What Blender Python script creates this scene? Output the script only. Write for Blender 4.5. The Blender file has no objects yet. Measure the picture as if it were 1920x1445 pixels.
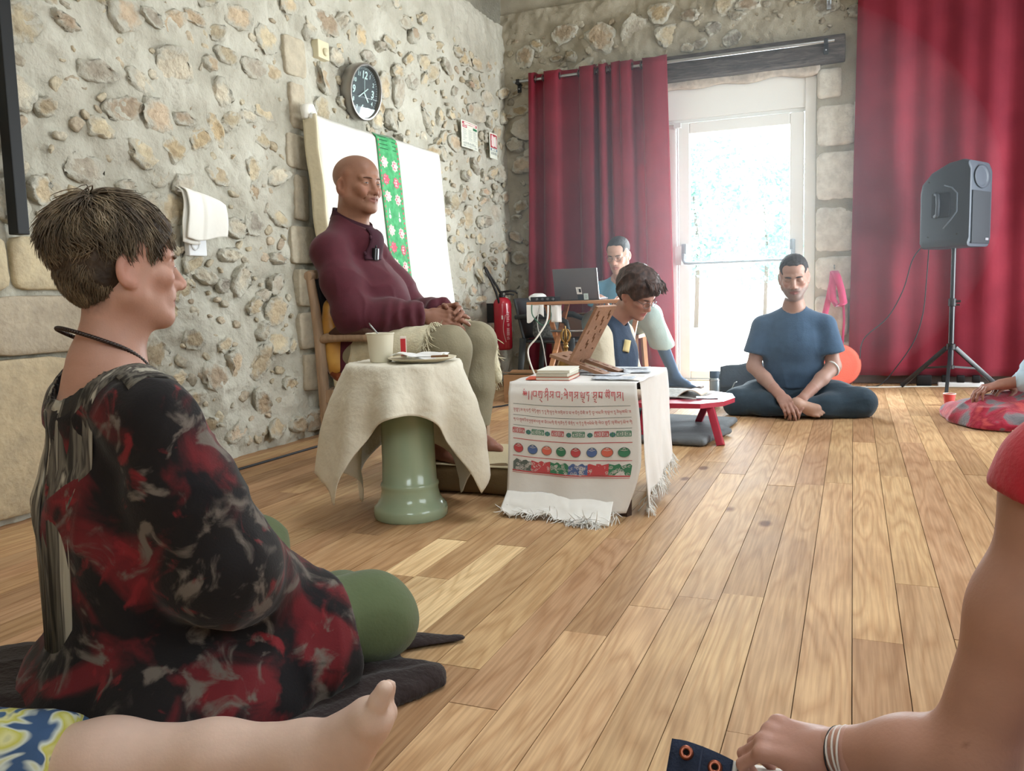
import bpy, bmesh, math, random
import numpy as np
from mathutils import Vector, Matrix, Euler
random.seed(7); rng = np.random.default_rng(7)
SC = bpy.context.scene; COL = SC.collection

# ------------------------------------------------------------------ camera
cam_d = bpy.data.cameras.new('camera'); cam = bpy.data.objects.new('camera', cam_d); COL.objects.link(cam)
cam_d.sensor_fit = 'HORIZONTAL'; cam_d.sensor_width = 36; cam_d.lens = 1566.84/1920*36
cam_d.clip_start = .02
_pi, _ya, _ro = math.radians(6.46462), math.radians(22.25276), math.radians(-1.71542)
_fw = Vector((-math.sin(_ya)*math.cos(_pi), math.cos(_ya)*math.cos(_pi), -math.sin(_pi)))
_rt = Vector((math.cos(_ya), math.sin(_ya), 0)); _up = _rt.cross(_fw)
_r2 = _rt*math.cos(_ro)+_up*math.sin(_ro); _u2 = -_rt*math.sin(_ro)+_up*math.cos(_ro)
_m = Matrix((( _r2.x,_u2.x,-_fw.x,0),(_r2.y,_u2.y,-_fw.y,0),(_r2.z,_u2.z,-_fw.z,.80),(0,0,0,1)))
cam.matrix_world = _m; SC.camera = cam

# ------------------------------------------------------------------ world, sun, window light, exposure
W = bpy.data.worlds.new('sky'); SC.world = W; W.use_nodes = True
_bg = W.node_tree.nodes['Background']; _bg.inputs[0].default_value = (.86,.95,1,1); _bg.inputs[1].default_value = 5.0
SC.view_settings.view_transform = 'Standard'; SC.view_settings.look = 'None'
SC.view_settings.gamma = 1; SC.view_settings.use_curve_mapping = False
SC.view_settings.exposure = 0.12
SC.cycles.use_denoising = True
SC.cycles.max_bounces = 6; SC.cycles.diffuse_bounces = 4; SC.cycles.glossy_bounces = 3
SC.cycles.transmission_bounces = 4; SC.cycles.transparent_max_bounces = 12
SC.cycles.sample_clamp_indirect = 6; SC.cycles.caustics_reflective = False; SC.cycles.caustics_refractive = False
def lamp(name, kind, loc, rot, power, size=None, col=(1,1,1)):
    d = bpy.data.lights.new(name, kind); o = bpy.data.objects.new(name, d); COL.objects.link(o)
    o.location = loc; o.rotation_euler = rot; d.energy = power; d.color = col
    if kind == 'AREA': d.shape = 'RECTANGLE'; d.size, d.size_y = size
    return o
sun = lamp('sun', 'SUN', (0,12,8), (math.radians(-38), math.radians(25), 0), 8.0, col=(1,.98,.95)); sun.data.angle = .01
R90 = math.pi/2
# daylight through the two tall windows of the right wall, through the rear window and through the glazed door
lamp('window_light_near', 'AREA', (2.53,1.6,1.9), (0, R90, 0), 6, (1.5,1.95), (.93,.98,1))
wf = lamp('window_light_far', 'AREA', (2.53,5.7,1.23), (0, R90, 0), 76, (2.3,1.95), (.92,.98,1)); wf.data.spread = math.radians(95)   # beam narrowed as by a deep reveal, keeps the left front darker
lamp('rear_window_light', 'AREA', (0.6,-1.53,2.6), (R90, 0, 0), 22, (1.6,1.4), (.95,.99,1))
fill_l = lamp('overhead_fill_light', 'AREA', (.1,2.9,4.22), (0,0,0), 22, (1.6,1.5), (.94,.98,1)); fill_l.data.spread = math.radians(110)  # added overhead light without a known source, brightens floor and tops
lamp('door_light', 'AREA', (-.92,7.42,1.15), (-R90, 0, 0), 135, (.9,2.1), (.84,.96,1))

# ------------------------------------------------------------------ small library
def lin(c):
    c = np.array(c[:3], float)/255
    return tuple(np.where(c<=.04045, c/12.92, ((c+.055)/1.055)**2.4))
def c4(c): return (*lin(c),1)
def hash3(ix,iy,iz,seed=0):
    h = (ix.astype(np.int64)*374761393 + iy.astype(np.int64)*668265263 + iz.astype(np.int64)*2147483647 + seed*1274126177) & 0xffffffff
    h = ((h ^ (h>>13))*1274126177) & 0xffffffff
    return ((h ^ (h>>16)) & 0xffff)/65535.0
def noise(P, seed=0):
    P = np.asarray(P, float); I = np.floor(P); f = P-I; I = I.astype(np.int64); u = f*f*(3-2*f); r = 0
    for a in (0,1):
        for b in (0,1):
            for c in (0,1):
                w = (u[...,0] if a else 1-u[...,0])*(u[...,1] if b else 1-u[...,1])*(u[...,2] if c else 1-u[...,2])
                r = r + w*hash3(I[...,0]+a, I[...,1]+b, I[...,2]+c, seed)
    return r*2-1
def fbm(P, n=4, seed=0):
    P = np.asarray(P, float); r = 0; a = 1; s = 0
    for i in range(n): r = r + a*noise(P*2**i + 17.3*i, seed+i); s += a; a *= .5
    return r/s
def tag(o, label=None, cat=None, group=None, kind=None):
    if label: o['label'] = label
    if cat: o['category'] = cat
    if group: o['group'] = group
    if kind: o['kind'] = kind
    return o
def thing(name, label, cat, loc=(0,0,0), group=None, kind=None):
    o = bpy.data.objects.new(name, None); COL.objects.link(o); o.location = loc; o.empty_display_size = .1
    return tag(o, label, cat, group, kind)
def link(name, me, mat=None, parent=None, smooth=False, label=None, kind=None):
    o = bpy.data.objects.new(name, me); COL.objects.link(o)
    for m in (mat if isinstance(mat,(list,tuple)) else [mat] if mat else []): me.materials.append(m)
    if smooth: me.polygons.foreach_set('use_smooth', [True]*len(me.polygons))
    if parent is not None:
        o.parent = parent; p = parent; off = Vector((0,0,0))
        while p is not None: off += p.location; p = p.parent
        o.matrix_parent_inverse = Matrix.Translation(-off)
    if label: o['label'] = label
    if kind: o['kind'] = kind
    return o
def mesh_np(name, V, F, col=None):
    me = bpy.data.meshes.new(name); V = np.asarray(V, np.float32)
    if isinstance(F, np.ndarray):
        n = len(F); k = F.shape[1]
        me.vertices.add(len(V)); me.vertices.foreach_set('co', V.ravel())
        me.loops.add(n*k); me.loops.foreach_set('vertex_index', F.astype(np.int32).ravel())
        me.polygons.add(n); me.polygons.foreach_set('loop_start', np.arange(n, dtype=np.int32)*k)
        me.update(calc_edges=True); me.validate()
    else:
        me.from_pydata([tuple(map(float,v)) for v in V], [], [tuple(f) for f in F]); me.update()
    if col is not None:
        a = me.color_attributes.new('Col', 'FLOAT_COLOR', 'POINT')
        c = np.ones((len(V),4), np.float32); c[:,:3] = col; a.data.foreach_set('color', c.ravel())
    return me
class MB:
    """collects boxes, tubes, lathes ... and links them as one mesh object"""
    def __init__(s): s.V = []; s.F = []; s.n = 0
    def add(s, V, F):
        V = [tuple(v) for v in V]; s.V += V; s.F += [tuple(i+s.n for i in f) for f in F]; s.n += len(V); return s
    def box(s, c, d, rot=None, bev=0):
        x,y,z = (d[0]/2,d[1]/2,d[2]/2); b = min(bev, x*.9, y*.9, z*.9)
        if b <= 0:
            V = [(sx*x,sy*y,sz*z) for sx in (-1,1) for sy in (-1,1) for sz in (-1,1)]
            F = [(0,1,3,2),(4,6,7,5),(0,4,5,1),(2,3,7,6),(0,2,6,4),(1,5,7,3)]
        else:
            bm = bmesh.new(); bmesh.ops.create_cube(bm, size=1)
            for v in bm.verts: v.co = Vector((v.co.x*2*x, v.co.y*2*y, v.co.z*2*z))
            bmesh.ops.bevel(bm, geom=bm.edges[:], offset=b, segments=2, profile=.6, affect='EDGES')
            V = [v.co[:] for v in bm.verts]; bm.verts.index_update(); F = [[v.index for v in f.verts] for f in bm.faces]; bm.free()
        M = Matrix(rot.tolist()) if isinstance(rot, np.ndarray) else Euler(rot).to_matrix() if rot is not None and not isinstance(rot, Matrix) else rot
        out = []
        for v in V:
            q = Vector(v); q = M @ q if M is not None else q; out.append((q.x+c[0],q.y+c[1],q.z+c[2]))
        return s.add(out, F)
    def bar(s, a, b, w, h, up=(0,0,1), bev=0):
        a, b = Vector(a), Vector(b); z = (b-a); L = z.length; z.normalize(); x = Vector(up).cross(z)
        if x.length < 1e-4: x = Vector((1,0,0))
        x.normalize(); y = z.cross(x); M = Matrix((x,y,z)).transposed()
        return s.box((a+b)/2, (w,h,L), M, bev)
    def tube(s, pts, r, n=8, cap=True, closed=False):
        P = [Vector(p) for p in pts]; m = len(P); rr = r if hasattr(r,'__len__') else [r]*m
        V = []; F = []; prev = None
        for i,p in enumerate(P):
            if closed: t = P[(i+1)%m]-P[i-1]
            else: t = P[min(i+1,m-1)]-P[max(i-1,0)]
            t.normalize()
            if prev is None:
                x = t.cross(Vector((0,0,1)));
                if x.length < .05: x = t.cross(Vector((1,0,0)))
            else: x = prev - t*prev.dot(t)
            x.normalize(); prev = x; y = t.cross(x)
            for k in range(n):
                a = 2*math.pi*k/n; V.append(p + (x*math.cos(a)+y*math.sin(a))*rr[i])
        for i in range(m if closed else m-1):
            j = (i+1)%m
            for k in range(n): F.append((i*n+k, i*n+(k+1)%n, j*n+(k+1)%n, j*n+k))
        if cap and not closed: F.append(tuple(range(n-1,-1,-1))); F.append(tuple((m-1)*n+k for k in range(n)))
        return s.add(V, F)
    def lathe(s, prof, c=(0,0,0), n=32, cap=True, M=None):
        V = []; F = []
        for r,z in prof:
            for k in range(n):
                a = 2*math.pi*k/n; q = Vector((r*math.cos(a), r*math.sin(a), z)); q = (M.to_3x3() @ q) if M is not None else q
                V.append((q.x+c[0],q.y+c[1],q.z+c[2]))
        for i in range(len(prof)-1):
            for k in range(n): F.append((i*n+k, i*n+(k+1)%n, (i+1)*n+(k+1)%n, (i+1)*n+k))
        if cap: F.append(tuple(range(n-1,-1,-1))); F.append(tuple((len(prof)-1)*n+k for k in range(n)))
        return s.add(V, F)
    def grid(s, fn, nu, nv, thick=0):
        """fn(u,v)->point on [0,1]^2; thick gives the sheet two sides"""
        P = np.array([[fn(i/nu, j/nv) for j in range(nv+1)] for i in range(nu+1)], float)
        return s.gridP(P, thick)
    def gridP(s, P, thick=0):
        nu, nv = P.shape[0]-1, P.shape[1]-1
        idx = lambda i,j: i*(nv+1)+j
        F = [(idx(i,j),idx(i+1,j),idx(i+1,j+1),idx(i,j+1)) for i in range(nu) for j in range(nv)]
        V = P.reshape(-1,3)
        if thick:
            du = np.gradient(P, axis=0); dv = np.gradient(P, axis=1); N = np.cross(du,dv); N /= np.linalg.norm(N,axis=2,keepdims=True)+1e-9
            V2 = (P - N*thick).reshape(-1,3); n = len(V)
            F2 = [tuple(i+n for i in f[::-1]) for f in F]
            ring = [idx(i,0) for i in range(nu+1)]+[idx(nu,j) for j in range(1,nv+1)]+[idx(i,nv) for i in range(nu-1,-1,-1)]+[idx(0,j) for j in range(nv-1,0,-1)]
            E = [(ring[k], ring[k-1], ring[k-1]+n, ring[k]+n) for k in range(len(ring))]
            V = np.vstack([V,V2]); F = F+F2+E
        return s.add(V.tolist(), F)
    def build(s, name, mat, parent=None, smooth=False, label=None, kind=None, auto=None):
        me = bpy.data.meshes.new(name); me.from_pydata(s.V, [], s.F); me.update()
        bm = bmesh.new(); bm.from_mesh(me)
        if len(s.F) < 60000: bmesh.ops.recalc_face_normals(bm, faces=bm.faces)
        bm.to_mesh(me); bm.free()
        o = link(name, me, mat, parent, smooth or auto is not None, label, kind)
        if auto is not None:
            sharp = math.radians(auto); bm = bmesh.new(); bm.from_mesh(me)
            for e in bm.edges: e.smooth = not (len(e.link_faces)==2 and e.calc_face_angle(0) > sharp)
            bm.to_mesh(me); bm.free()
        return o
# ------------------------------------------------------------------ materials
MATS = {}
def mat(name, col=(128,128,128), rough=.7, var=0., vs=8, bump=0., bs=60, spec=.3, metal=0., sheen=0., stretch=(1,1,1), attr=False, col2=None, trans=0., rand=0., coat=0., sss=0., coord='Object'):
    if name in MATS: return MATS[name]
    m = bpy.data.materials.new(name); m.use_nodes = True; nt = m.node_tree; N = nt.nodes; L = nt.links
    b = N['Principled BSDF']; b.inputs['Roughness'].default_value = rough; b.inputs['Metallic'].default_value = metal
    b.inputs['Specular IOR Level'].default_value = spec
    if sheen: b.inputs['Sheen Weight'].default_value = sheen
    if coat: b.inputs['Coat Weight'].default_value = coat; b.inputs['Coat Roughness'].default_value = .1
    if sss: b.inputs['Subsurface Weight'].default_value = sss; b.inputs['Subsurface Radius'].default_value = (.01,.004,.002)
    if trans: b.inputs['Transmission Weight'].default_value = trans
    tc = N.new('ShaderNodeTexCoord'); mp = N.new('ShaderNodeMapping'); mp.inputs['Scale'].default_value = stretch
    L.new(tc.outputs[coord], mp.inputs[0])
    src = None
    if attr:
        a = N.new('ShaderNodeVertexColor'); a.layer_name = 'Col'; src = a.outputs[0]
    if var:
        nz = N.new('ShaderNodeTexNoise'); nz.inputs['Scale'].default_value = vs; nz.inputs['Detail'].default_value = 5; L.new(mp.outputs[0], nz.inputs['Vector'])
        mx = N.new('ShaderNodeMix'); mx.data_type = 'RGBA'
        if src is not None or col2 is None:
            mx.blend_type = 'MULTIPLY'; mx.inputs[0].default_value = 1
            rp = N.new('ShaderNodeValToRGB'); lo = max(0,1-var); rp.color_ramp.elements[0].color = (lo,lo,lo,1); rp.color_ramp.elements[0].position=.3
            rp.color_ramp.elements[1].color = (1+var*.4,)*3+(1,); rp.color_ramp.elements[1].position=.7
            L.new(nz.outputs[0], rp.inputs[0]); L.new(rp.outputs[0], mx.inputs[7])
            if src is not None: L.new(src, mx.inputs[6])
            else: mx.inputs[6].default_value = c4(col)
        else:
            rp = N.new('ShaderNodeValToRGB'); rp.color_ramp.elements[0].position=.5-var/2; rp.color_ramp.elements[1].position=.5+var/2
            L.new(nz.outputs[0], rp.inputs[0]); L.new(rp.outputs[0], mx.inputs[0]); mx.inputs[6].default_value = c4(col); mx.inputs[7].default_value = c4(col2)
        src = mx.outputs[2]
    if rand:
        oi = N.new('ShaderNodeObjectInfo'); mr = N.new('ShaderNodeMapRange'); mr.inputs[3].default_value = 1-rand; mr.inputs[4].default_value = 1+rand
        L.new(oi.outputs['Random'], mr.inputs[0]); mx = N.new('ShaderNodeMix'); mx.data_type='RGBA'; mx.blend_type='MULTIPLY'; mx.inputs[0].default_value=1
        if src is not None: L.new(src, mx.inputs[6])
        else: mx.inputs[6].default_value = c4(col)
        L.new(mr.outputs[0], mx.inputs[7]); src = mx.outputs[2]
    if src is not None: L.new(src, b.inputs['Base Color'])
    else: b.inputs['Base Color'].default_value = c4(col)
    if bump:
        n2 = N.new('ShaderNodeTexNoise'); n2.inputs['Scale'].default_value = bs; n2.inputs['Detail'].default_value = 4; L.new(mp.outputs[0], n2.inputs['Vector'])
        bp = N.new('ShaderNodeBump'); bp.inputs['Strength'].default_value = bump; bp.inputs['Distance'].default_value = .01
        L.new(n2.outputs[0], bp.inputs['Height']); L.new(bp.outputs[0], b.inputs['Normal'])
    MATS[name] = m; return m
def ramp_mat(name, stops, scale=4, rough=.8, detail=6, distort=0., stretch=(1,1,1), bump=0., bs=80, spec=.25, rand_off=False, sheen=0., coord='Object'):
    """noise driven colour ramp; stops = [(pos, srgb)]"""
    if name in MATS: return MATS[name]
    m = bpy.data.materials.new(name); m.use_nodes = True; nt = m.node_tree; N = nt.nodes; L = nt.links; b = N['Principled BSDF']
    b.inputs['Roughness'].default_value = rough; b.inputs['Specular IOR Level'].default_value = spec
    if sheen: b.inputs['Sheen Weight'].default_value = sheen
    tc = N.new('ShaderNodeTexCoord'); mp = N.new('ShaderNodeMapping'); mp.inputs['Scale'].default_value = stretch; L.new(tc.outputs[coord], mp.inputs[0]); vec = mp.outputs[0]
    if rand_off:
        oi = N.new('ShaderNodeObjectInfo'); ad = N.new('ShaderNodeVectorMath'); ad.operation='MULTIPLY_ADD'
        cb = N.new('ShaderNodeCombineXYZ'); [L.new(oi.outputs['Random'], cb.inputs[i]) for i in range(3)]
        ad.inputs[1].default_value = (37,53,71); L.new(cb.outputs[0], ad.inputs[0]); L.new(vec, ad.inputs[2]); vec = ad.outputs[0]
    nz = N.new('ShaderNodeTexNoise'); nz.inputs['Scale'].default_value = scale; nz.inputs['Detail'].default_value = detail; nz.inputs['Distortion'].default_value = distort
    L.new(vec, nz.inputs['Vector']); rp = N.new('ShaderNodeValToRGB'); cr = rp.color_ramp
    while len(cr.elements) < len(stops): cr.elements.new(.5)
    for e,(p,c) in zip(cr.elements, stops): e.position = p; e.color = c4(c)
    L.new(nz.outputs[0], rp.inputs[0]); L.new(rp.outputs[0], b.inputs['Base Color'])
    if bump:
        n2 = N.new('ShaderNodeTexNoise'); n2.inputs['Scale'].default_value = bs; n2.inputs['Detail'].default_value = 5; L.new(vec, n2.inputs['Vector'])
        bp = N.new('ShaderNodeBump'); bp.inputs['Strength'].default_value = bump; bp.inputs['Distance'].default_value = .01
        L.new(n2.outputs[0], bp.inputs['Height']); L.new(bp.outputs[0], b.inputs['Normal'])
    MATS[name] = m; return m
# ------------------------------------------------------------------ the room: floor of planks, rubble walls, ceiling
XL, XR, YB, YF, ZC = -2.88, 2.5, 7.08, -1.5, 4.2
def plank_material():
    m = bpy.data.materials.new('pine_plank'); m.use_nodes = True; nt = m.node_tree; N = nt.nodes; L = nt.links; b = N['Principled BSDF']
    geo = N.new('ShaderNodeNewGeometry'); oi = N.new('ShaderNodeObjectInfo')
    cb = N.new('ShaderNodeCombineXYZ'); [L.new(oi.outputs['Random'], cb.inputs[i]) for i in range(3)]
    ad = N.new('ShaderNodeVectorMath'); ad.operation='MULTIPLY_ADD'; ad.inputs[1].default_value=(31,57,83); L.new(cb.outputs[0],ad.inputs[0]); L.new(geo.outputs['Position'],ad.inputs[2])
    mp = N.new('ShaderNodeMapping'); mp.inputs['Scale'].default_value=(1,.11,1); L.new(ad.outputs[0],mp.inputs[0])
    # growth rings: a distorted banded field stretched along the board
    nz = N.new('ShaderNodeTexNoise'); nz.inputs['Scale'].default_value=7; nz.inputs['Detail'].default_value=2; L.new(mp.outputs[0],nz.inputs['Vector'])
    mu = N.new('ShaderNodeMath'); mu.operation='MULTIPLY'; mu.inputs[1].default_value=13; L.new(nz.outputs[0],mu.inputs[0])
    fr = N.new('ShaderNodeMath'); fr.operation='PINGPONG'; fr.inputs[1].default_value=.5; L.new(mu.outputs[0],fr.inputs[0])
    r1 = N.new('ShaderNodeValToRGB'); r1.color_ramp.elements[0].color=(.82,.76,.71,1); r1.color_ramp.elements[0].position=0; r1.color_ramp.elements[1].color=(1,1,1,1); r1.color_ramp.elements[1].position=.32
    d2 = N.new('ShaderNodeMath'); d2.operation='MULTIPLY'; d2.inputs[1].default_value=1.0; L.new(fr.outputs[0],d2.inputs[0]); L.new(d2.outputs[0],r1.inputs[0])
    # fine fibre
    mp2 = N.new('ShaderNodeMapping'); mp2.inputs['Scale'].default_value=(1,.03,1); L.new(ad.outputs[0],mp2.inputs[0])
    n2 = N.new('ShaderNodeTexNoise'); n2.inputs['Scale'].default_value=160; n2.inputs['Detail'].default_value=3; L.new(mp2.outputs[0],n2.inputs['Vector'])
    r2 = N.new('ShaderNodeValToRGB'); r2.color_ramp.elements[0].color=(.82,.8,.78,1); r2.color_ramp.elements[0].position=.35; r2.color_ramp.elements[1].color=(1.06,1.06,1.06,1); r2.color_ramp.elements[1].position=.65; L.new(n2.outputs[0],r2.inputs[0])
    # worn, dirty patches
    n3 = N.new('ShaderNodeTexNoise'); n3.inputs['Scale'].default_value=2.2; n3.inputs['Detail'].default_value=5; L.new(geo.outputs['Position'],n3.inputs['Vector'])
    r3 = N.new('ShaderNodeValToRGB'); r3.color_ramp.elements[0].color=(.84,.8,.78,1); r3.color_ramp.elements[0].position=.38; r3.color_ramp.elements[1].color=(1,1,1,1); r3.color_ramp.elements[1].position=.6; L.new(n3.outputs[0],r3.inputs[0])
    # knots
    mp4 = N.new('ShaderNodeMapping'); mp4.inputs['Scale'].default_value=(1,.55,1); L.new(ad.outputs[0],mp4.inputs[0])
    vo = N.new('ShaderNodeTexVoronoi'); vo.inputs['Scale'].default_value=3.3; L.new(mp4.outputs[0],vo.inputs['Vector'])
    r4 = N.new('ShaderNodeValToRGB'); r4.color_ramp.elements[0].color=(.36,.22,.14,1); r4.color_ramp.elements[0].position=.05; r4.color_ramp.elements[1].color=(1,1,1,1); r4.color_ramp.elements[1].position=.095; L.new(vo.outputs['Distance'],r4.inputs[0])
    last = oi.outputs['Color']
    for r in (r1,r2,r3,r4):
        mx = N.new('ShaderNodeMix'); mx.data_type='RGBA'; mx.blend_type='MULTIPLY'; mx.inputs[0].default_value=1; L.new(last,mx.inputs[6]); L.new(r.outputs[0],mx.inputs[7]); last = mx.outputs[2]
    L.new(last,b.inputs['Base Color']); b.inputs['Roughness'].default_value=.36; b.inputs['Specular IOR Level'].default_value=.11
    rr = N.new('ShaderNodeMapRange'); rr.inputs[3].default_value=.5; rr.inputs[4].default_value=.7; L.new(n3.outputs[0],rr.inputs[0]); L.new(rr.outputs[0],b.inputs['Roughness'])
    bp = N.new('ShaderNodeBump'); bp.inputs['Strength'].default_value=.12; bp.inputs['Distance'].default_value=.004; L.new(n2.outputs[0],bp.inputs['Height']); L.new(bp.outputs[0],b.inputs['Normal'])
    return m
PINE = plank_material()
fl = MB(); fl.box(((XL+XR)/2,(YB+YF)/2,-.06),(XR-XL+.6,YB-YF+.6,.06))
floor = tag(fl.build('floor', mat('floor_gap',(46,32,24),.9)), kind='structure')
PX, PITCH = -.2, .105
pm = MB(); pm.box((0,0,0),(1,1,1)); plank_me = None
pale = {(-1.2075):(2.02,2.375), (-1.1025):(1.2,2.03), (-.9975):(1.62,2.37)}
special = []
def add_plank(xc, y0, y1, col):
    global plank_me
    if plank_me is None:
        o = pm.build('plank', PINE, floor); plank_me = o.data
    else:
        o = bpy.data.objects.new('plank', plank_me); COL.objects.link(o); o.parent = floor
    o.location = (xc, (y0+y1)/2, -.0225+random.uniform(-.0006,.0006)); o.scale = (PITCH-.0018, y1-y0-.002, .045)
    o.color = (*lin(col),1)
    return o
i0 = math.floor((XL-PX)/PITCH)-1; i1 = math.ceil((XR-PX)/PITCH)
tones = [(198,164,124),(188,152,114),(206,172,130),(196,161,123),(180,144,110),(203,168,130),(192,155,121)]
for i in range(i0, i1):
    xc = PX + (i+.5)*PITCH; y = YF-.05 - random.uniform(0,1.2)
    pk = [v for k,v in pale.items() if abs(k-xc)<.03]
    cuts = [YF-.1]
    while cuts[-1] < YB+.1: cuts.append(cuts[-1]+random.uniform(1.1,2.9))
    cuts[-1] = YB+.1
    if len(cuts)>2 and cuts[-1]-cuts[-2] < .3: cuts.pop(-2)
    if pk:
        a,b = pk[0]; cuts = sorted([c for c in cuts if c < a-.3 or c > b+.3]+[a,b])
    for a,b in zip(cuts[:-1], cuts[1:]):
        c = random.choice(tones)
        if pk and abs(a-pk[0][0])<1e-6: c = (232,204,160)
        k = random.uniform(.93,1.05); c = tuple(v*k for v in c); add_plank(xc, a, b, c)

# ---- rubble masonry
MORTAR = ramp_mat('lime_mortar', [(.3,(166,162,148)),(.5,(183,180,167)),(.7,(198,196,184))], 3.5, .95, 8, bump=.8, bs=55, spec=.15)
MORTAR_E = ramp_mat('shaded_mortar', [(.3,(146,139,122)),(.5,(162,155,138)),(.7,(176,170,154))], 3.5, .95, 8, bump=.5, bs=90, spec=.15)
def stone_material(smear=True):
    m = bpy.data.materials.new('rubble_stone'); m.use_nodes = True; nt = m.node_tree; N = nt.nodes; L = nt.links; b = N['Principled BSDF']
    tc = N.new('ShaderNodeTexCoord'); oi = N.new('ShaderNodeObjectInfo')
    geo = N.new('ShaderNodeNewGeometry')
    n1 = N.new('ShaderNodeTexNoise'); n1.inputs['Scale'].default_value=14; n1.inputs['Detail'].default_value=7; n1.inputs['Roughness'].default_value=.65; L.new(geo.outputs['Position'],n1.inputs['Vector'])
    rp = N.new('ShaderNodeValToRGB'); rp.color_ramp.elements[0].position=.3; rp.color_ramp.elements[0].color=(.68,.64,.60,1); rp.color_ramp.elements[1].position=.62; rp.color_ramp.elements[1].color=(1.08,1.06,1.02,1); L.new(n1.outputs[0],rp.inputs[0])
    mx = N.new('ShaderNodeMix'); mx.data_type='RGBA'; mx.blend_type='MULTIPLY'; mx.inputs[0].default_value=1; L.new(oi.outputs['Color'],mx.inputs[6]); L.new(rp.outputs[0],mx.inputs[7])
    # mortar smeared over the stone's rim and hollows
    n3 = N.new('ShaderNodeTexNoise'); n3.inputs['Scale'].default_value=22; n3.inputs['Detail'].default_value=4; L.new(geo.outputs['Position'],n3.inputs['Vector'])
    r3 = N.new('ShaderNodeValToRGB'); r3.color_ramp.elements[0].position=.50; r3.color_ramp.elements[1].position=.62; L.new(n3.outputs[0],r3.inputs[0])
    sp = N.new('ShaderNodeVectorMath'); sp.operation='MULTIPLY'; sp.inputs[1].default_value=(1,1,0); L.new(tc.outputs['Object'],sp.inputs[0]); ln = N.new('ShaderNodeVectorMath'); ln.operation='LENGTH'; L.new(sp.outputs[0],ln.inputs[0])
    ma = N.new('ShaderNodeMath'); ma.operation='MULTIPLY_ADD'; ma.inputs[1].default_value=1.5; L.new(n3.outputs[0],ma.inputs[0]); L.new(ln.outputs['Value'],ma.inputs[2])
    r5 = N.new('ShaderNodeValToRGB'); r5.color_ramp.elements[0].position=.46; r5.color_ramp.elements[1].position=.62; dv = N.new('ShaderNodeMath'); dv.operation='MULTIPLY'; dv.inputs[1].default_value=.36; L.new(ma.outputs[0],dv.inputs[0]); L.new(dv.outputs[0],r5.inputs[0])
    m2 = N.new('ShaderNodeMix'); m2.data_type='RGBA'; (L.new(r5.outputs[0],m2.inputs[0]) if smear else setattr(m2.inputs[0],'default_value',.35)); L.new(mx.outputs[2],m2.inputs[6]); m2.inputs[7].default_value=c4((183,180,167))
    L.new(m2.outputs[2],b.inputs['Base Color']); b.inputs['Roughness'].default_value=.9; b.inputs['Specular IOR Level'].default_value=.2
    n2 = N.new('ShaderNodeTexNoise'); n2.inputs['Scale'].default_value=42; n2.inputs['Detail'].default_value=7; L.new(geo.outputs['Position'],n2.inputs['Vector'])
    bp = N.new('ShaderNodeBump'); bp.inputs['Strength'].default_value=.9 if smear else .45; bp.inputs['Distance'].default_value=.018; L.new(n2.outputs[0],bp.inputs['Height']); L.new(bp.outputs[0],b.inputs['Normal'])
    return m
STONE = stone_material(); ASHLAR = stone_material(False)
def lump(seed, sub=3, rough=.78):
    bm = bmesh.new(); bmesh.ops.create_icosphere(bm, subdivisions=sub, radius=1)
    V = np.array([v.co[:] for v in bm.verts]); d = V/np.linalg.norm(V,axis=1,keepdims=True)
    r = 1 + rough*fbm(d*1.3+seed*9.1, 4, seed); Q = d*r[:,None]
    # squared-off, chipped outline
    Q[:,:2] = np.sign(Q[:,:2])*np.abs(Q[:,:2])**.8
    Q[:,2] = np.clip(Q[:,2], -1, .45+.35*fbm(d*3+seed, 4, seed+3)); Q[:,2] += .30*fbm(d*4.5+seed,3,seed+1); Q[:,:2] *= 1+.12*fbm(d*7+seed,2,seed+6)[:,None]
    for v,q in zip(bm.verts,Q): v.co = q
    me = bpy.data.meshes.new('stone'); bm.to_mesh(me); bm.free(); me.materials.append(STONE); me.polygons.foreach_set('use_smooth',[True]*len(me.polygons))
    return me
LUMPS = [lump(s, 3) for s in range(18)]
SMALL = [np.array([v.co[:] for v in lump(40+s,2).vertices]) for s in range(8)]
_bm = bmesh.new(); bmesh.ops.create_icosphere(_bm, subdivisions=2, radius=1); SMALL_F = [[v.index for v in f.verts] for f in _bm.faces]; _bm.free()
stone_tones = [(200,184,152)]*6+[(194,174,142)]*5+[(188,164,136)]*3+[(182,158,134)]*2+[(208,200,182)]*4+[(172,164,152)]*3+[(182,150,126)]+[(198,172,130)]*2+[(158,152,144)]
stone_tones = [tuple(.6*x+.4*y for x,y in zip(c,(184,180,166))) for c in stone_tones]
def wall_basis(side):
    # local u along the wall, v up, n out of the wall into the room
    if side == 'left': return Vector((0,1,0)), Vector((0,0,1)), Vector((1,0,0)), lambda u,v: Vector((XL,u,v))
    return Vector((1,0,0)), Vector((0,0,1)), Vector((0,-1,0)), lambda u,v: Vector((u,YB,v))
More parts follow.
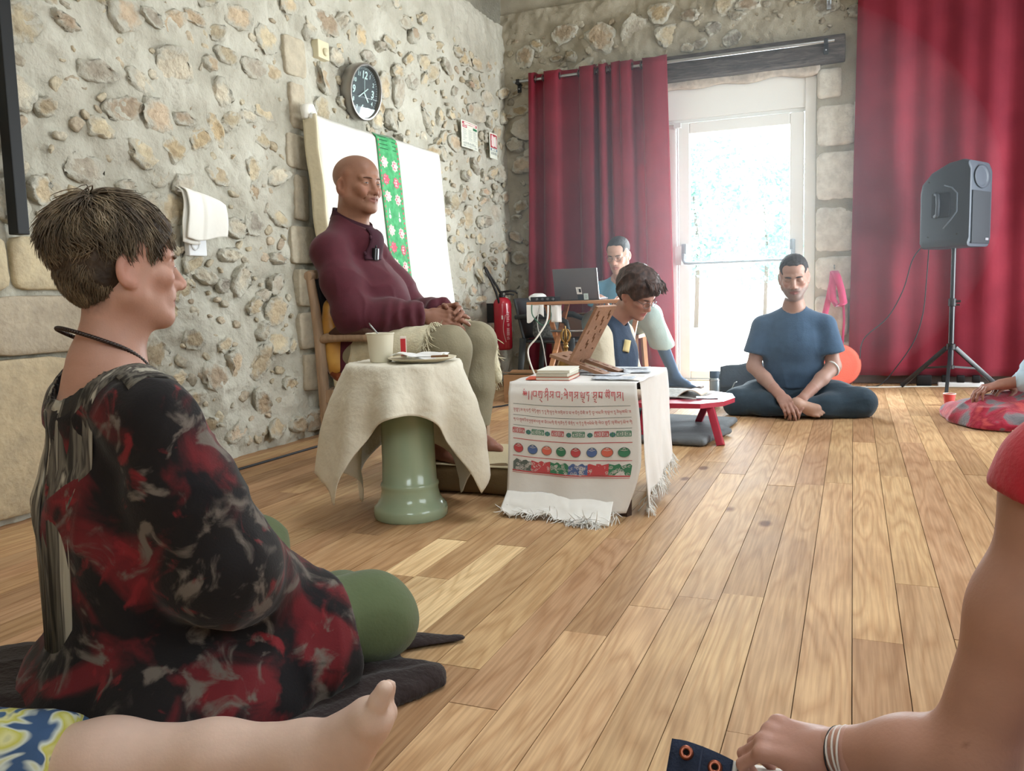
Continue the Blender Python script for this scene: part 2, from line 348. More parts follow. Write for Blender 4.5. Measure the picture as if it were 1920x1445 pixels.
def rubble(side, wall, regions, n_big, n_small, blocked, seed, tone=1.0, smin=.05, smax=.125):
    """regions: (u0,u1,v0,v1) weights; blocked(u,v,r) -> True where nothing may go"""
    R = random.Random(seed); U,Vv,Nn,at = wall_basis(side); placed = []
    flip = 1
    area = [ (r[1]-r[0])*(r[3]-r[2]) for r in regions]
    def pick():
        t = R.uniform(0,sum(area))
        for r,a in zip(regions,area):
            if t <= a: return R.uniform(r[0],r[1]), R.uniform(r[2],r[3])
            t -= a
        return R.uniform(*regions[-1][:2]), R.uniform(*regions[-1][2:])
    tries = 0; n = 0
    while n < n_big and tries < 60000:
        tries += 1; u,v = pick(); t = n/n_big; s = smax*(1-t)**1.3 + smin*(1-(1-t)**1.3); s *= R.uniform(.85,1.15)
        ar = R.uniform(.42,.9); rr = s*math.sqrt(ar)*.93
        if blocked(u,v,s*.9): continue
        if any((u-a)**2+(v-b)**2 < ((rr+c)*1.02)**2 for a,b,c in placed): continue
        placed.append((u,v,rr)); n += 1
        o = bpy.data.objects.new('stone', R.choice(LUMPS)); COL.objects.link(o); o.parent = wall
        ang = R.gauss(0,.35) if R.random()<.8 else R.uniform(-1.5,1.5)
        M = Matrix((U,Vv,Nn)).transposed().to_4x4() @ Matrix.Rotation(ang,4,'Z') @ Matrix.Rotation(R.gauss(0,.16),4,'X') @ Matrix.Rotation(R.gauss(0,.16),4,'Y')
        p = at(u,v) + Nn*R.uniform(-.006,.008)
        th = R.uniform(.034,.055) if R.random()<.8 else R.uniform(.05,.075)
        o.matrix_world = Matrix.Translation(p) @ M @ Matrix.Diagonal((s,s*ar,th,1))
        c = R.choice(stone_tones); k = R.uniform(.9,1.08)*tone; o.color = (*lin([min(255,x*k) for x in c]),1)
    Vs = []; Fs = []; cnt = 0; tries = 0; n = 0; cols = []
    while n < n_small and tries < 80000:
        tries += 1; u,v = pick(); s = R.uniform(.012,.038)
        if blocked(u,v,s): continue
        if any((u-a)**2+(v-b)**2 < ((s*.9+c))**2 for a,b,c in placed): continue
        placed.append((u,v,s*.8)); n += 1
        M = Matrix((U,Vv,Nn)).transposed() @ Matrix.Rotation(R.uniform(-1,1),3,'Z') @ Matrix.Rotation(R.gauss(0,.25),3,'X')
        Q = (SMALL[R.randrange(8)]*np.array([s,s*R.uniform(.45,.9),R.uniform(.01,.022)])) @ np.array(M).T + np.array(at(u,v)+Nn*R.uniform(-.002,.006))
        Vs.append(Q); Fs.append(np.array(SMALL_F)+cnt); cnt += len(Q)
        k = R.uniform(.9,1.05)*tone; c = np.array(lin([min(255,(x*.5+y*.5)*k) for x,y in zip(R.choice(stone_tones),(190,180,158))])); cols.append(np.tile(c,(len(Q),1)))
    me = mesh_np('pebbles', np.vstack(Vs), np.vstack(Fs), np.vstack(cols))
    link('rubble_chips', me, mat('rubble_chip',rough=.92,attr=True,var=.3,vs=60,bump=.5,bs=90,spec=.2), wall, True, kind='stuff')
    return placed
def mortar_sheet(side, u0,u1,v0,v1, res, holes, seed, amp=.020):
    nu, nv = int((u1-u0)/res), int((v1-v0)/res); u = np.linspace(u0,u1,nu+1); v = np.linspace(v0,v1,nv+1)
    UU,VV = np.meshgrid(u,v,indexing='ij'); P = np.stack([UU,VV,np.zeros_like(UU)],-1)
    h = amp*fbm(P*2.2,3,seed)*1.2 + amp*1.1*fbm(P*8,3,seed+5) + amp*.5*fbm(P*30,2,seed+9)
    if side == 'left': Q = np.stack([XL+h, UU, VV],-1)
    else: Q = np.stack([UU, YB-h, VV],-1)
    I = np.arange((nu+1)*(nv+1)).reshape(nu+1,nv+1)
    F = np.stack([I[:-1,:-1],I[1:,:-1],I[1:,1:],I[:-1,1:]],-1).reshape(-1,4)
    if side == 'left': pass
    else: F = F
    uc = (UU[:-1,:-1]+UU[1:,1:])/2; vc = (VV[:-1,:-1]+VV[1:,1:])/2; keep = np.ones(uc.shape,bool)
    for a,b,c,d in holes: keep &= ~((uc>a)&(uc<b)&(vc>c)&(vc<d))
    return Q.reshape(-1,3), F[keep.ravel()]
# left wall
Vl,Fl = mortar_sheet('left', 1.2, YB+.05, -.02, 3.1, .012, [], 11)
wl = MB(); wl.box((XL-.16,(YF+YB)/2,ZC/2),(.26,YB-YF+.6,ZC))
base = np.array(wl.V); baseF = wl.F
wall_left = link('wall_left', mesh_np('wall_left', Vl, Fl), MORTAR, None, True, kind='structure')
link('core', (lambda me: me)(mesh_np('core', base, np.array(baseF))), MORTAR, wall_left)
def blk_left(u,v,r):
    if u < 2.62+r and v < 1.08+r: return True              # ashlar pier
    if 3.86-r < u < 4.10+r and .2 < v < 2.3: return True    # quoin chain
    return v < .02+r*.4
rubble('left', wall_left, [(1.9,5.0,.02,2.75),(1.9,5.0,.02,2.2),(5.0,7.05,.3,2.75)], 292, 560, blk_left, 5, smax=.115)
# dressed blocks: the pier at the left edge and the chain of larger blocks beside the board
def block(parent, c, d, col, rot=0, mesh_cache={}):
    key = 'ashlar'
    if key not in mesh_cache:
        bm = bmesh.new(); bmesh.ops.create_cube(bm, size=1); bmesh.ops.subdivide_edges(bm, edges=bm.edges[:], cuts=7, use_grid_fill=True)
        for v in bm.verts:
            q = np.array(v.co[:])*2; n = q/(np.sum(np.abs(q)**9)**(1/9)); v.co = Vector(n*.5) + Vector(v.co).normalized()*.022*float(fbm(np.array([q*1.4]),4,3)[0])
        me = bpy.data.meshes.new('ashlar_block'); bm.to_mesh(me); bm.free(); me.polygons.foreach_set('use_smooth',[True]*len(me.polygons)); me.materials.append(ASHLAR); mesh_cache[key]=me
    o = bpy.data.objects.new('ashlar_block', mesh_cache[key]); COL.objects.link(o); o.parent = parent
    o.location = c; o.scale = d; o.color = (*lin(col),1); o.rotation_euler = (rot,0,0) if d[0] < d[1] else (0,rot,0)
    return o
for y0,y1,z0,z1,c in ((1.25,2.16,.84,1.065,(204,186,148)),(2.17,2.56,.85,1.06,(206,188,150)),(1.25,2.05,.62,.835,(172,156,134)),(2.06,2.60,.61,.84,(176,160,138)),
                      (1.2,2.46,.02,.61,(190,168,130)),(2.47,2.66,.3,.6,(180,160,130)),(2.47,2.62,.02,.29,(184,164,134))):
    block(wall_left, (XL+.0,(y0+y1)/2,(z0+z1)/2), (.10,y1-y0-.012,z1-z0-.01), c)
for y0,y1,z0,z1,c in ((3.88,4.1,2.0,2.22,(194,178,150)),(3.9,4.06,1.72,1.98,(186,166,138)),(3.87,4.1,1.5,1.7,(190,172,144)),(3.9,4.05,1.22,1.48,(182,164,138)),(3.87,4.09,.98,1.2,(188,172,146)),
                      (3.9,4.08,.74,.96,(186,168,140)),(3.87,4.1,.5,.72,(184,164,138)),(3.9,4.06,.26,.48,(182,160,130))):
    block(wall_left, (XL+random.uniform(-.006,.006),(y0+y1)/2+random.uniform(-.015,.015),(z0+z1)/2), (.06,(y1-y0-.02)*random.uniform(.85,1.1),z1-z0-.012), tuple(.55*q+.45*w for q,w in zip(c,(183,178,164))), random.uniform(-.06,.06))
# end wall with the doorway (name: wall_back)
DX0, DX1, DZ = -1.78, -.285, 2.44
Vb,Fb = mortar_sheet('back', XL-.05, 1.6, -.02, 3.2, .014, [(DX0,DX1,-1,DZ)], 23)
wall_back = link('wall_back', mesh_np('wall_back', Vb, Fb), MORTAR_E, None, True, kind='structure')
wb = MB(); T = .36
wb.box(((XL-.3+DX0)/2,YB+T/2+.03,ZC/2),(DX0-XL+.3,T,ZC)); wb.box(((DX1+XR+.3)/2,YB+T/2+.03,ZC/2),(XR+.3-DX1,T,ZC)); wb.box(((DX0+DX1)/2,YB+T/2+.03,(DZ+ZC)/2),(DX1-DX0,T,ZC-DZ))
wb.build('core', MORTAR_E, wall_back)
def blk_back(u,v,r):
    if DX0-.02-r < u < DX1+.45+r and v < DZ+.22+r: return True
    return u > .1+r and v < 2.6
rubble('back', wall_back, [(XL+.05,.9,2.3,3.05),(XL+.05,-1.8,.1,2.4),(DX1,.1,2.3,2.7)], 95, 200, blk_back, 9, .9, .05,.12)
for x0,x1,z0,z1,c in ((DX1,DX1+.19,2.19,2.43,(220,217,210)),(DX1,DX1+.29,1.83,2.15,(224,221,214)),(DX1,DX1+.44,1.42,1.80,(228,225,218)),(DX1,DX1+.30,1.02,1.38,(222,219,212)),
                      (DX1,DX1+.44,.72,1.0,(224,221,214)),(DX1,DX1+.26,.36,.69,(218,215,208)),(DX1,DX1+.40,.03,.33,(220,217,210))):
    block(wall_back, ((x0+x1)/2+.0,YB+.05,(z0+z1)/2), (x1-x0-.012,.14,z1-z0-.015), c)
# stone skirting strip below the right curtain
bs = MB(); bs.box((1.1,YB-.005,.05),(2.3,.03,.10),None,.006); tag(bs.build('baseboard_back', mat('grey_skirting',(120,112,108),.8,var=.2,vs=12)), kind='structure')
# right wall with two windows, rear wall with one, ceiling: all outside the frame
def wall_with_holes(name, axis, c, u0,u1, holes, mt):
    mb = MB(); us = sorted({u0,u1,*[h[0] for h in holes],*[h[1] for h in holes]})
    for a,b in zip(us[:-1],us[1:]):
        hs = [h for h in holes if h[0] <= a+1e-6 and h[1] >= b-1e-6]; segs = [(0,ZC)] if not hs else [(0,hs[0][2]),(hs[0][3],ZC)]
        for z0,z1 in segs:
            if axis == 'x': mb.box((c+.13,(a+b)/2,(z0+z1)/2),(.26,b-a,z1-z0))
            else: mb.box(((a+b)/2,c-.13,(z0+z1)/2),(b-a,.26,z1-z0))
    return tag(mb.build(name, mt), kind='structure')
PLASTER = mat('lime_plaster',(206,196,176),.95,var=.15,vs=5)
wall_with_holes('wall_right','x',XR,YF-.3,YB+.4,[(.6,2.6,1.1,2.7),(4.7,6.7,.06,2.4)],PLASTER)
wall_with_holes('wall_front','y',YF,XL-.3,XR+.3,[(-.2,1.4,1.9,3.3)],PLASTER)
cl = MB()
for x0,x1,y0,y1 in ((XL-.3,-.75,YF-.4,YB+.4),(.95,XR+.3,YF-.4,YB+.4),(-.75,.95,YF-.4,2.1),(-.75,.95,3.7,YB+.4)): cl.box(((x0+x1)/2,(y0+y1)/2,ZC+.05),(x1-x0,y1-y0,.1))  # gap left for the added overhead light
tag(cl.build('ceiling', mat('board_ceiling',(206,198,184),.9)), kind='structure')
for k,(a,b,z0,z1) in enumerate(((.6,2.6,1.1,2.7),(4.7,6.7,.06,2.4))):
    f = MB()
    for y in (a+.03,(a+b)/2,b-.03): f.box((XR+.06,y,(z0+z1)/2),(.06,.06,z1-z0))
    for z in (z0+.03,z1-.03): f.box((XR+.06,(a+b)/2,z),(.06,b-a,.06))
    tag(f.build('window_%d'%(k+1), mat('white_paint',(228,228,224),.5)), kind='structure')
# ------------------------------------------------------------------ doorway, curtains, rods, beam
WHITE = mat('white_paint',(228,228,224),.5)
def glass_mat():
    m = bpy.data.materials.new('window_glass'); m.use_nodes = True; nt = m.node_tree; N = nt.nodes; L = nt.links; N.remove(N['Principled BSDF'])
    t = N.new('ShaderNodeBsdfTransparent'); t.inputs[0].default_value=(.93,.97,.96,1); g = N.new('ShaderNodeBsdfGlossy'); g.inputs['Roughness'].default_value=.02
    fr = N.new('ShaderNodeFresnel'); ge = N.new('ShaderNodeNewGeometry'); mr = N.new('ShaderNodeMapRange'); mr.inputs[3].default_value=1.45; mr.inputs[4].default_value=1/1.45; L.new(ge.outputs['Backfacing'],mr.inputs[0]); L.new(mr.outputs[0],fr.inputs[0]); mx = N.new('ShaderNodeMixShader'); L.new(fr.outputs[0],mx.inputs[0]); L.new(t.outputs[0],mx.inputs[1]); L.new(g.outputs[0],mx.inputs[2])
    L.new(mx.outputs[0],N['Material Output'].inputs[0]); return m
GLASS = glass_mat()
door = thing('door_1', None, None, (-.9,YB+.09,0), kind='structure')
YD = YB+.09
f = MB()
f.box((-1.74,YD,1.22),(.08,.10,2.44)); f.box((-.325,YD,1.22),(.085,.10,2.44),None,.006); f.box((-1.03,YD,2.30),(1.34,.08,.28),None,.006); f.box((-1.03,YD+.01,2.15),(1.34,.06,.03))
f.build('door_frame', WHITE, door)
def leaf(x0,x1):
    f = MB(); w = .105; y = YD-.01
    f.box((x0+w/2,y,1.07),(w,.06,2.12),None,.008); f.box((x1-w/2,y,1.07),(w,.06,2.12),None,.008)
    f.box(((x0+x1)/2,y,2.085),(x1-x0-2*w,.06,.09),None,.008); f.box(((x0+x1)/2,y,.045),(x1-x0-2*w,.06,.07),None,.008)
    o = f.build('door_leaf', WHITE, door)
    g = MB(); g.box(((x0+x1)/2,y,1.06),(x1-x0-2*w,.012,1.97)); g.build('pane', GLASS, o)
    t = MB(); t.box((x0+w,y-.034,1.06),(.014,.012,1.97)); t.box((x1-w,y-.034,1.06),(.014,.012,1.97)); t.box(((x0+x1)/2,y-.034,2.045),(x1-x0-2*w,.012,.014)); t.build('glazing_bead', WHITE, o)
    return o
leaf(-1.375,-.375); leaf(-1.70,-1.382)
b = MB(); b.tube([(-1.36,YD-.07,z) for z in (.06,2.10)],.008,8); b.box((-1.36,YD-.07,2.11),(.055,.04,.04)); b.box((-1.36,YD-.06,1.05),(.05,.04,.16)); b.build('espagnolette_bolt', mat('bolt_white',(205,205,205),.4), door)
b = MB(); pts = [(-1.315,YD-.05,1.06),(-1.315,YD-.09,1.05),(-1.315,YD-.10,1.01),(-1.30,YD-.10,.985),(-1.27,YD-.10,.98),(-.50,YD-.10,.98),(-.47,YD-.10,.985),(-.455,YD-.10,1.01),(-.455,YD-.09,1.05),(-.455,YD-.05,1.06)]
b.tube(pts,.014,10); b.box((-1.315,YD-.05,1.08),(.045,.05,.13),None,.008); b.box((-.455,YD-.05,1.08),(.045,.05,.13),None,.008); b.build('push_bar', mat('push_bar_grey',(150,160,168),.35,metal=.4), door, auto=35)
t = MB(); t.box((-1.02,YB+.2,-.005),(1.5,.4,.03)); tag(t.build('trim_1', mat('threshold_stone',(190,186,176),.8)), kind='structure')
# plaster reveal and band under the beam
t = MB(); t.grid(lambda u,v: (-1.78+u*1.52, YB-.012-.01*math.sin(u*19)*v, 2.395+.075*v+.012*math.sin(u*23+2)*(1-v)), 40, 3, .05); tag(t.build('trim_2', mat('rough_plaster',(196,184,170),.95,var=.25,vs=18,bump=.6,bs=50), smooth=True), kind='structure')
# exposed oak lintel
bm_ = MB(); bm_.box((-.98,YB-.02,2.545),(1.80,.16,.19),None,.012)
bo = bm_.build('wooden_beam', ramp_mat('old_oak',[(.3,(50,44,42)),(.5,(74,66,62)),(.7,(96,88,82))],6,.85,7,1.2,(1,8,8),bump=.6,bs=30)); tag(bo,'dark weathered oak beam above the glazed door','beam',kind='structure')
STEEL = mat('brushed_steel',(176,180,184),.28,metal=1.); BLACKM = mat('black_metal',(26,26,28),.45,spec=.4)
rod = thing('curtain_rod','steel curtain rod on the wooden beam over the glazed door','curtain rod',(-1.3,6.94,2.585))
b = MB(); b.tube([(-2.74,6.94,2.585),(-.155,6.94,2.585)],.0125,14); b.build('rod', STEEL, rod, auto=40)
for x in (-.215,-2.70):
    b = MB(); b.box((x,YB-.105,2.555),(.035,.012,.11),None,.004); b.box((x,6.96,2.568),(.026,.10,.016)); b.box((x,6.94,2.585),(.03,.034,.04),None,.006); b.build('rod_bracket', BLACKM, rod)
    s = MB(); s.lathe([(.006,0),(.006,.004),(.003,.006)],(x,YB-.115,2.53),8,M=Matrix.Rotation(R90,3,'X')); s.build('screw', STEEL, rod)
rod2 = thing('curtain_rod','high curtain rod carrying the wide red curtain behind the loudspeaker','curtain rod',(1,6.95,2.9))
b = MB(); b.tube([(-.26,6.93,2.905),(2.45,6.93,2.905)],.0125,12); b.build('rod', STEEL, rod2, auto=40)
for x in (-.2,2.3):
    b = MB(); b.box((x,YB-.02,2.885),(.03,.03,.08)); b.box((x,7.0,2.885),(.02,.14,.02)); b.build('rod_bracket', STEEL, rod2)
def curtain_mat():
    m = mat('red_velvet',(116,32,48),.8,sheen=.2,spec=.15,col2=(140,45,60),var=.5,vs=5,bump=.15,bs=35)
    nt = m.node_tree; N = nt.nodes; L = nt.links; b = N['Principled BSDF']; out = N['Material Output']
    t = N.new('ShaderNodeBsdfTranslucent'); t.inputs[0].default_value = (.62,.05,.12,1); mx = N.new('ShaderNodeMixShader'); mx.inputs[0].default_value=.3
    L.new(b.outputs[0],mx.inputs[1]); L.new(t.outputs[0],mx.inputs[2]); L.new(mx.outputs[0],out.inputs[0]); return m
VELVET = curtain_mat()
def px2x(p): return -2.573+.00496*(p-1000)-1.43e-6*(p-1000)**2
prof = [(996,-.02),(1003,-.03),(1009,.035),(1020,.04),(1026,-.035),(1048,-.045),(1054,.03),(1086,.035),(1092,-.04),(1114,-.045),(1118,.03),(1123,.035),(1127,-.05),(1135,-.052),(1140,.035),(1146,.035),(1150,-.045),(1165,-.02),(1168,-.05),(1183,-.045),(1188,.035),(1204,.04),(1209,-.04),(1232,-.06),(1253,-.01)]
def catmull(xs, ys, t):
    return np.interp(t, xs, ys)
def curtain(name, label, prof, z0, z1, yc, flare, rings, thick=.004, seed=0):
    root = thing(name, label, 'curtain', (prof[0][0],yc,z0))
    xs = np.array([p[0] for p in prof]); ys = np.array([p[1] for p in prof]); s = np.linspace(0,1,len(prof))
    nu, nv = len(prof)*7, 46
    t = np.linspace(0,1,nu+1); X = np.interp(t,s,xs); Y = np.interp(t,s,ys)
    k = np.ones(5)/5; Yp = np.pad(Y,2,'edge'); Ys = np.convolve(Yp,k,'valid'); k2=np.ones(15)/15; Yw = np.convolve(np.pad(Y,7,'edge'),k2,'valid')
    P = np.zeros((nu+1,nv+1,3))
    for j in range(nv+1):
        v = j/nv; z = z1+(z0-z1)*v; w = min(1,v*1.6)
        y = Ys*(1-w)+(Yw*1.5)*w
        x = X + flare(X)*v
        nn = fbm(np.stack([X*5+seed, np.full_like(X,z*1.2), np.full_like(X,seed*3.)],-1),2,seed)
        P[:,j,0] = x; P[:,j,1] = yc + y + .025*w*nn; P[:,j,2] = z + (.012*np.cos(Y/.05*2)*(1-min(1,v*8)))
    mb = MB(); mb.gridP(P, thick); mb.build('drape', VELVET, root, smooth=True)
    for (x,dx) in rings:
        r = MB(); M = Matrix.Rotation(R90,3,'Y') @ Matrix.Rotation(dx,3,'X')
        pts = [Vector((x,yc,z1-.045)) + Matrix.Rotation(dx,3,'Z') @ Vector((0,.026*math.cos(a),.026*math.sin(a))) for a in np.linspace(0,2*math.pi,17)[:-1]]
        r.tube(pts,.0065,6,closed=True); r.build('eyelet', mat('eyelet_pewter',(96,80,82),.35,metal=.8), root, smooth=True)
    return root
profL = [(px2x(p),y) for p,y in prof]
curtain('curtain','red velvet eyelet curtain drawn to the left of the glazed door',profL,.085,2.632,6.94,lambda x:(x+2.0)*.10,[(px2x(p),d) for p,d in ((1006,.5),(1023,-.5),(1051,.5),(1089,-.5),(1116,.5),(1125,-.5),(1138,.5),(1148,-.5),(1186,.5),(1206,-.5))],seed=2)
xs = np.arange(.005,2.40,.033); profR = [(x, 0.015*math.sin(x*14.5+1.2*math.sin(x*5))+.009*math.sin(x*31+2)) for x in xs]
profR[0] = (.005,.03)
curtain('curtain','wide floor-length red curtain hanging behind the loudspeaker',profR,.075,2.96,6.93,lambda x:-.03*np.exp(-x*3),[(x,.4) for x in np.arange(.1,2.4,.21)],seed=7)

# ------------------------------------------------------------------ outside: gravel yard, trees
yd = MB(); yd.box((0,26,-.12),(60,37.2,.1)); tag(yd.build('ground', mat('pale_gravel',(226,222,210),.95,var=.15,vs=3)), kind='structure')
LEAF = mat('tree_leaf',(132,182,170),.6,col2=(176,212,202),var=.4,vs=.9)
def tree(x,y,h,r,label,seed):
    R = np.random.default_rng(seed); root = thing('tree',label,'tree',(x,y,-.07), 'trees beyond the yard')
    b = MB(); b.tube([(x,y,-.07),(x+.05,y,h*.4),(x-.05,y,h*.7)],[.05,.04,.02],8); b.build('trunk', mat('bark',(110,96,84),.9), root, smooth=True)
    n = 4200; d = R.normal(size=(n,3)); d /= np.linalg.norm(d,axis=1,keepdims=True); rad = R.uniform(.35,1,(n,1))**.5
    lob = 1+.75*fbm(d*2.2+seed,3,seed)[:,None]; c = d*rad*lob*np.array([r,r,h*.42]) + np.array([x,y,h*.60])
    a = R.normal(size=(n,3)); a /= np.linalg.norm(a,axis=1,keepdims=True); bb = np.cross(a,R.normal(size=(n,3))); bb /= np.linalg.norm(bb,axis=1,keepdims=True)
    s = R.uniform(.05,.10,(n,1)); V = np.stack([c-a*s,c+bb*s*.5,c+a*s,c-bb*s*.5],1).reshape(-1,3); F = np.arange(4*n).reshape(n,4)
    link('foliage', mesh_np('foliage',V,F), LEAF, root, kind='stuff')
for i,(x,y,h,r,l) in enumerate(((-3.0,17.5,3.9,1.15,'pale leafy tree seen at left through the door pane'),(-2.1,22.5,4.2,1.2,'pale leafy tree in the middle behind the door pane'),(-1.75,27.5,3.4,.9,'pale leafy tree seen at right through the door pane'))): tree(x,y,h,r,l,30+i)

# ------------------------------------------------------------------ things on the left wall
def on_wall(u,v,n=0): return Vector((XL+n,u,v))
bar = MB(); bar.box((XL+.07,2.195,2.03),(.05,.048,1.95),(math.radians(-.6),0,0),.004); tag(bar.build('metal_post', mat('black_steel',(22,24,26),.5)), 'slim black steel post on top of the ashlar pier','post')
# cloth covered board leaning on the wall
LINEN = mat('white_linen',(236,234,226),.9,var=.06,vs=6,bump=.25,bs=14,sheen=.2)
LINEN_S = mat('cream_linen',(216,206,178),.9,var=.10,vs=7,bump=.45,bs=26)
pan = thing('display_board','tall board wrapped in white cloth leaning on the stone wall','board',(-2.6,4.7,0))
Y0,Y1,ZT = 3.95,5.475,1.79
def pan_pt(u,v,n=0):  # u along the wall, v 0 bottom .. 1 top
    x = -2.60 + (-2.735+2.60)*v; nx = Vector((1,0,.075)).normalized()
    return Vector((x, Y0+(Y1-Y0)*u, .02+(ZT-.02)*v)) + nx*n
def pan_face(u,v):
    n = .03*float(fbm(np.array([u*3,v*2.2,.5]),3,4)) + .012*math.sin(u*26+3*math.sin(v*4))*max(0,1-v*1.6)
    e = min(u,1-u,1-v)/.02; n -= .02*max(0,1-e)**2
    return pan_pt(u,v,n)
b = MB(); b.grid(pan_face,70,60,.05); b.build('cloth_front', LINEN, pan, smooth=True)
b = MB(); b.grid(lambda u,v: pan_pt(-.004-.004*math.sin(v*30),v*1.0,-.075+.085*u), 6, 40, .012); b.build('cloth_side', LINEN_S, pan, smooth=True)
b = MB(); b.tube([pan_pt(-.008,.99,-.05),pan_pt(.0,1.02,-.05),pan_pt(.035,1.028,-.06),pan_pt(.06,1.01,-.06)],[.018,.03,.032,.02],10); b.build('rolled_corner', LINEN, pan, smooth=True)
ban = thing('brocade_banner','green brocade banner with paired flower medallions hung over the white board','banner',(-2.6,4.75,.9))
BG = ramp_mat('green_brocade',[(.3,(46,140,84)),(.5,(60,160,98)),(.7,(80,180,118))],30,.6,4,sheen=.2)
UB0,UB1 = .418,.570
def ban_pt(u,v,n=0): 
    q = Vector(pan_face(UB0+(UB1-UB0)*u, .20+.805*v)); return q+Vector((1,0,.07))*(.007+n+.005*math.sin(u*6.28*2+.6)*(1-.5*v))
b = MB(); b.grid(lambda u,v: ban_pt(u,v), 24, 60, .002); b.build('brocade', BG, ban, smooth=True)
def decal(fn, outline, mb, n=.0012):
    c = [fn(u,v,n) for u,v in outline]; ctr = sum((Vector(q) for q in c), Vector())/len(c); mb.add([ctr]+c, [(0,i+1,(i+1)%len(c)+1) for i in range(len(c))])
def blob(cu,cv,ru,rv,n=16,lob=0,amp=0,ph=0): return [(cu+ru*(1+amp*math.cos(lob*a+ph))*math.cos(a), cv+rv*(1+amp*math.cos(lob*a+ph))*math.sin(a)) for a in np.linspace(0,2*math.pi,n,endpoint=False)]
MRED = mat('medallion_red',(196,84,104),.6); MPALE = mat('medallion_pale',(222,196,190),.6); MWH = mat('print_white',(240,240,236),.7)
mA,mB,mC,mD = MB(),MB(),MB(),MB()
for k,v in enumerate(np.arange(.875,.03,-.074)):
    for u in (.27,.73):
        vv = v-.012*(u>.5); kk = k%6
        if kk == 3: decal(ban_pt, blob(u,vv-.014,.065,.009), mC); decal(ban_pt, [(u-.05,vv-.004),(u,vv+.024),(u+.05,vv-.004),(u,vv+.004)], mC)
        else:
            red = kk in (1,5); decal(ban_pt, blob(u,vv,.155,.0235,32,8,.16), mA if red else mD,.0010); decal(ban_pt, blob(u,vv,.10,.015,32,6,.25), mD if red else mA,.0016); decal(ban_pt, blob(u,vv,.07,.0105,16,5,.2), mA if red else mD,.0020); decal(ban_pt, blob(u,vv,.03,.005,10), mC,.0026)
for u in (.06,.94):
    for v in np.arange(.02,.97,.022): decal(ban_pt, blob(u,v,.025,.006,6), mA)
for v in (.93,.948,.966,.984): decal(ban_pt, [(.1,v),(.9,v),(.9,v+.004),(.1,v+.004)], mB)
mA.build('rose_medallions',MRED,ban,kind='stuff'); mD.build('pale_medallions',MPALE,ban,kind='stuff'); mB.build('header_stripe',mat('green_dark',(24,96,56),.6),ban,kind='stuff'); mC.build('white_motifs',MWH,ban,kind='stuff')
# wall clock, tilted a little forward
ck = thing('wall_clock','round steel wall clock with dark dial above the white board','clock',(XL+.04,4.60,2.04))
CM = Matrix.Translation((XL+.05,4.60,2.045)) @ Matrix.Rotation(math.radians(-3),4,'Z') @ Matrix.Rotation(math.radians(9),4,'Y') @ Matrix(((0,0,1,0),(1,0,0,0),(0,1,0,0),(0,0,0,1)))   # local x->Y(world), y->Z, z->X
def cl_pt(x,y,z): return CM @ Vector((x,y,z))
def clathe(prof,n=48,cap=True):
    mb = MB(); mb.lathe(prof,(0,0,0),n,cap); mb.V = [tuple(cl_pt(*v)) for v in mb.V]; return mb
clathe([(.13,-.04),(.165,-.035),(.170,.0),(.170,.035),(.164,.045),(.155,.045),(.150,.030)],48,False).build('bezel', mat('clock_steel',(150,146,142),.3,metal=.9), ck, auto=40)
clathe([(.152,.012),(.152,.018)]).build('dial', mat('clock_dial',(44,52,64),.5), ck)
clathe([(.152,.032),(.152,.034)]).build('clock_glass', GLASS, ck)
FONT_OBJS = []
def text_mesh(s, size, M, name, mt, parent, bold=0., align='CENTER', ext=.0005, kind=None):
    cu = bpy.data.curves.new(name,'FONT'); cu.body = s; cu.size = size; cu.align_x = align; cu.align_y = 'CENTER'; cu.extrude = ext; cu.offset = bold; cu.resolution_u = 3
    o = bpy.data.objects.new(name,cu); dg = bpy.context.evaluated_depsgraph_get(); COL.objects.link(o); dg.update(); me = bpy.data.meshes.new_from_object(o.evaluated_get(dg)); bpy.data.objects.remove(o); bpy.data.curves.remove(cu)
    me.name = name; me.transform(M); return link(name, me, mt, parent, kind=kind)
MWC = mat('clock_numeral',(224,238,240),.6)
for h in range(1,13):
    a = math.radians(90-30*h); big = h in (12,3,6,9); r = .098 if big else .112
    text_mesh(str(h), .062 if big else .034, CM @ Matrix.Translation((r*math.cos(a),r*math.sin(a),.019)), 'numeral', MWC, ck, .0016 if big else .0006)
mk = MB()
for h in range(60):
    a = math.radians(6*h); L = .008 if h%5 else .014
    P_ = [(math.cos(a)*(.144-L)-math.sin(a)*w, math.sin(a)*(.144-L)+math.cos(a)*w) for w in (-.0012,.0012)]+[(math.cos(a)*.144-math.sin(a)*w, math.sin(a)*.144+math.cos(a)*w) for w in (.0012,-.0012)]
    mk.add([cl_pt(x,y,.0195) for x,y in P_],[(0,1,2,3)])
mk.build('minute_marks', MWC, ck, kind='stuff')
def hand_(ang,L,w,back,name,z):
    a = math.radians(90-ang); d = Vector((math.cos(a),math.sin(a),0)); n = Vector((-d.y,d.x,0)); mb = MB()
    mb.add([cl_pt(*(q+Vector((0,0,z+e)))) for e in (0,.002) for q in (-d*back-n*w, d*L-n*w, d*L+n*w, -d*back+n*w)], [(0,1,2,3),(7,6,5,4),(0,4,5,1),(1,5,6,2),(2,6,7,3),(3,7,4,0)]); mb.build(name, MWC, ck)
hand_(135,.075,.005,.0,'hour_hand',.021); hand_(236,.065,.003,.045,'minute_hand',.024); hand_(352,.085,.0015,.02,'second_hand',.027)
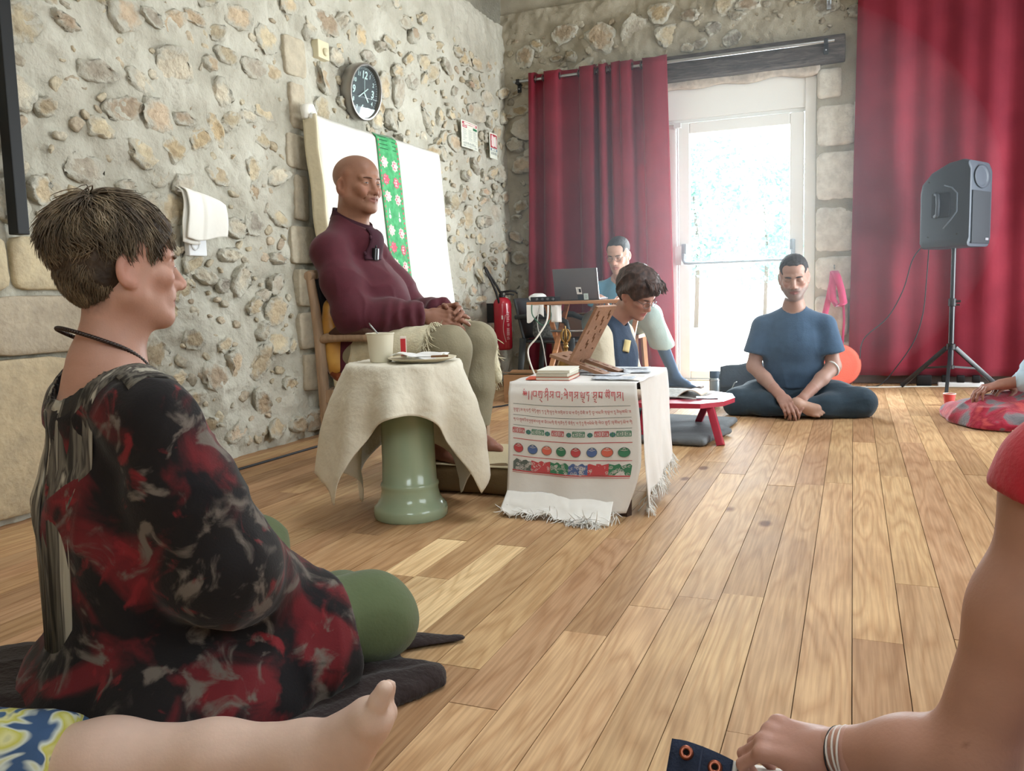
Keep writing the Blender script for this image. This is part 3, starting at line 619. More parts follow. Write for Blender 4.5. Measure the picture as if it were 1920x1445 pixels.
# small fittings
b = MB(); b.box((XL+.03,4.215,2.20),(.05,.11,.10),None,.006); th = tag(b.build('thermostat', mat('cream_plastic',(214,206,176),.5)),'small cream room thermostat high on the stone wall','thermostat')
b = MB(); b.lathe([(.022,0),(.020,.012),(.0,.012)],(XL+.055,4.225,2.19),16,M=Matrix.Rotation(R90,3,'Y')); b.build('dial', mat('cream_plastic',(214,206,176),.5), th, smooth=True)
sw = thing('light_switch','white plastic switch plate below the hanging towel','switch',(XL+.02,3.11,1.055))
WP = mat('white_plastic',(226,228,230),.4); b = MB(); b.box((XL+.028,3.115,1.055),(.03,.115,.10),None,.006); b.build('switch_plate', WP, sw)
b = MB(); b.lathe([(.026,0),(.026,.006),(.020,.008),(.018,.003)],(XL+.043,3.095,1.055),20,M=Matrix.Rotation(R90,3,'Y')); b.build('socket', WP, sw, auto=40)
# towel hung over a rail
tw = thing('hand_towel','cream folded hand towel hanging on the stone wall','towel',(XL+.06,3.15,1.1))
def towel(u,v):
    y = 3.015+.245*u + .008*math.sin(v*5)*(1-u)
    top = 1.315-.055*u**3.0-.01*math.sin(u*3.1); z = top - v*(top-(1.085-.012*math.sin(u*5)))
    x = XL+.075 + .006*math.sin(u*7+1)+.012*math.sin(v*3)+.008*min(1,max(0,(u-.42)*25)) - .04*max(0,1-v*9)**2
    return (x,y,z)
b = MB(); b.grid(towel,30,30,.005); b.build('front_layer', LINEN, tw, smooth=True)
b = MB(); b.grid(lambda u,v: (lambda q:(q[0]-.022,q[1]-.012+.006*math.sin(v*8),q[2]-.022*v+.004))(towel(u*.45,v)),14,24,.005); b.build('back_layer', LINEN, tw, smooth=True)
b = MB(); b.tube([(XL+.02,3.02,1.30),(XL+.055,3.02,1.295),(XL+.058,3.25,1.265)],.007,8); b.build('towel_rail', mat('white_plastic',(226,228,230),.4), tw, smooth=True)
# the two safety notices
def sign(name,label,y0,y1,z0,z1,x=XL+.04):
    root = thing(name,label,'sign',(x,(y0+y1)/2,z0)); fn = lambda u,v,n=0: Vector((x+n+.006*math.sin(u*3),y0+(y1-y0)*u,z0+(z1-z0)*v))
    b = MB(); b.grid(lambda u,v: fn(u,v,0),8,2,.004); b.build('panel', mat('notice_white',(226,230,218),.5), root); return root,fn
def rect(fn,u0,u1,v0,v1,mb,n=.0015): decal(fn,[(u0,v0),((u0+u1)/2,v0),(u1,v0),(u1,v1),((u0+u1)/2,v1),(u0,v1)],mb,n)
RED = mat('notice_red',(178,40,58),.5); GRN = mat('notice_green',(48,120,84),.5); GRY = mat('notice_grey',(130,140,138),.6); BLU = mat('notice_blue',(90,122,146),.5)
s1,fn = sign('safety_notice','white safety instruction notice with a red heading on the stone wall',6.06,6.36,1.93,2.135)
r_,g_,y_ = MB(),MB(),MB(); R_ = random.Random(3)
rect(fn,.05,.95,.86,.96,r_); rect(fn,.06,.30,.74,.83,r_); rect(fn,.68,.95,.73,.82,g_)
for c in range(3):
    for k in range(9): 
        u0 = .07+.31*c; rect(fn,u0,u0+R_.uniform(.14,.25),.68-.045*k,.69-.045*k,y_)
rect(fn,.05,.95,.265,.275,y_)
for k in range(12): rect(fn,.09+.065*k,.115+.065*k,.13,.13+R_.uniform(.05,.09),y_)
for k in range(3): rect(fn,.08,.9,.04+.025*k,.05+.025*k,y_)
w_ = MB(); rect(fn,.12,.40,.885,.935,w_,.002); rect(fn,.50,.53,.87,.95,w_,.002); rect(fn,.60,.88,.885,.935,w_,.002); rect(fn,.09,.27,.765,.80,w_,.002)
r_.build('red_heading',RED,s1,kind='stuff'); g_.build('green_heading',GRN,s1); y_.build('print_lines',GRY,s1,kind='stuff'); w_.build('heading_print',mat('notice_pale',(236,214,214),.6),s1,kind='stuff')
s2,fn = sign('extinguisher_sign','narrow red and white fire extinguisher pictogram sign on the stone wall',6.61,6.765,1.915,2.125)
r_,w_,b_,y_ = MB(),MB(),MB(),MB(); rect(fn,.07,.93,.42,.95,r_); rect(fn,.24,.52,.46,.78,w_,.002); decal(fn,[(.24,.78),(.28,.85),(.34,.88),(.34,.92),(.20,.92),(.18,.86),(.14,.70),(.17,.70),(.22,.88),(.42,.88),(.48,.85),(.52,.78)],w_,.002)
decal(fn,[(.66,.46),(.86,.46),(.86,.72),(.80,.82),(.74,.78),(.70,.70)],w_,.002); rect(fn,.07,.93,.30,.40,b_)
for k in range(7): rect(fn,.12+.11*k,.17+.11*k,.15,.25,y_)
r_.build('red_field',RED,s2); w_.build('pictogram',mat('notice_pale',(236,214,214),.6),s2,kind='stuff'); b_.build('blue_strip',BLU,s2); y_.build('print_lines',GRY,s2,kind='stuff')
# paper pinned at the edge of the right curtain
b = MB(); b.grid(lambda u,v: (-.01+.11*u,YB-.06-.02*u,1.93+.21*v),3,3,.001); tag(b.build('paper_notice', mat('paper',(214,216,214),.8)),'white paper notice half hidden by the right curtain','paper')
# loose cable on the floor along the wall
b = MB(); ptsc = [(-2.72,2.2,.006),(-2.66,3.05,.006),(-2.64,3.6,.006),(-2.60,4.3,.006),(-2.5,4.9,.006),(-2.25,5.3,.006),(-2.1,5.75,.006)]; b.tube(ptsc,.006,8); tag(b.build('floor_cable', mat('cable_black',(40,40,42),.6), smooth=True),'black cable lying on the floor along the stone wall','cable')
# ------------------------------------------------------------------ organic shapes: smooth distance fields turned into one continuous mesh
A = lambda *p: np.array(p, float)
def nrm(v): v = np.asarray(v,float); return v/(np.linalg.norm(v)+1e-12)
class Field:
    def __init__(s, k=.02): s.ops = []; s.k = k
    def _add(s, fn, lo, hi, k, op): s.ops.append((fn, np.minimum(lo,hi), np.maximum(lo,hi), s.k if k is None else k, op)); return s
    def cap(s, a, b, ra, rb=None, k=None, op='u', flat=None, fs=1.):
        """tapered capsule; flat = (axis) squeezed by fs along that axis"""
        a,b = A(*a),A(*b); rb = ra if rb is None else rb; r = max(ra,rb); fl = None if flat is None else nrm(flat)
        def fn(P):
            pa = P-a; ba = b-a; q = (ba*ba).sum()+1e-12; t = np.clip((pa@ba)/q,0,1); d = pa-t[...,None]*ba
            if fl is not None: d = d + (d@fl)[...,None]*fl*(1/fs-1)
            L = np.sqrt((d*d).sum(-1)) - (ra+(rb-ra)*t)
            return L*(min(1,fs) if fl is not None else 1)
        return s._add(fn, np.minimum(a,b)-r, np.maximum(a,b)+r, k, op)
    def chain(s, pts, rs, k=None, op='u', flat=None, fs=1.):
        for i in range(len(pts)-1): s.cap(pts[i],pts[i+1],rs[i],rs[i+1],k,op,flat,fs)
        return s
    def ell(s, c, r, R=None, k=None, op='u'):
        c,r = A(*c),A(*r); R = np.eye(3) if R is None else np.asarray(R,float)
        def fn(P):
            q = (P-c)@R; k0 = np.sqrt(((q/r)**2).sum(-1)); k1 = np.sqrt(((q/(r*r))**2).sum(-1))+1e-9
            return np.where(k0<1e-4, -r.min(), k0*(k0-1)/k1)
        e = np.sqrt(((R*r)**2).sum(1)); return s._add(fn, c-e, c+e, k, op)
    def box(s, c, h, R=None, rad=.01, k=None, op='u'):
        c,h = A(*c),A(*h); R = np.eye(3) if R is None else np.asarray(R,float)
        def fn(P):
            q = np.abs((P-c)@R)-h+rad; return np.sqrt((np.maximum(q,0)**2).sum(-1))+np.minimum(q.max(-1),0)-rad
        e = np.abs(R)@h; return s._add(fn, c-e, c+e, k, op)
    def cut(s, p, n, k=.003):
        """keep the side of the plane the normal points away from"""
        p,n = A(*p),nrm(n); s.ops.append((lambda P: (P-p)@n, None, None, k, 'i')); return s
    def mesh(s, res, pad=.012):
        us = [o for o in s.ops if o[4]=='u']; lo = np.min([o[1] for o in us],0)-pad; hi = np.max([o[2] for o in us],0)+pad
        n = np.ceil((hi-lo)/res).astype(int)+1; ax = [lo[i]+res*np.arange(n[i]) for i in range(3)]
        F = np.full(n, .5, np.float32)
        for fn,a,b,k,op in s.ops:
            if a is None: i0 = np.zeros(3,int); i1 = n
            else: i0 = np.clip(np.floor((a-k-3*res-lo)/res).astype(int),0,n); i1 = np.clip(np.ceil((b+k+3*res-lo)/res).astype(int)+1,0,n)
            if (i1<=i0).any(): continue
            sl = tuple(slice(i0[i],i1[i]) for i in range(3)); P = np.stack(np.meshgrid(*[ax[i][i0[i]:i1[i]] for i in range(3)],indexing='ij'),-1)
            d = fn(P).astype(np.float32); f = F[sl]
            if op == 'u': h = np.maximum(k-np.abs(f-d),0)/k; F[sl] = np.minimum(f,d)-h*h*k*.25
            elif op == 's': d = -d; h = np.maximum(k-np.abs(f-d),0)/k; F[sl] = np.maximum(f,d)+h*h*k*.25
            else: h = np.maximum(k-np.abs(f-d),0)/k; F[sl] = np.maximum(f,d)+h*h*k*.25
        F[0]=F[-1]=.5; F[:,0]=F[:,-1]=.5; F[:,:,0]=F[:,:,-1]=.5
        S = F<0; c = S[:-1,:-1,:-1].astype(np.int8)
        c = sum(S[i:n[0]-1+i, j:n[1]-1+j, l:n[2]-1+l].astype(np.int8) for i in (0,1) for j in (0,1) for l in (0,1))
        act = (c>0)&(c<8); I = np.argwhere(act); idx = np.full(act.shape,-1,np.int32); idx[act] = np.arange(len(I))
        acc = np.zeros((len(I),3)); cnt = np.zeros(len(I)); i,j,l = I.T
        cor = {(a,b,d): F[i+a,j+b,l+d] for a in (0,1) for b in (0,1) for d in (0,1)}
        for ax_ in range(3):
            for u in (0,1):
                for v in (0,1):
                    p0 = [0,0,0]; o = [x for x in range(3) if x!=ax_]; p0[o[0]]=u; p0[o[1]]=v; p1 = list(p0); p1[ax_]=1
                    f0,f1 = cor[tuple(p0)],cor[tuple(p1)]; m = (f0<0)!=(f1<0); t = np.where(m, f0/(f0-f1+1e-20), 0)
                    q = np.tile(np.array(p0,float),(len(I),1)); q[:,ax_] += t; acc += q*m[:,None]; cnt += m
        V = lo + (I + acc/np.maximum(cnt,1)[:,None])*res
        quads = []
        for ax_ in range(3):
            o = [x for x in range(3) if x!=ax_]; a = [slice(1,-1)]*3; a[ax_] = slice(0,-1); b = [slice(1,-1)]*3; b[ax_] = slice(1,None)
            S0,S1 = S[tuple(a)],S[tuple(b)]; E = np.argwhere(S0!=S1)
            if not len(E): continue
            sgn = S0[tuple(E.T)]; E = E + np.array([0 if x==ax_ else 1 for x in range(3)])
            def g(du,dv):
                q = E.copy(); q[:,o[0]] -= du; q[:,o[1]] -= dv; return idx[tuple(q.T)]
            Q = np.stack([g(1,1),g(0,1),g(0,0),g(1,0)],1); flip = sgn if ax_ != 1 else ~sgn
            Q[~flip] = Q[~flip][:,::-1]; quads.append(Q)
        Q = np.vstack(quads); Q = Q[(Q>=0).all(1)]
        return V, Q
def vnormals(V,F):
    n = np.cross(V[F[:,2]]-V[F[:,0]], V[F[:,3]]-V[F[:,1]]); N = np.zeros_like(V)
    for i in range(4): np.add.at(N, F[:,i], n)
    return N/(np.linalg.norm(N,axis=1,keepdims=True)+1e-12)
def relax(V,F,it=1,w=.5):
    for _ in range(it):
        S = np.zeros_like(V); C = np.zeros(len(V))
        for a,b in ((0,1),(1,2),(2,3),(3,0)):
            np.add.at(S,F[:,a],V[F[:,b]]); np.add.at(C,F[:,a],1); np.add.at(S,F[:,b],V[F[:,a]]); np.add.at(C,F[:,b],1)
        V = V*(1-w)+w*S/np.maximum(C,1)[:,None]
    return V
def cloth_mesh(field, res, name, mt, parent, folds=None, it=2, col=None, label=None):
    """folds(V,N) -> signed offset along the normal"""
    V,F = field.mesh(res); V = relax(V,F,it)
    if folds is not None: N = vnormals(V,F); V = V + N*np.asarray(folds(V,N))[:,None]
    return link(name, mesh_np(name,V,F,None if col is None else col(V)), mt, parent, True, label)
def ridge(P, scale, dirn=None, stretch=4., seed=0, n=2):
    """fold pattern: noise squeezed across and drawn out along dirn, sharpened into creases"""
    P = np.asarray(P)*scale
    if dirn is not None: d = nrm(dirn); P = P + (P@d)[:,None]*d*(1/stretch-1)
    v = fbm(P,n,seed); return 1-2*np.abs(v)**.7
def frame(fwd, up=(0,0,1)):
    """columns: right, forward, up"""
    f = nrm(fwd); r = nrm(np.cross(f,up)); u = np.cross(r,f); return np.stack([r,f,u],1)
def tilt(R, pitch=0, roll=0, yaw=0):
    """turn a frame: pitch>0 looks down, yaw>0 turns to its left, roll>0 leans to its right"""
    p,r,y = map(math.radians,(pitch,roll,yaw)); cp,sp,cr,sr,cy,sy = math.cos(p),math.sin(p),math.cos(r),math.sin(r),math.cos(y),math.sin(y)
    Y = np.array([[cy,-sy,0],[sy,cy,0],[0,0,1]]); X = np.array([[1,0,0],[0,cp,sp],[0,-sp,cp]]); Z = np.array([[cr,0,sr],[0,1,0],[-sr,0,cr]])
    return R@Y@X@Z
class Head:
    """a head in its own axes: x right, y to the face, z up, origin between the ears at eye height"""
    def __init__(s, c, R, sc=1., jaw=1., nose=1., ear=1., gaunt=0., lids=0., smile=0., long=1.):
        s.c = A(*c); s.R = np.asarray(R); s.sc = sc; s.p = dict(jaw=jaw,nose=nose,ear=ear,gaunt=gaunt,lids=lids,smile=smile,long=long)
    def w(s, x,y,z): return s.c + s.R@(A(x,y,z)*s.sc)
    def loc(s, V): return ((V-s.c)@s.R)/s.sc
    def add(s, F, neck=None, neck_r=(.054,.060)):
        w,k,p = s.w,s.sc,s.p; E = lambda c,r,kk=.02,op='u': F.ell(w(*c),A(*r)*k,s.R,kk*k,op)
        C = lambda a,b,ra,rb=None,kk=.015,op='u': F.cap(w(*a),w(*b),ra*k,(rb if rb is not None else ra)*k,kk*k,op)
        lg = p['long']
        E((0,-.022,.042),(.075,.096,.078)); E((0,.010,.045),(.068,.084,.066)); E((0,.028,-.035*lg),(.058*p['jaw'],.066,.080*lg),.03)
        for x in (-1,1):
            C((x*.052*p['jaw'],.0,-.060*lg),(x*.018,.070,-.098*lg),.018,.016,.03); E((x*.042,.062,-.022),(.022,.024,.018),.02)
            C((x*.012,.088,.020),(x*.044,.072,.020),.010,.009,.014)
            if p['gaunt']: E((x*.056,.060,-.058*lg),(.012,.026,.022),.03,'s')
        for x in (-1,1): C((x*.056,.012,.030),(x*.054*p['jaw'],.008,-.050*lg),.019,.017,.025)
        E((0,.078,-.100*lg),(.020,.017,.017),.02); E((0,.080,-.058*lg),(.030,.019,.024),.02)
        for x in (-1,1): E((x*.032,.100,.000),(.017,.015,.011),.016,'s')
        n = p['nose']
        C((0,.086,.012),(0,.106*n+.002,-.030*lg),.0085,.0115,.014); E((0,.108*n,-.036*lg),(.0125,.0125,.010),.008)
        for x in (-1,1): E((x*.0125,.098*n,-.039*lg),(.0085,.012,.0085),.007); E((x*.0065,.104*n,-.0465*lg),(.0035,.005,.004),.003,'s')
        for x in (-1,1): E((x*.032,.0795,-.001),(.0155,.0125,.0125),.006)        # lids over the eyeballs
        # mouth
        sm = p['smile']*.006; z0 = -.068*lg
        for z,ra,y in ((z0+.0062,.0044,.0955),(z0-.0065,.0052,.0945)):
            C((-.020,y-.009,z+sm*.6),(0,y,z),.0035,ra,.006); C((.020,y-.009,z+sm*.6),(0,y,z),.0035,ra,.006)
        C((-.025,.088,z0+sm),(0,.1035,z0-sm*.3),.0016,.0020,.004,'s'); C((.025,.088,z0+sm),(0,.1035,z0-sm*.3),.0016,.0020,.004,'s')
        if p['smile']:
            for x in (-1,1): E((x*.040,.073,-.036),(.017,.014,.014),.015); C((x*.026,.092,-.040),(x*.036,.074,-.066),.0010,.0010,.008,'s')
        for x in (-1,1):                                                        # ears
            e = p['ear']; Re = s.R@np.array([[math.cos(x*.35),-math.sin(x*.35),0],[math.sin(x*.35),math.cos(x*.35),0],[0,0,1]])
            F.ell(w(x*.079,-.012,-.012),A(.009,.021,.033)*k*e,Re,.008*k); F.ell(w(x*.087,-.006,-.008),A(.007,.011,.020)*k*e,Re,.006*k,'s'); F.ell(w(x*.077,-.002,-.038),A(.007,.009,.010)*k*e,Re,.006*k)
        if neck is not None:
            a = w(0,-.022,-.055); b = A(*neck); F.cap(a,b,neck_r[0]*k,neck_r[1]*k,.035*k)
            F.cap(w(0,.03,-.085*lg),a*.3+b*.7+s.R[:,1]*.02,.030*k,.034*k,.03*k)
    def eyes(s, parent, iris=(70,48,34), open_=.28, look=(0,0), ir=.36, white=(186,172,162)):
        for x in (-1,1):
            V=[];Cc=[];F=[]; nu,nv=14,8; r=.0163
            for i in range(nu+1):
                a = math.radians(-62+124*i/nu); wdt = math.cos(math.radians(-90+180*i/nu))**.8
                for j in range(nv+1):
                    b = (j/nv*2-1)*open_*wdt+.02; q = A(math.sin(a)*math.cos(b)*1.0, math.cos(a)*math.cos(b)*.82, math.sin(b)*.9)*r
                    V.append(s.w(x*.032+q[0],.0792+q[1],-.001+q[2])); da = math.hypot(a-look[0],(b-look[1])*1.0)
                    Cc.append(lin((16,12,10)) if da<.16 or j==nv else lin(iris) if da<ir else lin(white))
            for i in range(nu):
                for j in range(nv): F.append((i*(nv+1)+j,(i+1)*(nv+1)+j,(i+1)*(nv+1)+j+1,i*(nv+1)+j+1))
            link('eye', mesh_np('eye',V,F,np.array(Cc)), mat('eye_paint',rough=.15,attr=True,spec=.5), parent, True)
    def brows(s, parent, mt, th=.004, up=.0):
        for x in (-1,1):
            b = MB(); b.tube([s.w(x*(.012+.012*i),.0985-.0012*i*i-.0006*i,.0155+up+.003*math.sin(i*.9)) for i in range(4)],[th*s.sc*q for q in (.7,1.1,1,.5)],6); b.build('eyebrow', mt, parent, smooth=True)
    def skin(s, V, base, lip=None, beard=None, bcol=(70,64,60), extra=None):
        L = s.loc(V); base = np.array(lin(base)); C = np.tile(base,(len(V),1)); lg = s.p['long']
        n = fbm(V*60,3,3)[:,None]; C = C*(1+.06*n)
        red = np.clip(1-np.hypot((np.abs(L[:,0])-.045)/.03,(L[:,2]+.03)/.03),0,1)*(L[:,1]>.02); red = np.maximum(red,np.clip(1-np.linalg.norm((L-A(0,.11,-.035))/.025,axis=1),0,1)); red = np.maximum(red,.8*np.clip((np.abs(L[:,0])-.072)/.01,0,1)*(np.abs(L[:,2])<.06)*(L[:,1]>-.05))
        C = C*(1-red[:,None]*.13*np.array([0,1,1.]))
        if lip is not None:
            m = np.clip(1.25-np.hypot(L[:,0]/.025,(L[:,2]+.068*lg)/.011),0,1)*(L[:,1]>.078); m = np.clip(m*3,0,1)[:,None]; C = C*(1-m)+np.array(lin(lip))*m
        if beard is not None:
            z = L[:,2]; x = np.abs(L[:,0]); y = L[:,1]
            m = ((z<-.045*lg)&(y>.0)&(z>-.135)) * np.clip((-.043*lg-z)/.02,0,1)
            mous = ((z<-.044*lg)&(z>-.064*lg)&(x<.034)&(y>.07))*1.; m = np.maximum(m,mous)
            lipm = np.clip(1.2-np.hypot(L[:,0]/.022,(z+.069*lg)/.009),0,1)*(y>.08); m = m*(1-np.clip(lipm*4,0,1))*beard*(.75+.35*fbm(V*300,2,8))
            m = np.clip(m,0,1)[:,None]; C = C*(1-m)+np.array(lin(bcol))*m
        return np.clip(C if extra is None else extra(V,L,C),0,1)
def hand(F, wrist, R, side=1, curl=(.3,.35,.4,.45), thumb=.4, sc=1., spread=.06, k=.005, thumb_in=.2):
    """R columns: x to the thumb side, y to the fingers, z out of the back of the hand (x already carries the side)"""
    W = A(*wrist); R = np.asarray(R); w = lambda x,y,z: W + R@(A(x,y,z)*sc); r = lambda q: q*sc
    F.cap(w(0,-.03,0),w(0,.02,0),r(.026),r(.028),.02,flat=R[:,2],fs=.72)
    for x0,x1 in ((.024,.030),(.008,.010),(-.008,-.010),(-.022,-.028)): F.cap(w(x0,.015,0),w(x1,.084-.004*abs(x1)/.03,.002),r(.0135),r(.0115),.012)
    F.ell(w(.026,.032,-.008),A(.017,.028,.014)*sc,R,.012)
    L = ((.044,.026,.020),(.049,.030,.021),(.045,.027,.021),(.035,.021,.018)); rad = (.0092,.0095,.009,.0078)
    for i,(x,y) in enumerate(((.030,.082),(.010,.087),(-.010,.084),(-.028,.076))):
        p = A(x,y,.002); th = 0; c = curl[i] if hasattr(curl,'__len__') else curl; sp = spread*(1.5-i)
        F.ell(w(x,y-.002,.006),A(.0095,.011,.008)*sc,R,.008)
        for j,l in enumerate(L[i]):
            th += c*(.9,1.15,.7)[j]*1.2; d = A(math.sin(sp)*math.cos(th), math.cos(sp)*math.cos(th), -math.sin(th)); q = p+d*l
            F.cap(w(*p),w(*q),r(rad[i]*(1-.07*j)),r(rad[i]*(.95-.1*j)),.004 if j else k+.004); p = q
    d = nrm(A(.75-thumb_in,.62,-.30-thumb)); p = A(.024,.020,-.008)
    for j,(l,ra) in enumerate(((.040,.0135),(.034,.0112),(.027,.0098))):
        q = p+d*l; F.cap(w(*p),w(*q),r(ra),r(ra*.88),.008 if j==0 else .004); p = q; d = nrm(d+A(-.28,.22,-.1)*(1 if j else .8))
def foot(F, ankle, fwd, up, sc=1., side=1, k=.012, toe_up=0.):
    """fwd: heel to toes, up: sole to instep; side=+1 big toe on the right of fwd"""
    f = nrm(fwd); u = nrm(np.asarray(up)-f*np.dot(f,up)); r = np.cross(f,u)*side; a = A(*ankle); w = lambda x,y,z: a + (r*x+f*y+u*z)*sc; q = lambda v: v*sc
    F.cap(w(0,-.045,-.052),w(0,-.01,.0),q(.030),q(.034),.03); F.ell(w(0,-.050,-.058),A(.029,.030,.026)*sc,np.stack([r,f,u],1),.02)
    F.cap(w(0,-.03,-.062),w(.012,.115,-.066),q(.024),q(.024),.02); F.cap(w(0,-.03,-.062),w(-.026,.100,-.069),q(.022),q(.019),.02)
    F.cap(w(0,.0,-.012),w(.010,.10,-.054),q(.036),q(.026),.03); F.ell(w(.026,.118,-.064),A(.020,.022,.020)*sc,np.stack([r,f,u],1),.014)
    F.ell(w(.030,-.004,-.008),A(.011,.013,.013)*sc,None,.012); F.ell(w(-.030,-.010,-.014),A(.011,.013,.013)*sc,None,.012)
    for x,y,l,ra in ((.028,.134,.036,.0135),(.006,.136,.026,.0098),(-.010,.130,.022,.0092),(-.024,.122,.019,.0086),(-.037,.111,.016,.0080)):
        F.cap(w(x,y-.018,-.064),w(x*1.02,y+l*.45,-.066+toe_up*.5),q(ra),q(ra*1.02),.008); F.cap(w(x*1.02,y+l*.45,-.066+toe_up*.5),w(x*1.04,y+l,-.070+toe_up),q(ra),q(ra*.85),.004)
SKIN = lambda name='skin': mat(name,rough=.5,attr=True,spec=.35,bump=.06,bs=220,sss=.08)
def join(parts):
    Vs,Fs,Cs=[],[],[]; n=0
    for V,F,C in parts: Vs.append(V); Fs.append(F+n); Cs.append(C); n+=len(V)
    return np.vstack(Vs),np.vstack(Fs),np.vstack(Cs)
def flat_skin(V, base, amt=.07, blotch=None):
    C = np.tile(np.array(lin(base)),(len(V),1))*(1+amt*fbm(V*18,3,2)[:,None]+.04*fbm(V*90,2,5)[:,None]); return np.clip(C,0,1)
def spots(V, C, pts, r, col):
    for p in pts:
        m = np.clip(1.4-np.linalg.norm(V-A(*p),axis=1)/r,0,1)[:,None]; C = C*(1-m)+np.array(lin(col))*m
    return C
# ------------------------------------------------------------------ the man sitting cross-legged in front of the door
def man_by_door():
    root = thing('person','man with short hair and greying beard sitting cross-legged in a dark T-shirt, hands clasped','person',(-.33,5.42,0))
    ox, oy = -.335, 5.42
    fwd = nrm((.05,-1,0)); R0 = frame(fwd); rt = R0[:,0]         # his own right is -x
    P = lambda r,f,z: A(ox,oy,0)+rt*r+fwd*f+A(0,0,z)
    hd = Head(P(0,.06,.835), tilt(R0,14,2,0), sc=1.04, long=1.06, nose=1.02, gaunt=0)
    F = Field(.03); hd.add(F, P(0,.0,.62), (.050,.054)); F.cap(P(0,0,.64),P(0,-.01,.56),.062,.08,.04); V,Q = F.mesh(.0036)
    L = hd.loc(V)
    parts = [(V,Q,hd.skin(V,(168,132,118),(142,92,88),.85,(112,104,102)))]
    F = Field(.04); F.cap(P(0,0,.15),P(0,0,.42),.13,.13,flat=fwd,fs=.75); F.cap(P(0,0,.42),P(0,-.005,.55),.135,.12,flat=fwd,fs=.7); F.cap(P(-.15,0,.56),P(.15,0,.56),.05,.05); F.cap(P(0,0,.5),P(0,0,.63),.06,.055)
    sh = {}; 
    for s in (-1,1):
        S,E,Wp = P(.182*s,0,.53),P(.232*s,.06,.29),P(.060*s,.285,.125); sh[s] = (S,E,Wp)
        F.chain([S,S*.5+E*.5,E],[.052,.047,.042],.03); F.chain([E,E*.6+Wp*.4,Wp],[.042,.041,.028],.02)
        H,K,An = P(.09*s,.03,.10),P(.36*s if s<0 else .30,.16,.075),P(-.03*s,.24,.06); F.chain([H,K],[.085,.065],.03); F.chain([K,An],[.055,.035],.03)
    V,Q = F.mesh(.008); V = relax(V,Q,1); parts.append((V,Q,flat_skin(V,(166,132,120))))
    for s in (-1,1):
        F = Field(.01); S,E,Wp = sh[s]; d = nrm(P(.0,.40,.055)-Wp); up_ = nrm(A(0,0,1)*.6+fwd*.75); z = nrm(up_-d*np.dot(up_,d)); x = np.cross(d,z); x = x if np.dot(x,-rt*s)>0 else -x
        F.chain([E*.3+Wp*.7,Wp],[.036,.027],.02); hand(F,Wp+A(0,0,.006*s)+fwd*.012*s,np.stack([x,d,z],1),s,(.42,.46,.5,.52),.25,1.02)
        V,Q = F.mesh(.003); parts.append((V,Q,flat_skin(V,(164,126,114))))
    F = Field(.01); foot(F,P(-.03,.335,.098),P(-.4,.03,-.02)-P(0,0,0),fwd*.75+A(0,0,.6),.95,-1); V,Q = F.mesh(.0045); parts.append((V,Q,flat_skin(V,(176,142,126))))
    link('body', mesh_np('body',*join(parts)), SKIN(), root, True)
    hd.eyes(root,(60,60,58),.06,(0,-.4)); HB = mat('hair_dark_grey',(58,56,58),.7,var=.5,vs=80,bump=.5,bs=160)
    hd.brows(root,HB,.0042,-.001)
    F = Field(.012); F.ell(hd.w(0,-.026,.046),A(.0795,.1,.082)*hd.sc,hd.R,.01); F.ell(hd.w(0,.012,.05),A(.071,.086,.068)*hd.sc,hd.R,.02); F.ell(hd.w(0,.10,-.012),A(.070,.085,.096)*hd.sc,hd.R,.012,'s'); F.ell(hd.w(.042,.085,.055),A(.026,.045,.030)*hd.sc,hd.R,.012,'s'); F.ell(hd.w(-.042,.085,.055),A(.026,.045,.030)*hd.sc,hd.R,.012,'s'); F.cut(hd.w(0,0,-.055),-hd.R[:,2]+hd.R[:,1]*.5,.01)
    F.ell(hd.w(.079,.0,-.02),A(.03,.035,.045)*hd.sc,hd.R,.01,'s'); F.ell(hd.w(-.079,.0,-.02),A(.03,.035,.045)*hd.sc,hd.R,.01,'s')
    cloth_mesh(F,.004,'hair',HB,root,lambda V,N:.0022*fbm(V*90,2,3),1)
    # T-shirt
    TS = mat('tshirt_slate',(60,84,110),.9,var=.12,vs=30,bump=.15,bs=120,sheen=.15)
    F = Field(.04)
    for s in (-1,1):
        S,E,Wp = sh[s]; e = S+(E-S)*.68; F.cap(S,e,.066,.078,.05); F.box(e+nrm(E-S)*.08,(.10,.10,.08),frame(nrm(fwd),nrm(S-E)),.01,.003,'s')
    F.cap(P(0,.01,.17),P(0,.02,.40),.172,.172,flat=fwd,fs=.72); F.cap(P(0,.015,.40),P(0,0,.50),.172,.155,flat=fwd,fs=.68); F.cap(P(0,-.01,.60),P(-.17,0,.535),.055,.058); F.cap(P(0,-.01,.60),P(.17,0,.535),.055,.058); F.cap(P(0,-.01,.56),P(0,-.005,.615),.085,.066,.03)
    F.cap(P(0,.03,.665),P(0,-.01,.60),.062,.068,.004,'s'); F.cut(P(0,0,.16),(0,0,-1))
    def folds(V,N):
        h = (V[:,2]-.16); a = .006*ridge(V,9,(0,.2,1),3.5,4)*np.clip(1.2-h*2.2,.15,1)
        return a + .008*np.sin((V[:,2]*38+6*fbm(V*4,2,8)))*np.clip(.30-h,0,.14)*3
    cloth_mesh(F,.006,'tshirt',TS,root,folds)
    # trousers
    TR = mat('trousers_navy',(46,63,77),.9,var=.15,vs=25,bump=.15,bs=90,sheen=.1)
    F = Field(.05); F.ell(P(0,-.02,.115),(.185,.15,.115),None)
    for s in (-1,1):
        H,K = P(.09*s,.02,.11),P(.375*s if s<0 else .315,.17,.083); F.chain([H,H*.45+K*.55,K],[.108,.100,.084],.04); An = P(.02*s,.285,.07); F.chain([K,K*.5+An*.5,An],[.080,.066,.052],.04)
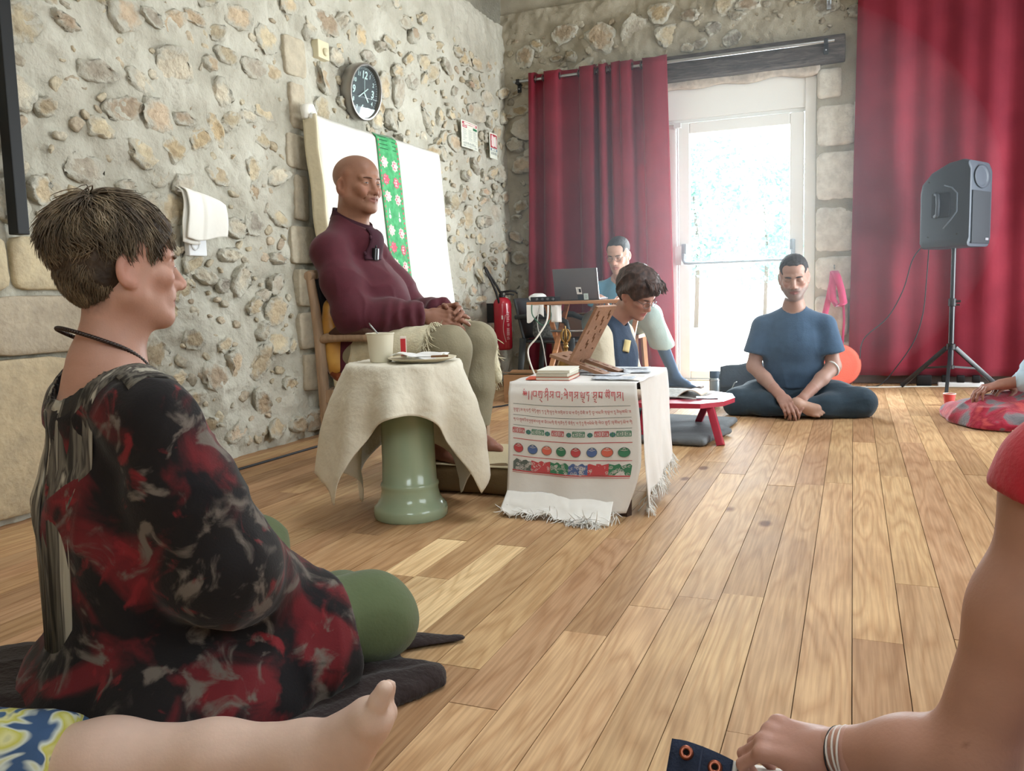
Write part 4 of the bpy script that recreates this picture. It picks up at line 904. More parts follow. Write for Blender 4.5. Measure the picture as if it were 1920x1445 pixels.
    F.cut(P(0,0,.003),(0,0,-1)); F.box(P(.02,.34,.135),(.075,.07,.05),R0,.02,.02,'s')
    cloth_mesh(F,.007,'trousers',TR,root,lambda V,N:.008*ridge(V,10,(1,.3,.1),3,6)+.004*fbm(V*14,2,5))
    e = sh[-1]; c = e[1]*.93+e[2]*.07; d = nrm(e[2]-e[1]); x = nrm(np.cross(d,(0,0,1))); y = np.cross(d,x)
    b = MB(); b.tube([c+(x*math.cos(a)+y*math.sin(a))*.0465+d*.006*math.sin(a) for a in np.linspace(0,2*math.pi,25)[:-1]],.0055,8,closed=True); b.build('elbow_band', mat('white_band',(226,228,228),.6), root, smooth=True, label='white elastic band at the elbow')
    b = MB(); b.tube([P(.062*math.sin(t),.05+.012*math.cos(t) if abs(t)<1.5 else .0,.628-.03*(1-abs(t)/1.9)) for t in np.linspace(-1.9,1.9,24)],.003,6); b.build('neck_cord', mat('cord_black',(28,28,32),.7), root, smooth=True)
man_by_door()
# ------------------------------------------------------------------ the teacher in his armchair
def strands(root, name, mt, base_pts, L, r=.0016, droop=1., seed=0, spread=.25, out=None, n=5):
    R = np.random.default_rng(seed); b = MB()
    for p in base_pts:
        d = A(0,0,-1)*droop + R.normal(size=3)*spread + (A(*out) if out is not None else 0); d = nrm(d); l = L*R.uniform(.6,1.2); p = A(*p); c = R.normal(size=3)*.25
        pts = [p + d*l*t + c*l*t*(1-t)*1.2 for t in np.linspace(0,1,n)]; b.tube(pts,[r]*(n-1)+[r*.4],4,cap=False)
    return b.build(name, mt, root, smooth=True, kind='stuff')
def monk():
    root = thing('person','shaven-headed man in a maroon tunic seated in the wooden armchair, smiling','person',(-1.98,3.16,0))
    P = lambda r,f,z: A(-1.985+f, 3.16-r, z); fw = A(1,0,0)
    hd = Head((-1.975,3.145,1.268), tilt(frame((1,-.26,0)),1,-2,0), sc=1.05, jaw=1.08, nose=.97, smile=1, long=.98, ear=1.02)
    F = Field(.03); hd.add(F, P(0,-.045,1.05), (.062,.068)); F.cap(P(0,-.045,1.08),P(0,-.05,.98),.070,.09,.04)
    F.cap(hd.w(-.025,.072,.046),hd.w(.025,.072,.046),.010*1.05,None,.02)
    V,Q = F.mesh(.003)
    def shave(V,L,C):
        m = np.clip((L[:,2]-.045+.3*np.clip(-L[:,1],0,1))/.03,0,1)*.16; return C*(1-m[:,None]*np.array([1,.9,.8]))
    parts = [(V,Q,hd.skin(V,(152,110,90),(128,80,70),.18,(88,70,62),shave))]
    J = {}
    F = Field(.04); F.cap(P(0,-.02,.55),P(0,0,.80),.14,.135,flat=fw,fs=.8); F.cap(P(0,0,.8),P(0,-.05,.96),.14,.12,flat=fw,fs=.75); F.cap(P(0,-.05,.9),P(0,-.05,1.05),.07,.06)
    for s in (1,-1):
        S = P(.168*s,-.05,.985); E = P(.212,.085,.715) if s==1 else P(-.25,.12,.70); Wp = P(.07,.335,.705) if s==1 else P(-.085,.345,.715); J[s]=(S,E,Wp)
        F.chain([S,E],[.055,.045]); F.chain([E,Wp],[.044,.030])
        H = P(.09*s,.02,.54); K = P(.135,.48,.575) if s==1 else P(-.15,.47,.585); An = P(.165,.435,.205) if s==1 else P(-.11,.45,.205); J[s]+=(H,K,An)
        F.chain([H,K],[.09,.062]); F.chain([K,K*.6+An*.4,An],[.06,.055,.034])
    V,Q = F.mesh(.009); parts.append((V,Q,flat_skin(V,(146,104,84))))
    for s in (1,-1):
        S,E,Wp = J[s][:3]; F = Field(.01); d = nrm((.93,.28,-.16)) if s==1 else nrm((.92,-.34,.02)); z = nrm(A(.15,-.9,.42) if s==1 else A(.1,.85,.5)); z = nrm(z-d*np.dot(z,d)); x = np.cross(d,z); x = x if x[2]>0 else -x
        F.cap(E*.25+Wp*.75,Wp,.034,.027); hand(F,Wp+d*.015,np.stack([x,d,z],1),s,(.30,.36,.42,.5) if s==1 else (.5,.55,.6,.6),.15,1.06); V,Q = F.mesh(.003); parts.append((V,Q,flat_skin(V,(138,96,78))))
    for s in (1,-1):
        An = J[s][5]; F = Field(.012); F.cap(An+A(-.01,0,.12),An,.045,.034); foot(F,An+A(0,0,.0),(.96,-.18,-.02) if s==1 else (.95,-.12,-.05),(0,0,1),.97,-s); V,Q = F.mesh(.0042); parts.append((V,Q,flat_skin(V,(138,92,76))))
    link('body', mesh_np('body',*join(parts)), SKIN(), root, True)
    hd.eyes(root,(28,18,15),.17,(.16,0),.46,(150,126,112)); hd.brows(root,mat('brow_black',(84,60,48),.8),.0024,.002)
    # maroon tunic
    TU = mat('maroon_tunic',(80,29,41),.85,var=.15,vs=22,bump=.08,bs=260,sheen=.12)
    F = Field(.05); F.cap(P(0,.0,.60),P(0,.03,.78),.158,.162,flat=fw,fs=.88); F.cap(P(0,.03,.78),P(0,-.05,.94),.165,.15,flat=fw,fs=.75); F.ell(P(0,.10,.74),(.12,.14,.14))
    F.cap(P(0,-.050,1.105),P(.15,-.05,.985),.072,.066,.03); F.cap(P(0,-.050,1.105),P(-.15,-.05,.985),.072,.066,.03); F.cap(P(0,-.045,1.10),P(0,-.0,1.02),.078,.10,.03)
    for s in (1,-1):
        S,E,Wp = J[s][:3]; F.chain([S,S*.5+E*.5,E],[.072,.072,.070],.05); F.chain([E,E*.5+Wp*.5,Wp],[.070,.068,.060],.04)
    for s in (1,-1):
        S,E,Wp = J[s][:3]; d = nrm(Wp-E); F.box(Wp+d*.045,(.085,.055,.085),frame(d),.006,.004,'s')
    F.cap(P(0,-.02,1.24),P(0,-.050,1.10),.064,.066,.006,'s'); F.cut(P(0,0.0,1.118),(.55,0,.83),.006); F.cap(P(0,-.03,.50),P(0,-.01,.62),.195,.175,flat=fw,fs=.80); F.cut(P(0,0,.475),(0,0,-1)); 
    def folds(V,N):
        a = .011*ridge(V,7,(.5,0,1),3.,4)*np.clip((1.05-V[:,2])*5,0,1)
        fo = np.clip(1-np.abs(V[:,2]-.70)/.10,0,1)*np.clip((V[:,0]+1.95)*4,0,1); return a + fo*.007*np.sin(V[:,0]*95+V[:,1]*40+5*fbm(V*6,2,7))
    cloth_mesh(F,.0065,'tunic',TU,root,folds)
    DK = mat('dark_plum_trim',(62,30,42),.85,var=.1,vs=40)
    b = MB(); ring = lambda a,z: P(.079*math.sin(a), -.043+.084*math.cos(a)+.012*(z>0), 1.088+.004-.046*math.cos(a)+z)
    b.gridP(np.array([[ring(a,0)*1.0, ring(a,.024), ring(a,.048)-(A(*ring(a,.048))-P(0,-.04,1.14))*.06] for a in np.linspace(-3.10,3.10,50)]),.006); b.build('collar', DK, root, smooth=True)
    from mathutils.bvhtree import BVHTree
    tun = [o for o in root.children if o.name.startswith('tunic')][0]; bv = BVHTree.FromPolygons([v.co[:] for v in tun.data.vertices],[p.vertices[:] for p in tun.data.polygons])
    def on_tunic(r,z,off=.004):
        h = bv.ray_cast(Vector(P(r,.6,z)),Vector((-1,0,0))); q = h[0] if h[0] else Vector(P(r,.1,z)); nn = h[1] if h[1] else Vector((1,0,0)); nn = nn if nn.x>0 else -nn
        return A(*(q+nn*off))
    b = MB(); b.gridP(np.array([[on_tunic(r+.05*max(0,(1.06-z)/.16)**1.2,z) for r in np.linspace(-.03,.05,8)] for z in np.linspace(1.075,.945,22)]),.005); b.build('placket', DK, root, smooth=True)
    for z in (1.04,.975):
        b = MB(); q = on_tunic(.05+.05*max(0,(1.06-z)/.16)**1.2,z,.010); b.lathe([(.0,-.004),(.008,-.003),(.009,.002),(.0,.006)],q,12,M=Matrix.Rotation(R90,3,'Y')); b.build('knot_button', DK, root, smooth=True)
    # trousers
    TR = mat('khaki_trousers',(138,130,108),.9,var=.10,vs=18,bump=.2,bs=120)
    F = Field(.03); F.ell(P(0,0,.55),(.16,.16,.10))
    for s in (1,-1):
        H,K,An = J[s][3:]; F.chain([H,H*.5+K*.5,K],[.095,.092,.085],.05); F.chain([K,K*.5+An*.5,An+A(0,0,.02)],[.084,.082,.078],.03)
        F.box(An+A(.0,0,-.07),(.12,.10,.085),np.eye(3),.01,.003,'s')
    cloth_mesh(F,.007,'trousers',TR,root,lambda V,N:.007*ridge(V,8,(0,0,1),4,14)+.003*fbm(V*16,2,5))
    mic = thing('lapel_microphone','small black clip microphone with a silver edge on the maroon tunic','microphone',tuple(on_tunic(.02,.97)))
    q = on_tunic(.035,.972,.012); b = MB(); b.box(q,(.016,.034,.052),(0,.1,0),.004); b.build('transmitter', mat('black_plastic',(24,25,28),.4), mic); b = MB(); b.box(q+A(.009,.006,0),(.004,.009,.046),(0,.1,0),.001); b.build('silver_clip', STEEL, mic)
    b = MB(); b.tube([q+A(0,0,.024),q+A(.002,.002,.032),q+A(.003,.003,.038)],[.004,.005,.004],8); b.build('capsule', mat('black_plastic',(24,25,28),.4), mic, smooth=True)
    # lap shawl with fringe
    sh = thing('lap_shawl','cream fringed shawl spread over the lap of the man in maroon','shawl',(-1.7,3.16,.6))
    CR = mat('cream_wool',(212,204,176),.95,var=.12,vs=30,bump=.4,bs=110,sheen=.3)
    F = Field(.05)
    for s in (1,-1):
        H,K,An = J[s][3:]; k2 = H+(K-H)*(.86 if s==1 else .90); F.chain([H+A(.05,0,0),(H+k2)/2,k2],[.106,.104,.098],.06)
    F.cap(P(-.235,.25,.585),P(-.240,.50,.56),.030,.026); F.cap(P(-.240,.40,.57),P(-.250,.44,.36),.024,.040,.03); F.cap(P(-.240,.50,.56),P(-.246,.52,.42),.020,.022,.03)
    F.box(P(0,.25,.44),(.40,.13,.115),None,.02,.03,'s'); F.box(P(0.05,.5,.40),(.3,.20,.12),None,.02,.03,'s')
    F.box(P(.05,.56,.60),(.16,.265,.3),None,.01,.004,'s')
    o = cloth_mesh(F,.0065,'cloth',CR,sh,lambda V,N:.006*ridge(V,9,(.2,1,0),3,21)+.003*fbm(V*25,2,5))
    R = np.random.default_rng(2); pts=[]
    K = J[1][4]; pts += [A(K[0]-.062+R.uniform(-.008,.008), K[1]+.1*math.cos(a), K[2]+.01+.098*math.sin(a)) for a in R.uniform(.15,3.3,90)]
    strands(sh,'fringe_near',CR,pts,.062,.0017,1.,3,.35,(.35,0,0))
    K = J[-1][4]; pts = [A(K[0]-.055+R.uniform(-.008,.008)+.0*t, K[1]+.1*math.cos(a), K[2]+.01+.098*math.sin(a)) for t,a in zip(R.uniform(0,1,110),R.uniform(.0,3.2,110))]
    pts += [A(-1.985+.50+.02*R.uniform(-1,1), 3.16+.245+.012*R.uniform(-1,1), R.uniform(.40,.60)) for _ in range(70)]
    strands(sh,'fringe_far',CR,pts,.058,.0017,1.,5,.35,(.3,.05,0))
monk()
# the armchair
def armchair():
    root = thing('armchair','pale wooden armchair with brown upholstery under the man in maroon','chair',(-1.78,3.2,0))
    WD = mat('limed_oak',(168,142,118),.6,var=.25,vs=12,stretch=(6,6,.8),bump=.2,bs=60); UP = mat('brown_upholstery',(74,50,40),.85,bump=.3,bs=200); BK = mat('black_upholstery',(28,26,28),.8,bump=.2,bs=160)
    for y in (2.925,3.475):
        b = MB(); s = 1 if y>3.2 else -1; b.tube([(-2.046,y,0),(-2.047,y,.2),(-2.05,y,.42),(-2.058,y,.62),(-2.07,y,.76),(-2.088,y,.885)],[.017,.021,.024,.023,.021,.019],10)
        b.tube([(-2.085,y-.018,.885),(-2.085,y+.018,.885)],.02,10); b.build('back_post', WD, root, auto=40)
        b = MB(); b.bar((-1.565,y,0),(-1.56,y,.42),.036,.036,(0,1,0),.006); b.build('front_leg', WD, root, auto=40)
        b = MB(); b.tube([(-1.67,y,.38),(-1.70,y,.46),(-1.73,y,.54),(-1.745,y,.62)],.017,10); b.build('arm_support', WD, root, smooth=True)
        b = MB(); b.tube([(-2.05,y,.618),(-2.02,y,.628),(-1.95,y,.633),(-1.85,y,.633),(-1.77,y,.628),(-1.72,y,.612)],[.019,.020,.021,.021,.021,.017],12); b.build('arm', WD, root, smooth=True)
        b = MB(); b.tube([(-2.0,y,.640),(-1.97,y,.652),(-1.90,y,.656),(-1.83,y,.652),(-1.80,y,.642)],[.014,.022,.024,.022,.014],10); b.build('arm_pad', UP, root, smooth=True)
    b = MB(); b.box((-2.05,3.2,.385),(.03,.52,.055)); b.box((-1.56,3.2,.385),(.03,.52,.055)); b.box((-1.805,2.925,.385),(.48,.028,.055)); b.box((-1.805,3.475,.385),(.48,.028,.055)); b.build('seat_rail', WD, root)
    b = MB(); b.grid(lambda u,v: (-2.03+.47*u, 2.935+.53*v, .405+.05*(1-(2*u-1)**6)*(1-(2*v-1)**6)), 16,16,.03); b.build('seat', UP, root, smooth=True)
    b = MB(); b.box((-2.075,3.2,.70),(.055,.50,.36),(0,-.07,0),.02); b.build('backrest', BK, root, auto=50)
    b = MB(); b.bar((-2.088,2.93,.89),(-2.088,3.47,.89),.035,.04,(0,0,1),.008); b.build('top_rail', WD, root, auto=40)
armchair()
cu = thing('back_cushion','golden satin cushion tied at its end wedged behind the man in maroon','cushion',(-2.0,3.05,.46))
F = Field(.03); F.chain([(-2.02,2.985,.50),(-2.035,2.985,.66),(-2.04,2.99,.745)],[.040,.046,.036]); F.chain([(-2.02,3.2,.50),(-2.035,3.2,.66),(-2.04,3.2,.745)],[.040,.046,.036]); F.box((-2.03,3.1,.635),(.036,.12,.14),None,.03); 
cloth_mesh(F,.006,'cover',ramp_mat('gold_satin',[(.3,(150,98,36)),(.5,(190,134,52)),(.7,(214,164,80))],7,.4,3,spec=.5,sheen=.3),cu,lambda V,N:.005*ridge(V,12,(0,0,1),4,9))
b = MB(); b.tube([(-2.02,2.965,.475),(-2.0,2.955,.455),(-1.985,2.95,.462),(-1.96,2.95,.458)],[.022,.010,.022,.006],8); b.build('tied_end', mat('russet_satin',(136,72,44),.5), cu, smooth=True)
# foot cushion
fc = thing('floor_cushion','flat square sand coloured cushion under the bare feet beside the small altar','cushion',(-1.4,3.16,0))
F = Field(.02); F.box((-1.395,3.165,.062),(.235,.235,.058),None,.035)
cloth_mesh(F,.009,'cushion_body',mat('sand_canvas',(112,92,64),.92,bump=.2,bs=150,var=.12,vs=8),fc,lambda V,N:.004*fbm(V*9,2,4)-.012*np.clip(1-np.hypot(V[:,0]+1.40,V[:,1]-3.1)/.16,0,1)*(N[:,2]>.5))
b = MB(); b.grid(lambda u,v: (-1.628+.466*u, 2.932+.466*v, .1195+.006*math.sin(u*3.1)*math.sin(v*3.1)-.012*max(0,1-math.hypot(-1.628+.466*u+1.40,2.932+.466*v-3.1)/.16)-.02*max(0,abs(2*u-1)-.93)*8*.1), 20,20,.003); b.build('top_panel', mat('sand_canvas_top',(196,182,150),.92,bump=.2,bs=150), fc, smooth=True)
# pedestal with its cloth, and what stands on it
PC = A(-1.477,2.605,0)
pd_ = thing('ceramic_pedestal','pale green glazed ceramic pedestal serving as a side table','pedestal',tuple(PC))
CE = mat('celadon_glaze',(158,176,150),.18,spec=.5,coat=.4)
b = MB(); b.lathe([(.128,0),(.133,.006),(.134,.03),(.130,.044),(.118,.055),(.108,.075),(.103,.10),(.104,.112),(.106,.120),(.103,.128),(.099,.132),(.096,.20),(.094,.35),(.097,.46),(.108,.50),(.12,.515)],tuple(PC),56,cap=True); b.build('column', CE, pd_, auto=50)
b = MB(); b.lathe([(.12,.513),(.196,.530),(.200,.536),(.200,.552),(.196,.556)],tuple(PC),56); b.build('top', mat('pedestal_top',(150,132,108),.7), pd_, auto=40)
tc_ = thing('side_tablecloth','creased cream linen cloth draped over the green pedestal','tablecloth',tuple(PC+A(0,0,.56)))
cd = nrm((.495,-.869,0)); cr = A(cd[1]*-1,cd[0],0); cr = A(.869,.495,0)   # camera side and its right
def cloth_pt(th, t):
    """th measured from the near side, positive to the right; t 0 centre .. 1 hem"""
    c,s_ = math.cos(th),math.sin(th); lim = []
    if c > 1e-4: lim.append(.362/c)
    if c < -1e-4: lim.append(.50/-c)
    if s_ > 1e-4: lim.append(.56/s_)
    if s_ < -1e-4: lim.append(.585/-s_)
    Lm = min(lim); Lm = min(Lm,.735); d = t*Lm; Rr = .203
    fold = math.cos(th*5+.9)*.6+math.cos(th*9+2.1+.6*math.sin(th*2))*.4
    fd = (cd*c+cr*s_)
    if d <= Rr: 
        return PC + fd*d + A(0,0,.5605+.0015*math.sin(th*7)*d/Rr)
    h = d-Rr; dr = .020*min(1,h*8)+.10*h + .062*fold*min(1,h*4.2)
    corner = max(0, math.cos((abs(th)-1.0)*2.2)); dr += (.10 if th < 0 else -.03)*corner*h*1.3
    e = max(0,(h-.40))*.2
    z = .558 - h*math.sqrt(max(.2,1-(.10+(.10*corner if th<0 else 0))**2)) - .0
    q = PC + fd*(Rr+dr-e) ; q[2] = max(z+.004*fold,.006); return q
nth,nt_ = 150,44; G = np.array([[cloth_pt(-math.pi+2*math.pi*i/nth, .02+.98*j/nt_) for j in range(nt_+1)] for i in range(nth+1)])
cr_n = fbm(G.reshape(-1,3)*np.array([26,26,26]),3,6).reshape(G.shape[:2]); rad = G-PC; rad[...,2]=0; rl = np.linalg.norm(rad,axis=2,keepdims=True); G = G + rad/(rl+1e-6)*(.005*cr_n*(rl[...,0]>.2))[...,None]
b = MB(); b.gridP(G,.0022); b.build('linen_cloth', mat('cream_tablecloth',(216,210,194),.9,var=.06,vs=9,bump=.35,bs=45,sheen=.15), tc_, smooth=True)
cupP = A(-1.545,2.56,.563)
cup = thing('cup','cream paper cup standing on the draped pedestal beside the plate','cup',tuple(cupP))
b = MB(); b.lathe([(.036,0),(.039,.004),(.0475,.098),(.0505,.100),(.0505,.103),(.047,.103),(.0455,.098),(.037,.008),(.0,.007)],tuple(cupP),36,cap=False); b.build('cup_body', mat('cream_cup',(218,212,192),.5), cup, auto=40)
b = MB(); b.lathe([(.0,.07),(.043,.07)],tuple(cupP),24,cap=False); b.build('tea', mat('tea',(92,58,30),.1), cup)
sp_ = thing('teaspoon','steel teaspoon leaning in the cream cup','spoon',tuple(cupP+A(0,0,.02))); b = MB(); b.tube([cupP+A(.028,.0,.075),cupP+A(-.012,.005,.10),cupP+A(-.042,.01,.128),cupP+A(-.05,.012,.138)],[.0025,.0025,.0032,.0015],6); b.build('spoon_handle', STEEL, sp_, smooth=True)
pk = thing('tea_sachet','red and white tea sachet standing between cup and plate','sachet',(-1.49,2.62,.565)); b = MB(); b.box((-1.483,2.612,.608),(.022,.004,.085),(.0,0,.5),.001); b.build('sachet_paper', mat('paper_white',(224,216,206),.7), pk); b = MB(); b.box((-1.482,2.609,.612),(.018,.004,.06),(.0,0,.5)); b.build('red_label', mat('label_red',(176,40,44),.6), pk)
plP = A(-1.388,2.575,.564); plate = thing('plate','shallow cream plate with a paper napkin on the draped pedestal','plate',tuple(plP))
b = MB(); b.lathe([(.07,0),(.085,.003),(.112,.012),(.119,.0145),(.119,.0165),(.111,.0155),(.08,.007),(.0,.005)],tuple(plP),48,cap=False); b.build('dish', mat('cream_plate',(216,208,184),.35), plate, auto=40)
nk = thing('paper_napkin','crumpled white paper napkin lying on the cream plate','napkin',tuple(plP+A(0,0,.01))); b = MB(); b.grid(lambda u,v: tuple(plP+A(-.105+.165*u+.02*v, -.05+.10*v, .019+.012*math.sin(u*5+v*3)*(1-.5*v)+.014*u*(1-u)*4*v+.004*math.sin(v*17+u*9))),24,16,.0012); b.build('folded_paper', mat('tissue_white',(236,236,236),.85), nk, smooth=True)
kn = thing('knife','wooden handled knife resting on the rim of the cream plate','knife',tuple(plP+A(.07,0,.018))); b = MB(); b.bar(plP+A(-.03,-.058,.0195),plP+A(.055,-.04,.0205),.012,.002); b.build('blade', STEEL, kn); b = MB(); b.bar(plP+A(.055,-.04,.021),plP+A(.112,-.022,.022),.013,.007,bev=.002); b.build('knife_handle', mat('knife_wood',(120,84,54),.6), kn)
# ------------------------------------------------------------------ the little altar in front of the teacher
TX0,TX1,TY0,TY1,TZ = -1.135,-.695,2.79,3.29,.47
al = thing('low_table','small dark low table under a printed white scarf, used as an altar','table',((TX0+TX1)/2,(TY0+TY1)/2,0))
DW = mat('dark_walnut',(66,48,40),.5,var=.2,vs=10)
b = MB(); b.box(((TX0+TX1)/2,(TY0+TY1)/2,TZ-.014),(TX1-TX0-.01,TY1-TY0-.01,.024),None,.004); b.build('tabletop', DW, al)
for x,dx in ((TX0+.03,-.02),(TX1-.035,-.004)):
    for y,dy in ((TY0+.035,-.012),(TY1-.035,.012)): b = MB(); b.bar((x,y,TZ-.027),(x+dx,y+dy,0),.036,.03); b.build('leg', DW, al)
for y in (TY0+.03,TY1-.03): b = MB(); b.box(((TX0+TX1)/2,y,TZ-.05),(TX1-TX0-.09,.018,.05)); b.build('apron', DW, al)
b = MB(); b.bar((TX1-.06,TY0+.05,TZ-.03),(TX1-.03,TY0+.22,.26),.012,.02); b.build('brace', BLACKM, al)
SILK = mat('white_silk',(222,219,216),.55,var=.05,vs=10,bump=.12,bs=30,sheen=.3,spec=.4)
sc_ = thing('printed_scarf','white prayer scarf with red Tibetan lettering and colour bands hung over the altar front','scarf',(-.92,2.77,TZ))
def scarf(u,v,n=0):
    """v<0 on the table top, 0 at the edge, 1 at the hem"""
    x = TX0-.012+(TX1-TX0+.028)*u
    if v < 0: return Vector((x, TY0-.008-v*.48, TZ+.0025+n+.0015*math.sin(u*9+v*20)))
    n = n+.0020 if n else 0
    vv = v + .020*math.sin((u-.08)*4.3)*min(1,v*4)*(1-.3*v)
    z = TZ+.002-.452*vv; r = min(1,v*12)
    y = TY0-.006-.014*r-.030*v + .010*math.sin(u*5+1)*v+.005*math.sin(u*17+v*3)*v - .02*v*v
    x += -.006*v*v*(1-u) + (.022*math.sin(v*3.0)-.05*max(0,v-.62)**1.2*2.2)*max(0,u-.72)/.28
    return Vector((x,y-n,max(z,.012+.006*math.sin(u*40))))
b = MB(); b.gridP(np.array([[scarf(i/48,-.62+1.60*j/70) for j in range(71)] for i in range(49)]),.0012); b.build('silk', SILK, sc_, smooth=True)
def strip(fn, pts, w, mb, n=.0016, sub=.02):
    """a painted stroke on a surface fn(u,v); pts in (u,v), width w in metres across"""
    su,sv = TX1-TX0+.028,.452; Q=[]
    for (a,b_) in zip(pts[:-1],pts[1:]):
        L = math.hypot((b_[0]-a[0])*su,(b_[1]-a[1])*sv); k = max(1,int(L/sub)); Q += [(a[0]+(b_[0]-a[0])*i/k,a[1]+(b_[1]-a[1])*i/k) for i in range(k)]
    Q.append(pts[-1]); V=[];F=[]
    for i,q in enumerate(Q):
        p0,p1 = Q[max(0,i-1)],Q[min(len(Q)-1,i+1)]; d = ((p1[0]-p0[0])*su,(p1[1]-p0[1])*sv); L = math.hypot(*d)+1e-9; nx,ny = -d[1]/L*w/2/su, d[0]/L*w/2/sv
        V += [fn(q[0]+nx,q[1]+ny,n), fn(q[0]-nx,q[1]-ny,n)]
    for i in range(len(Q)-1): F.append((2*i,2*i+1,2*i+3,2*i+2))
    mb.add(V,F)
PU = lambda x: (x-35)/1085; PV = lambda y: (y-35)/1270   # print layout, in scarf units
T = {'yg':[[(0,1.0),(.12,.75),(.0,.45),(.25,.3),(.4,.6),(.25,.9),(.4,1.0),(.55,.7),(.45,.4),(.7,.3),(.85,.6),(.7,.95)],[(.05,1.15),(.2,1.3)],[(.05,.62),(.3,.62)],[(.5,.62),(.8,.62)]],
 '|':[[(.1,1.0),(.1,-.35)]],
 'b':[[(0,1),(.85,1)],[(.06,1),(.06,.45),(.25,.25),(.75,.35)],[(.75,1),(.75,.12)]],
 'kr':[[(0,1),(.95,1)],[(.2,1),(.1,.5),(.3,.3)],[(.5,1),(.42,.4)],[(.85,1),(.85,.0)],[(.2,.15),(.8,.1),(.45,-.25),(.95,-.6)]],
 'sh':[[(0,1),(.85,1)],[(.45,1),(.1,.7),(.35,.45),(.75,.6)],[(.35,.45),(.1,.15)],[(.75,1),(.75,-.35)]],
 's':[[(0,1),(.9,1)],[(.2,1),(.2,.65),(.55,.55),(.1,.2),(.02,.35)],[(.75,1),(.75,.05)],[(.55,.55),(.75,.6)]],
 'd':[[(0,1),(.65,1)],[(.55,1),(.15,.75),(.5,.55),(.55,.1),(.45,-.4)]],
 'l':[[(0,.75),(.15,1),(.3,.75),(.12,.45),(.4,.55),(.75,.8)],[(.45,1),(.85,1)],[(.75,1),(.75,.02)]],
 'g':[[(0,1),(.85,1)],[(.14,1),(.1,.5),(.4,.38),(.46,1)],[(.75,1),(.75,-.35)]],
 'ph':[[(0,1),(.22,1)],[(.08,1),(.08,.28),(.75,.28)],[(.75,1),(.75,.05)],[(.4,.95),(.4,.45),(.08,.6)],[(.75,.9),(.95,1.0)]],
 'n':[[(0,1),(.7,1)],[(.5,1),(.12,.75),(.3,.5),(.62,.65),(.5,-.35)]],
 'm':[[(0,1),(.9,1)],[(.2,1),(.2,.3),(.42,.48),(.2,.58)],[(.75,1),(.75,.05)],[(.2,.3),(.75,.3)]],
 'ts':[[(0,1),(.9,1)],[(.15,1),(.1,.45),(.4,.25)],[(.45,1),(.4,.5),(.75,.4)],[(.75,1),(.75,.05)],[(.75,1),(.98,1.18)]],
 '.':[[(.08,1.0),(.10,.85)]], ';':[[(.1,.7),(.2,.6)],[(.2,.25),(.05,-.1)]],
 'i':[[(.25,1.12),(.15,1.35),(.4,1.5),(.62,1.3),(.55,1.12)]],'e':[[(.05,1.5),(.6,1.15)]],'o':[[(.1,1.15),(.25,1.42),(.42,1.2),(.6,1.42),(.75,1.15)]],'u':[[(.25,.0),(.65,-.1),(.35,-.35),(.85,-.5)]]}
hdg = [('yg',),('|',),(' ',),('|',),('b',),('kr',),('.',),('sh','i'),('s',),('.',),('b',),(';',),('l','e'),('g',),('s',),('.',),('ph','u'),('n',),('.',),('s','u'),('m',),('.',),('ts','o'),('g',),('s',),('|',)]
adv = {'|':.3,' ':.35,'.':.28,';':.5,'yg':1.1}
tot = sum(adv.get(g[0],1.05) for g in hdg); cw = 850/tot; chh = 62; x = 168; rb = MB()
for g in hdg:
    for part in g:
        for st in T.get(part,[]): strip(scarf,[(PU(x+px*cw*.95),PV(178-py*chh)) for px,py in st],.0027,rb,sub=.012)
    x += adv.get(g[0],1.05)*cw
SR = mat('print_red',(186,76,80),.7); SG = mat('print_green',(66,124,94),.7); SB = mat('print_blue',(84,104,150),.7); SK = mat('print_grey',(96,104,100),.7); SO = mat('print_orange',(206,104,88),.7); SW = mat('print_pale',(206,200,196),.7)
rb.build('heading_lettering', SR, sc_, kind='stuff')
sm = MB(); R_ = random.Random(4); keys = ['b','kr','sh','s','d','l','g','ph','n','m','ts']
for yy in (318,418):
    x = 82
    while x < 1060:
        k = R_.choice(keys)
        for part in [k]+([R_.choice('ieou')] if R_.random()<.5 else []):
            for st in T[part]: strip(scarf,[(PU(x+px*19),PV(yy-py*24)) for px,py in st],.0013,sm,sub=.03)
        x += 21
        if R_.random()<.4:
            for st in T['.']: strip(scarf,[(PU(x+px*12),PV(yy-py*24)) for px,py in st],.0013,sm)
            x += 6
sm.build('verse_lettering', mat('print_faded_red',(188,110,106),.7), sc_, kind='stuff')
gl = MB(); rl = MB(); gk = MB(); bl_ = MB()
for y in (248,360,462): strip(scarf,[(PU(80),PV(y)),(PU(1062),PV(y))],.0014,gl)
for y,w in ((598,.0024),(770,.0022),(918,.0044),(936,.0016)): strip(scarf,[(PU(80),PV(y)),(PU(1062),PV(y))],w,rl)
def meander(x0,y0,s,mb,flip):
    f = (lambda q:(x0+s-q[0]*s,y0+q[1]*s)) if flip else (lambda q:(x0+q[0]*s,y0+q[1]*s))
    strip(scarf,[(PU(f(q)[0]),PV(f(q)[1])) for q in ((.05,.05),(.95,.05),(.95,.95),(.05,.95),(.05,.05))],.0030,mb,n=.0016)
    strip(scarf,[(PU(f(q)[0]),PV(f(q)[1])) for q in ((.05,.28),(.28,.28),(.72,.28),(.72,.72),(.30,.72),(.30,.5),(.52,.5))],.0028,mb,n=.0018)
for k,(xa,col) in enumerate(((75,0),(248,1),(420,0),(602,1),(788,0),(950,1))):
    mb = gk if col else rl
    for j in (0,1): meander(xa+j*55,488,52,mb,j==1)
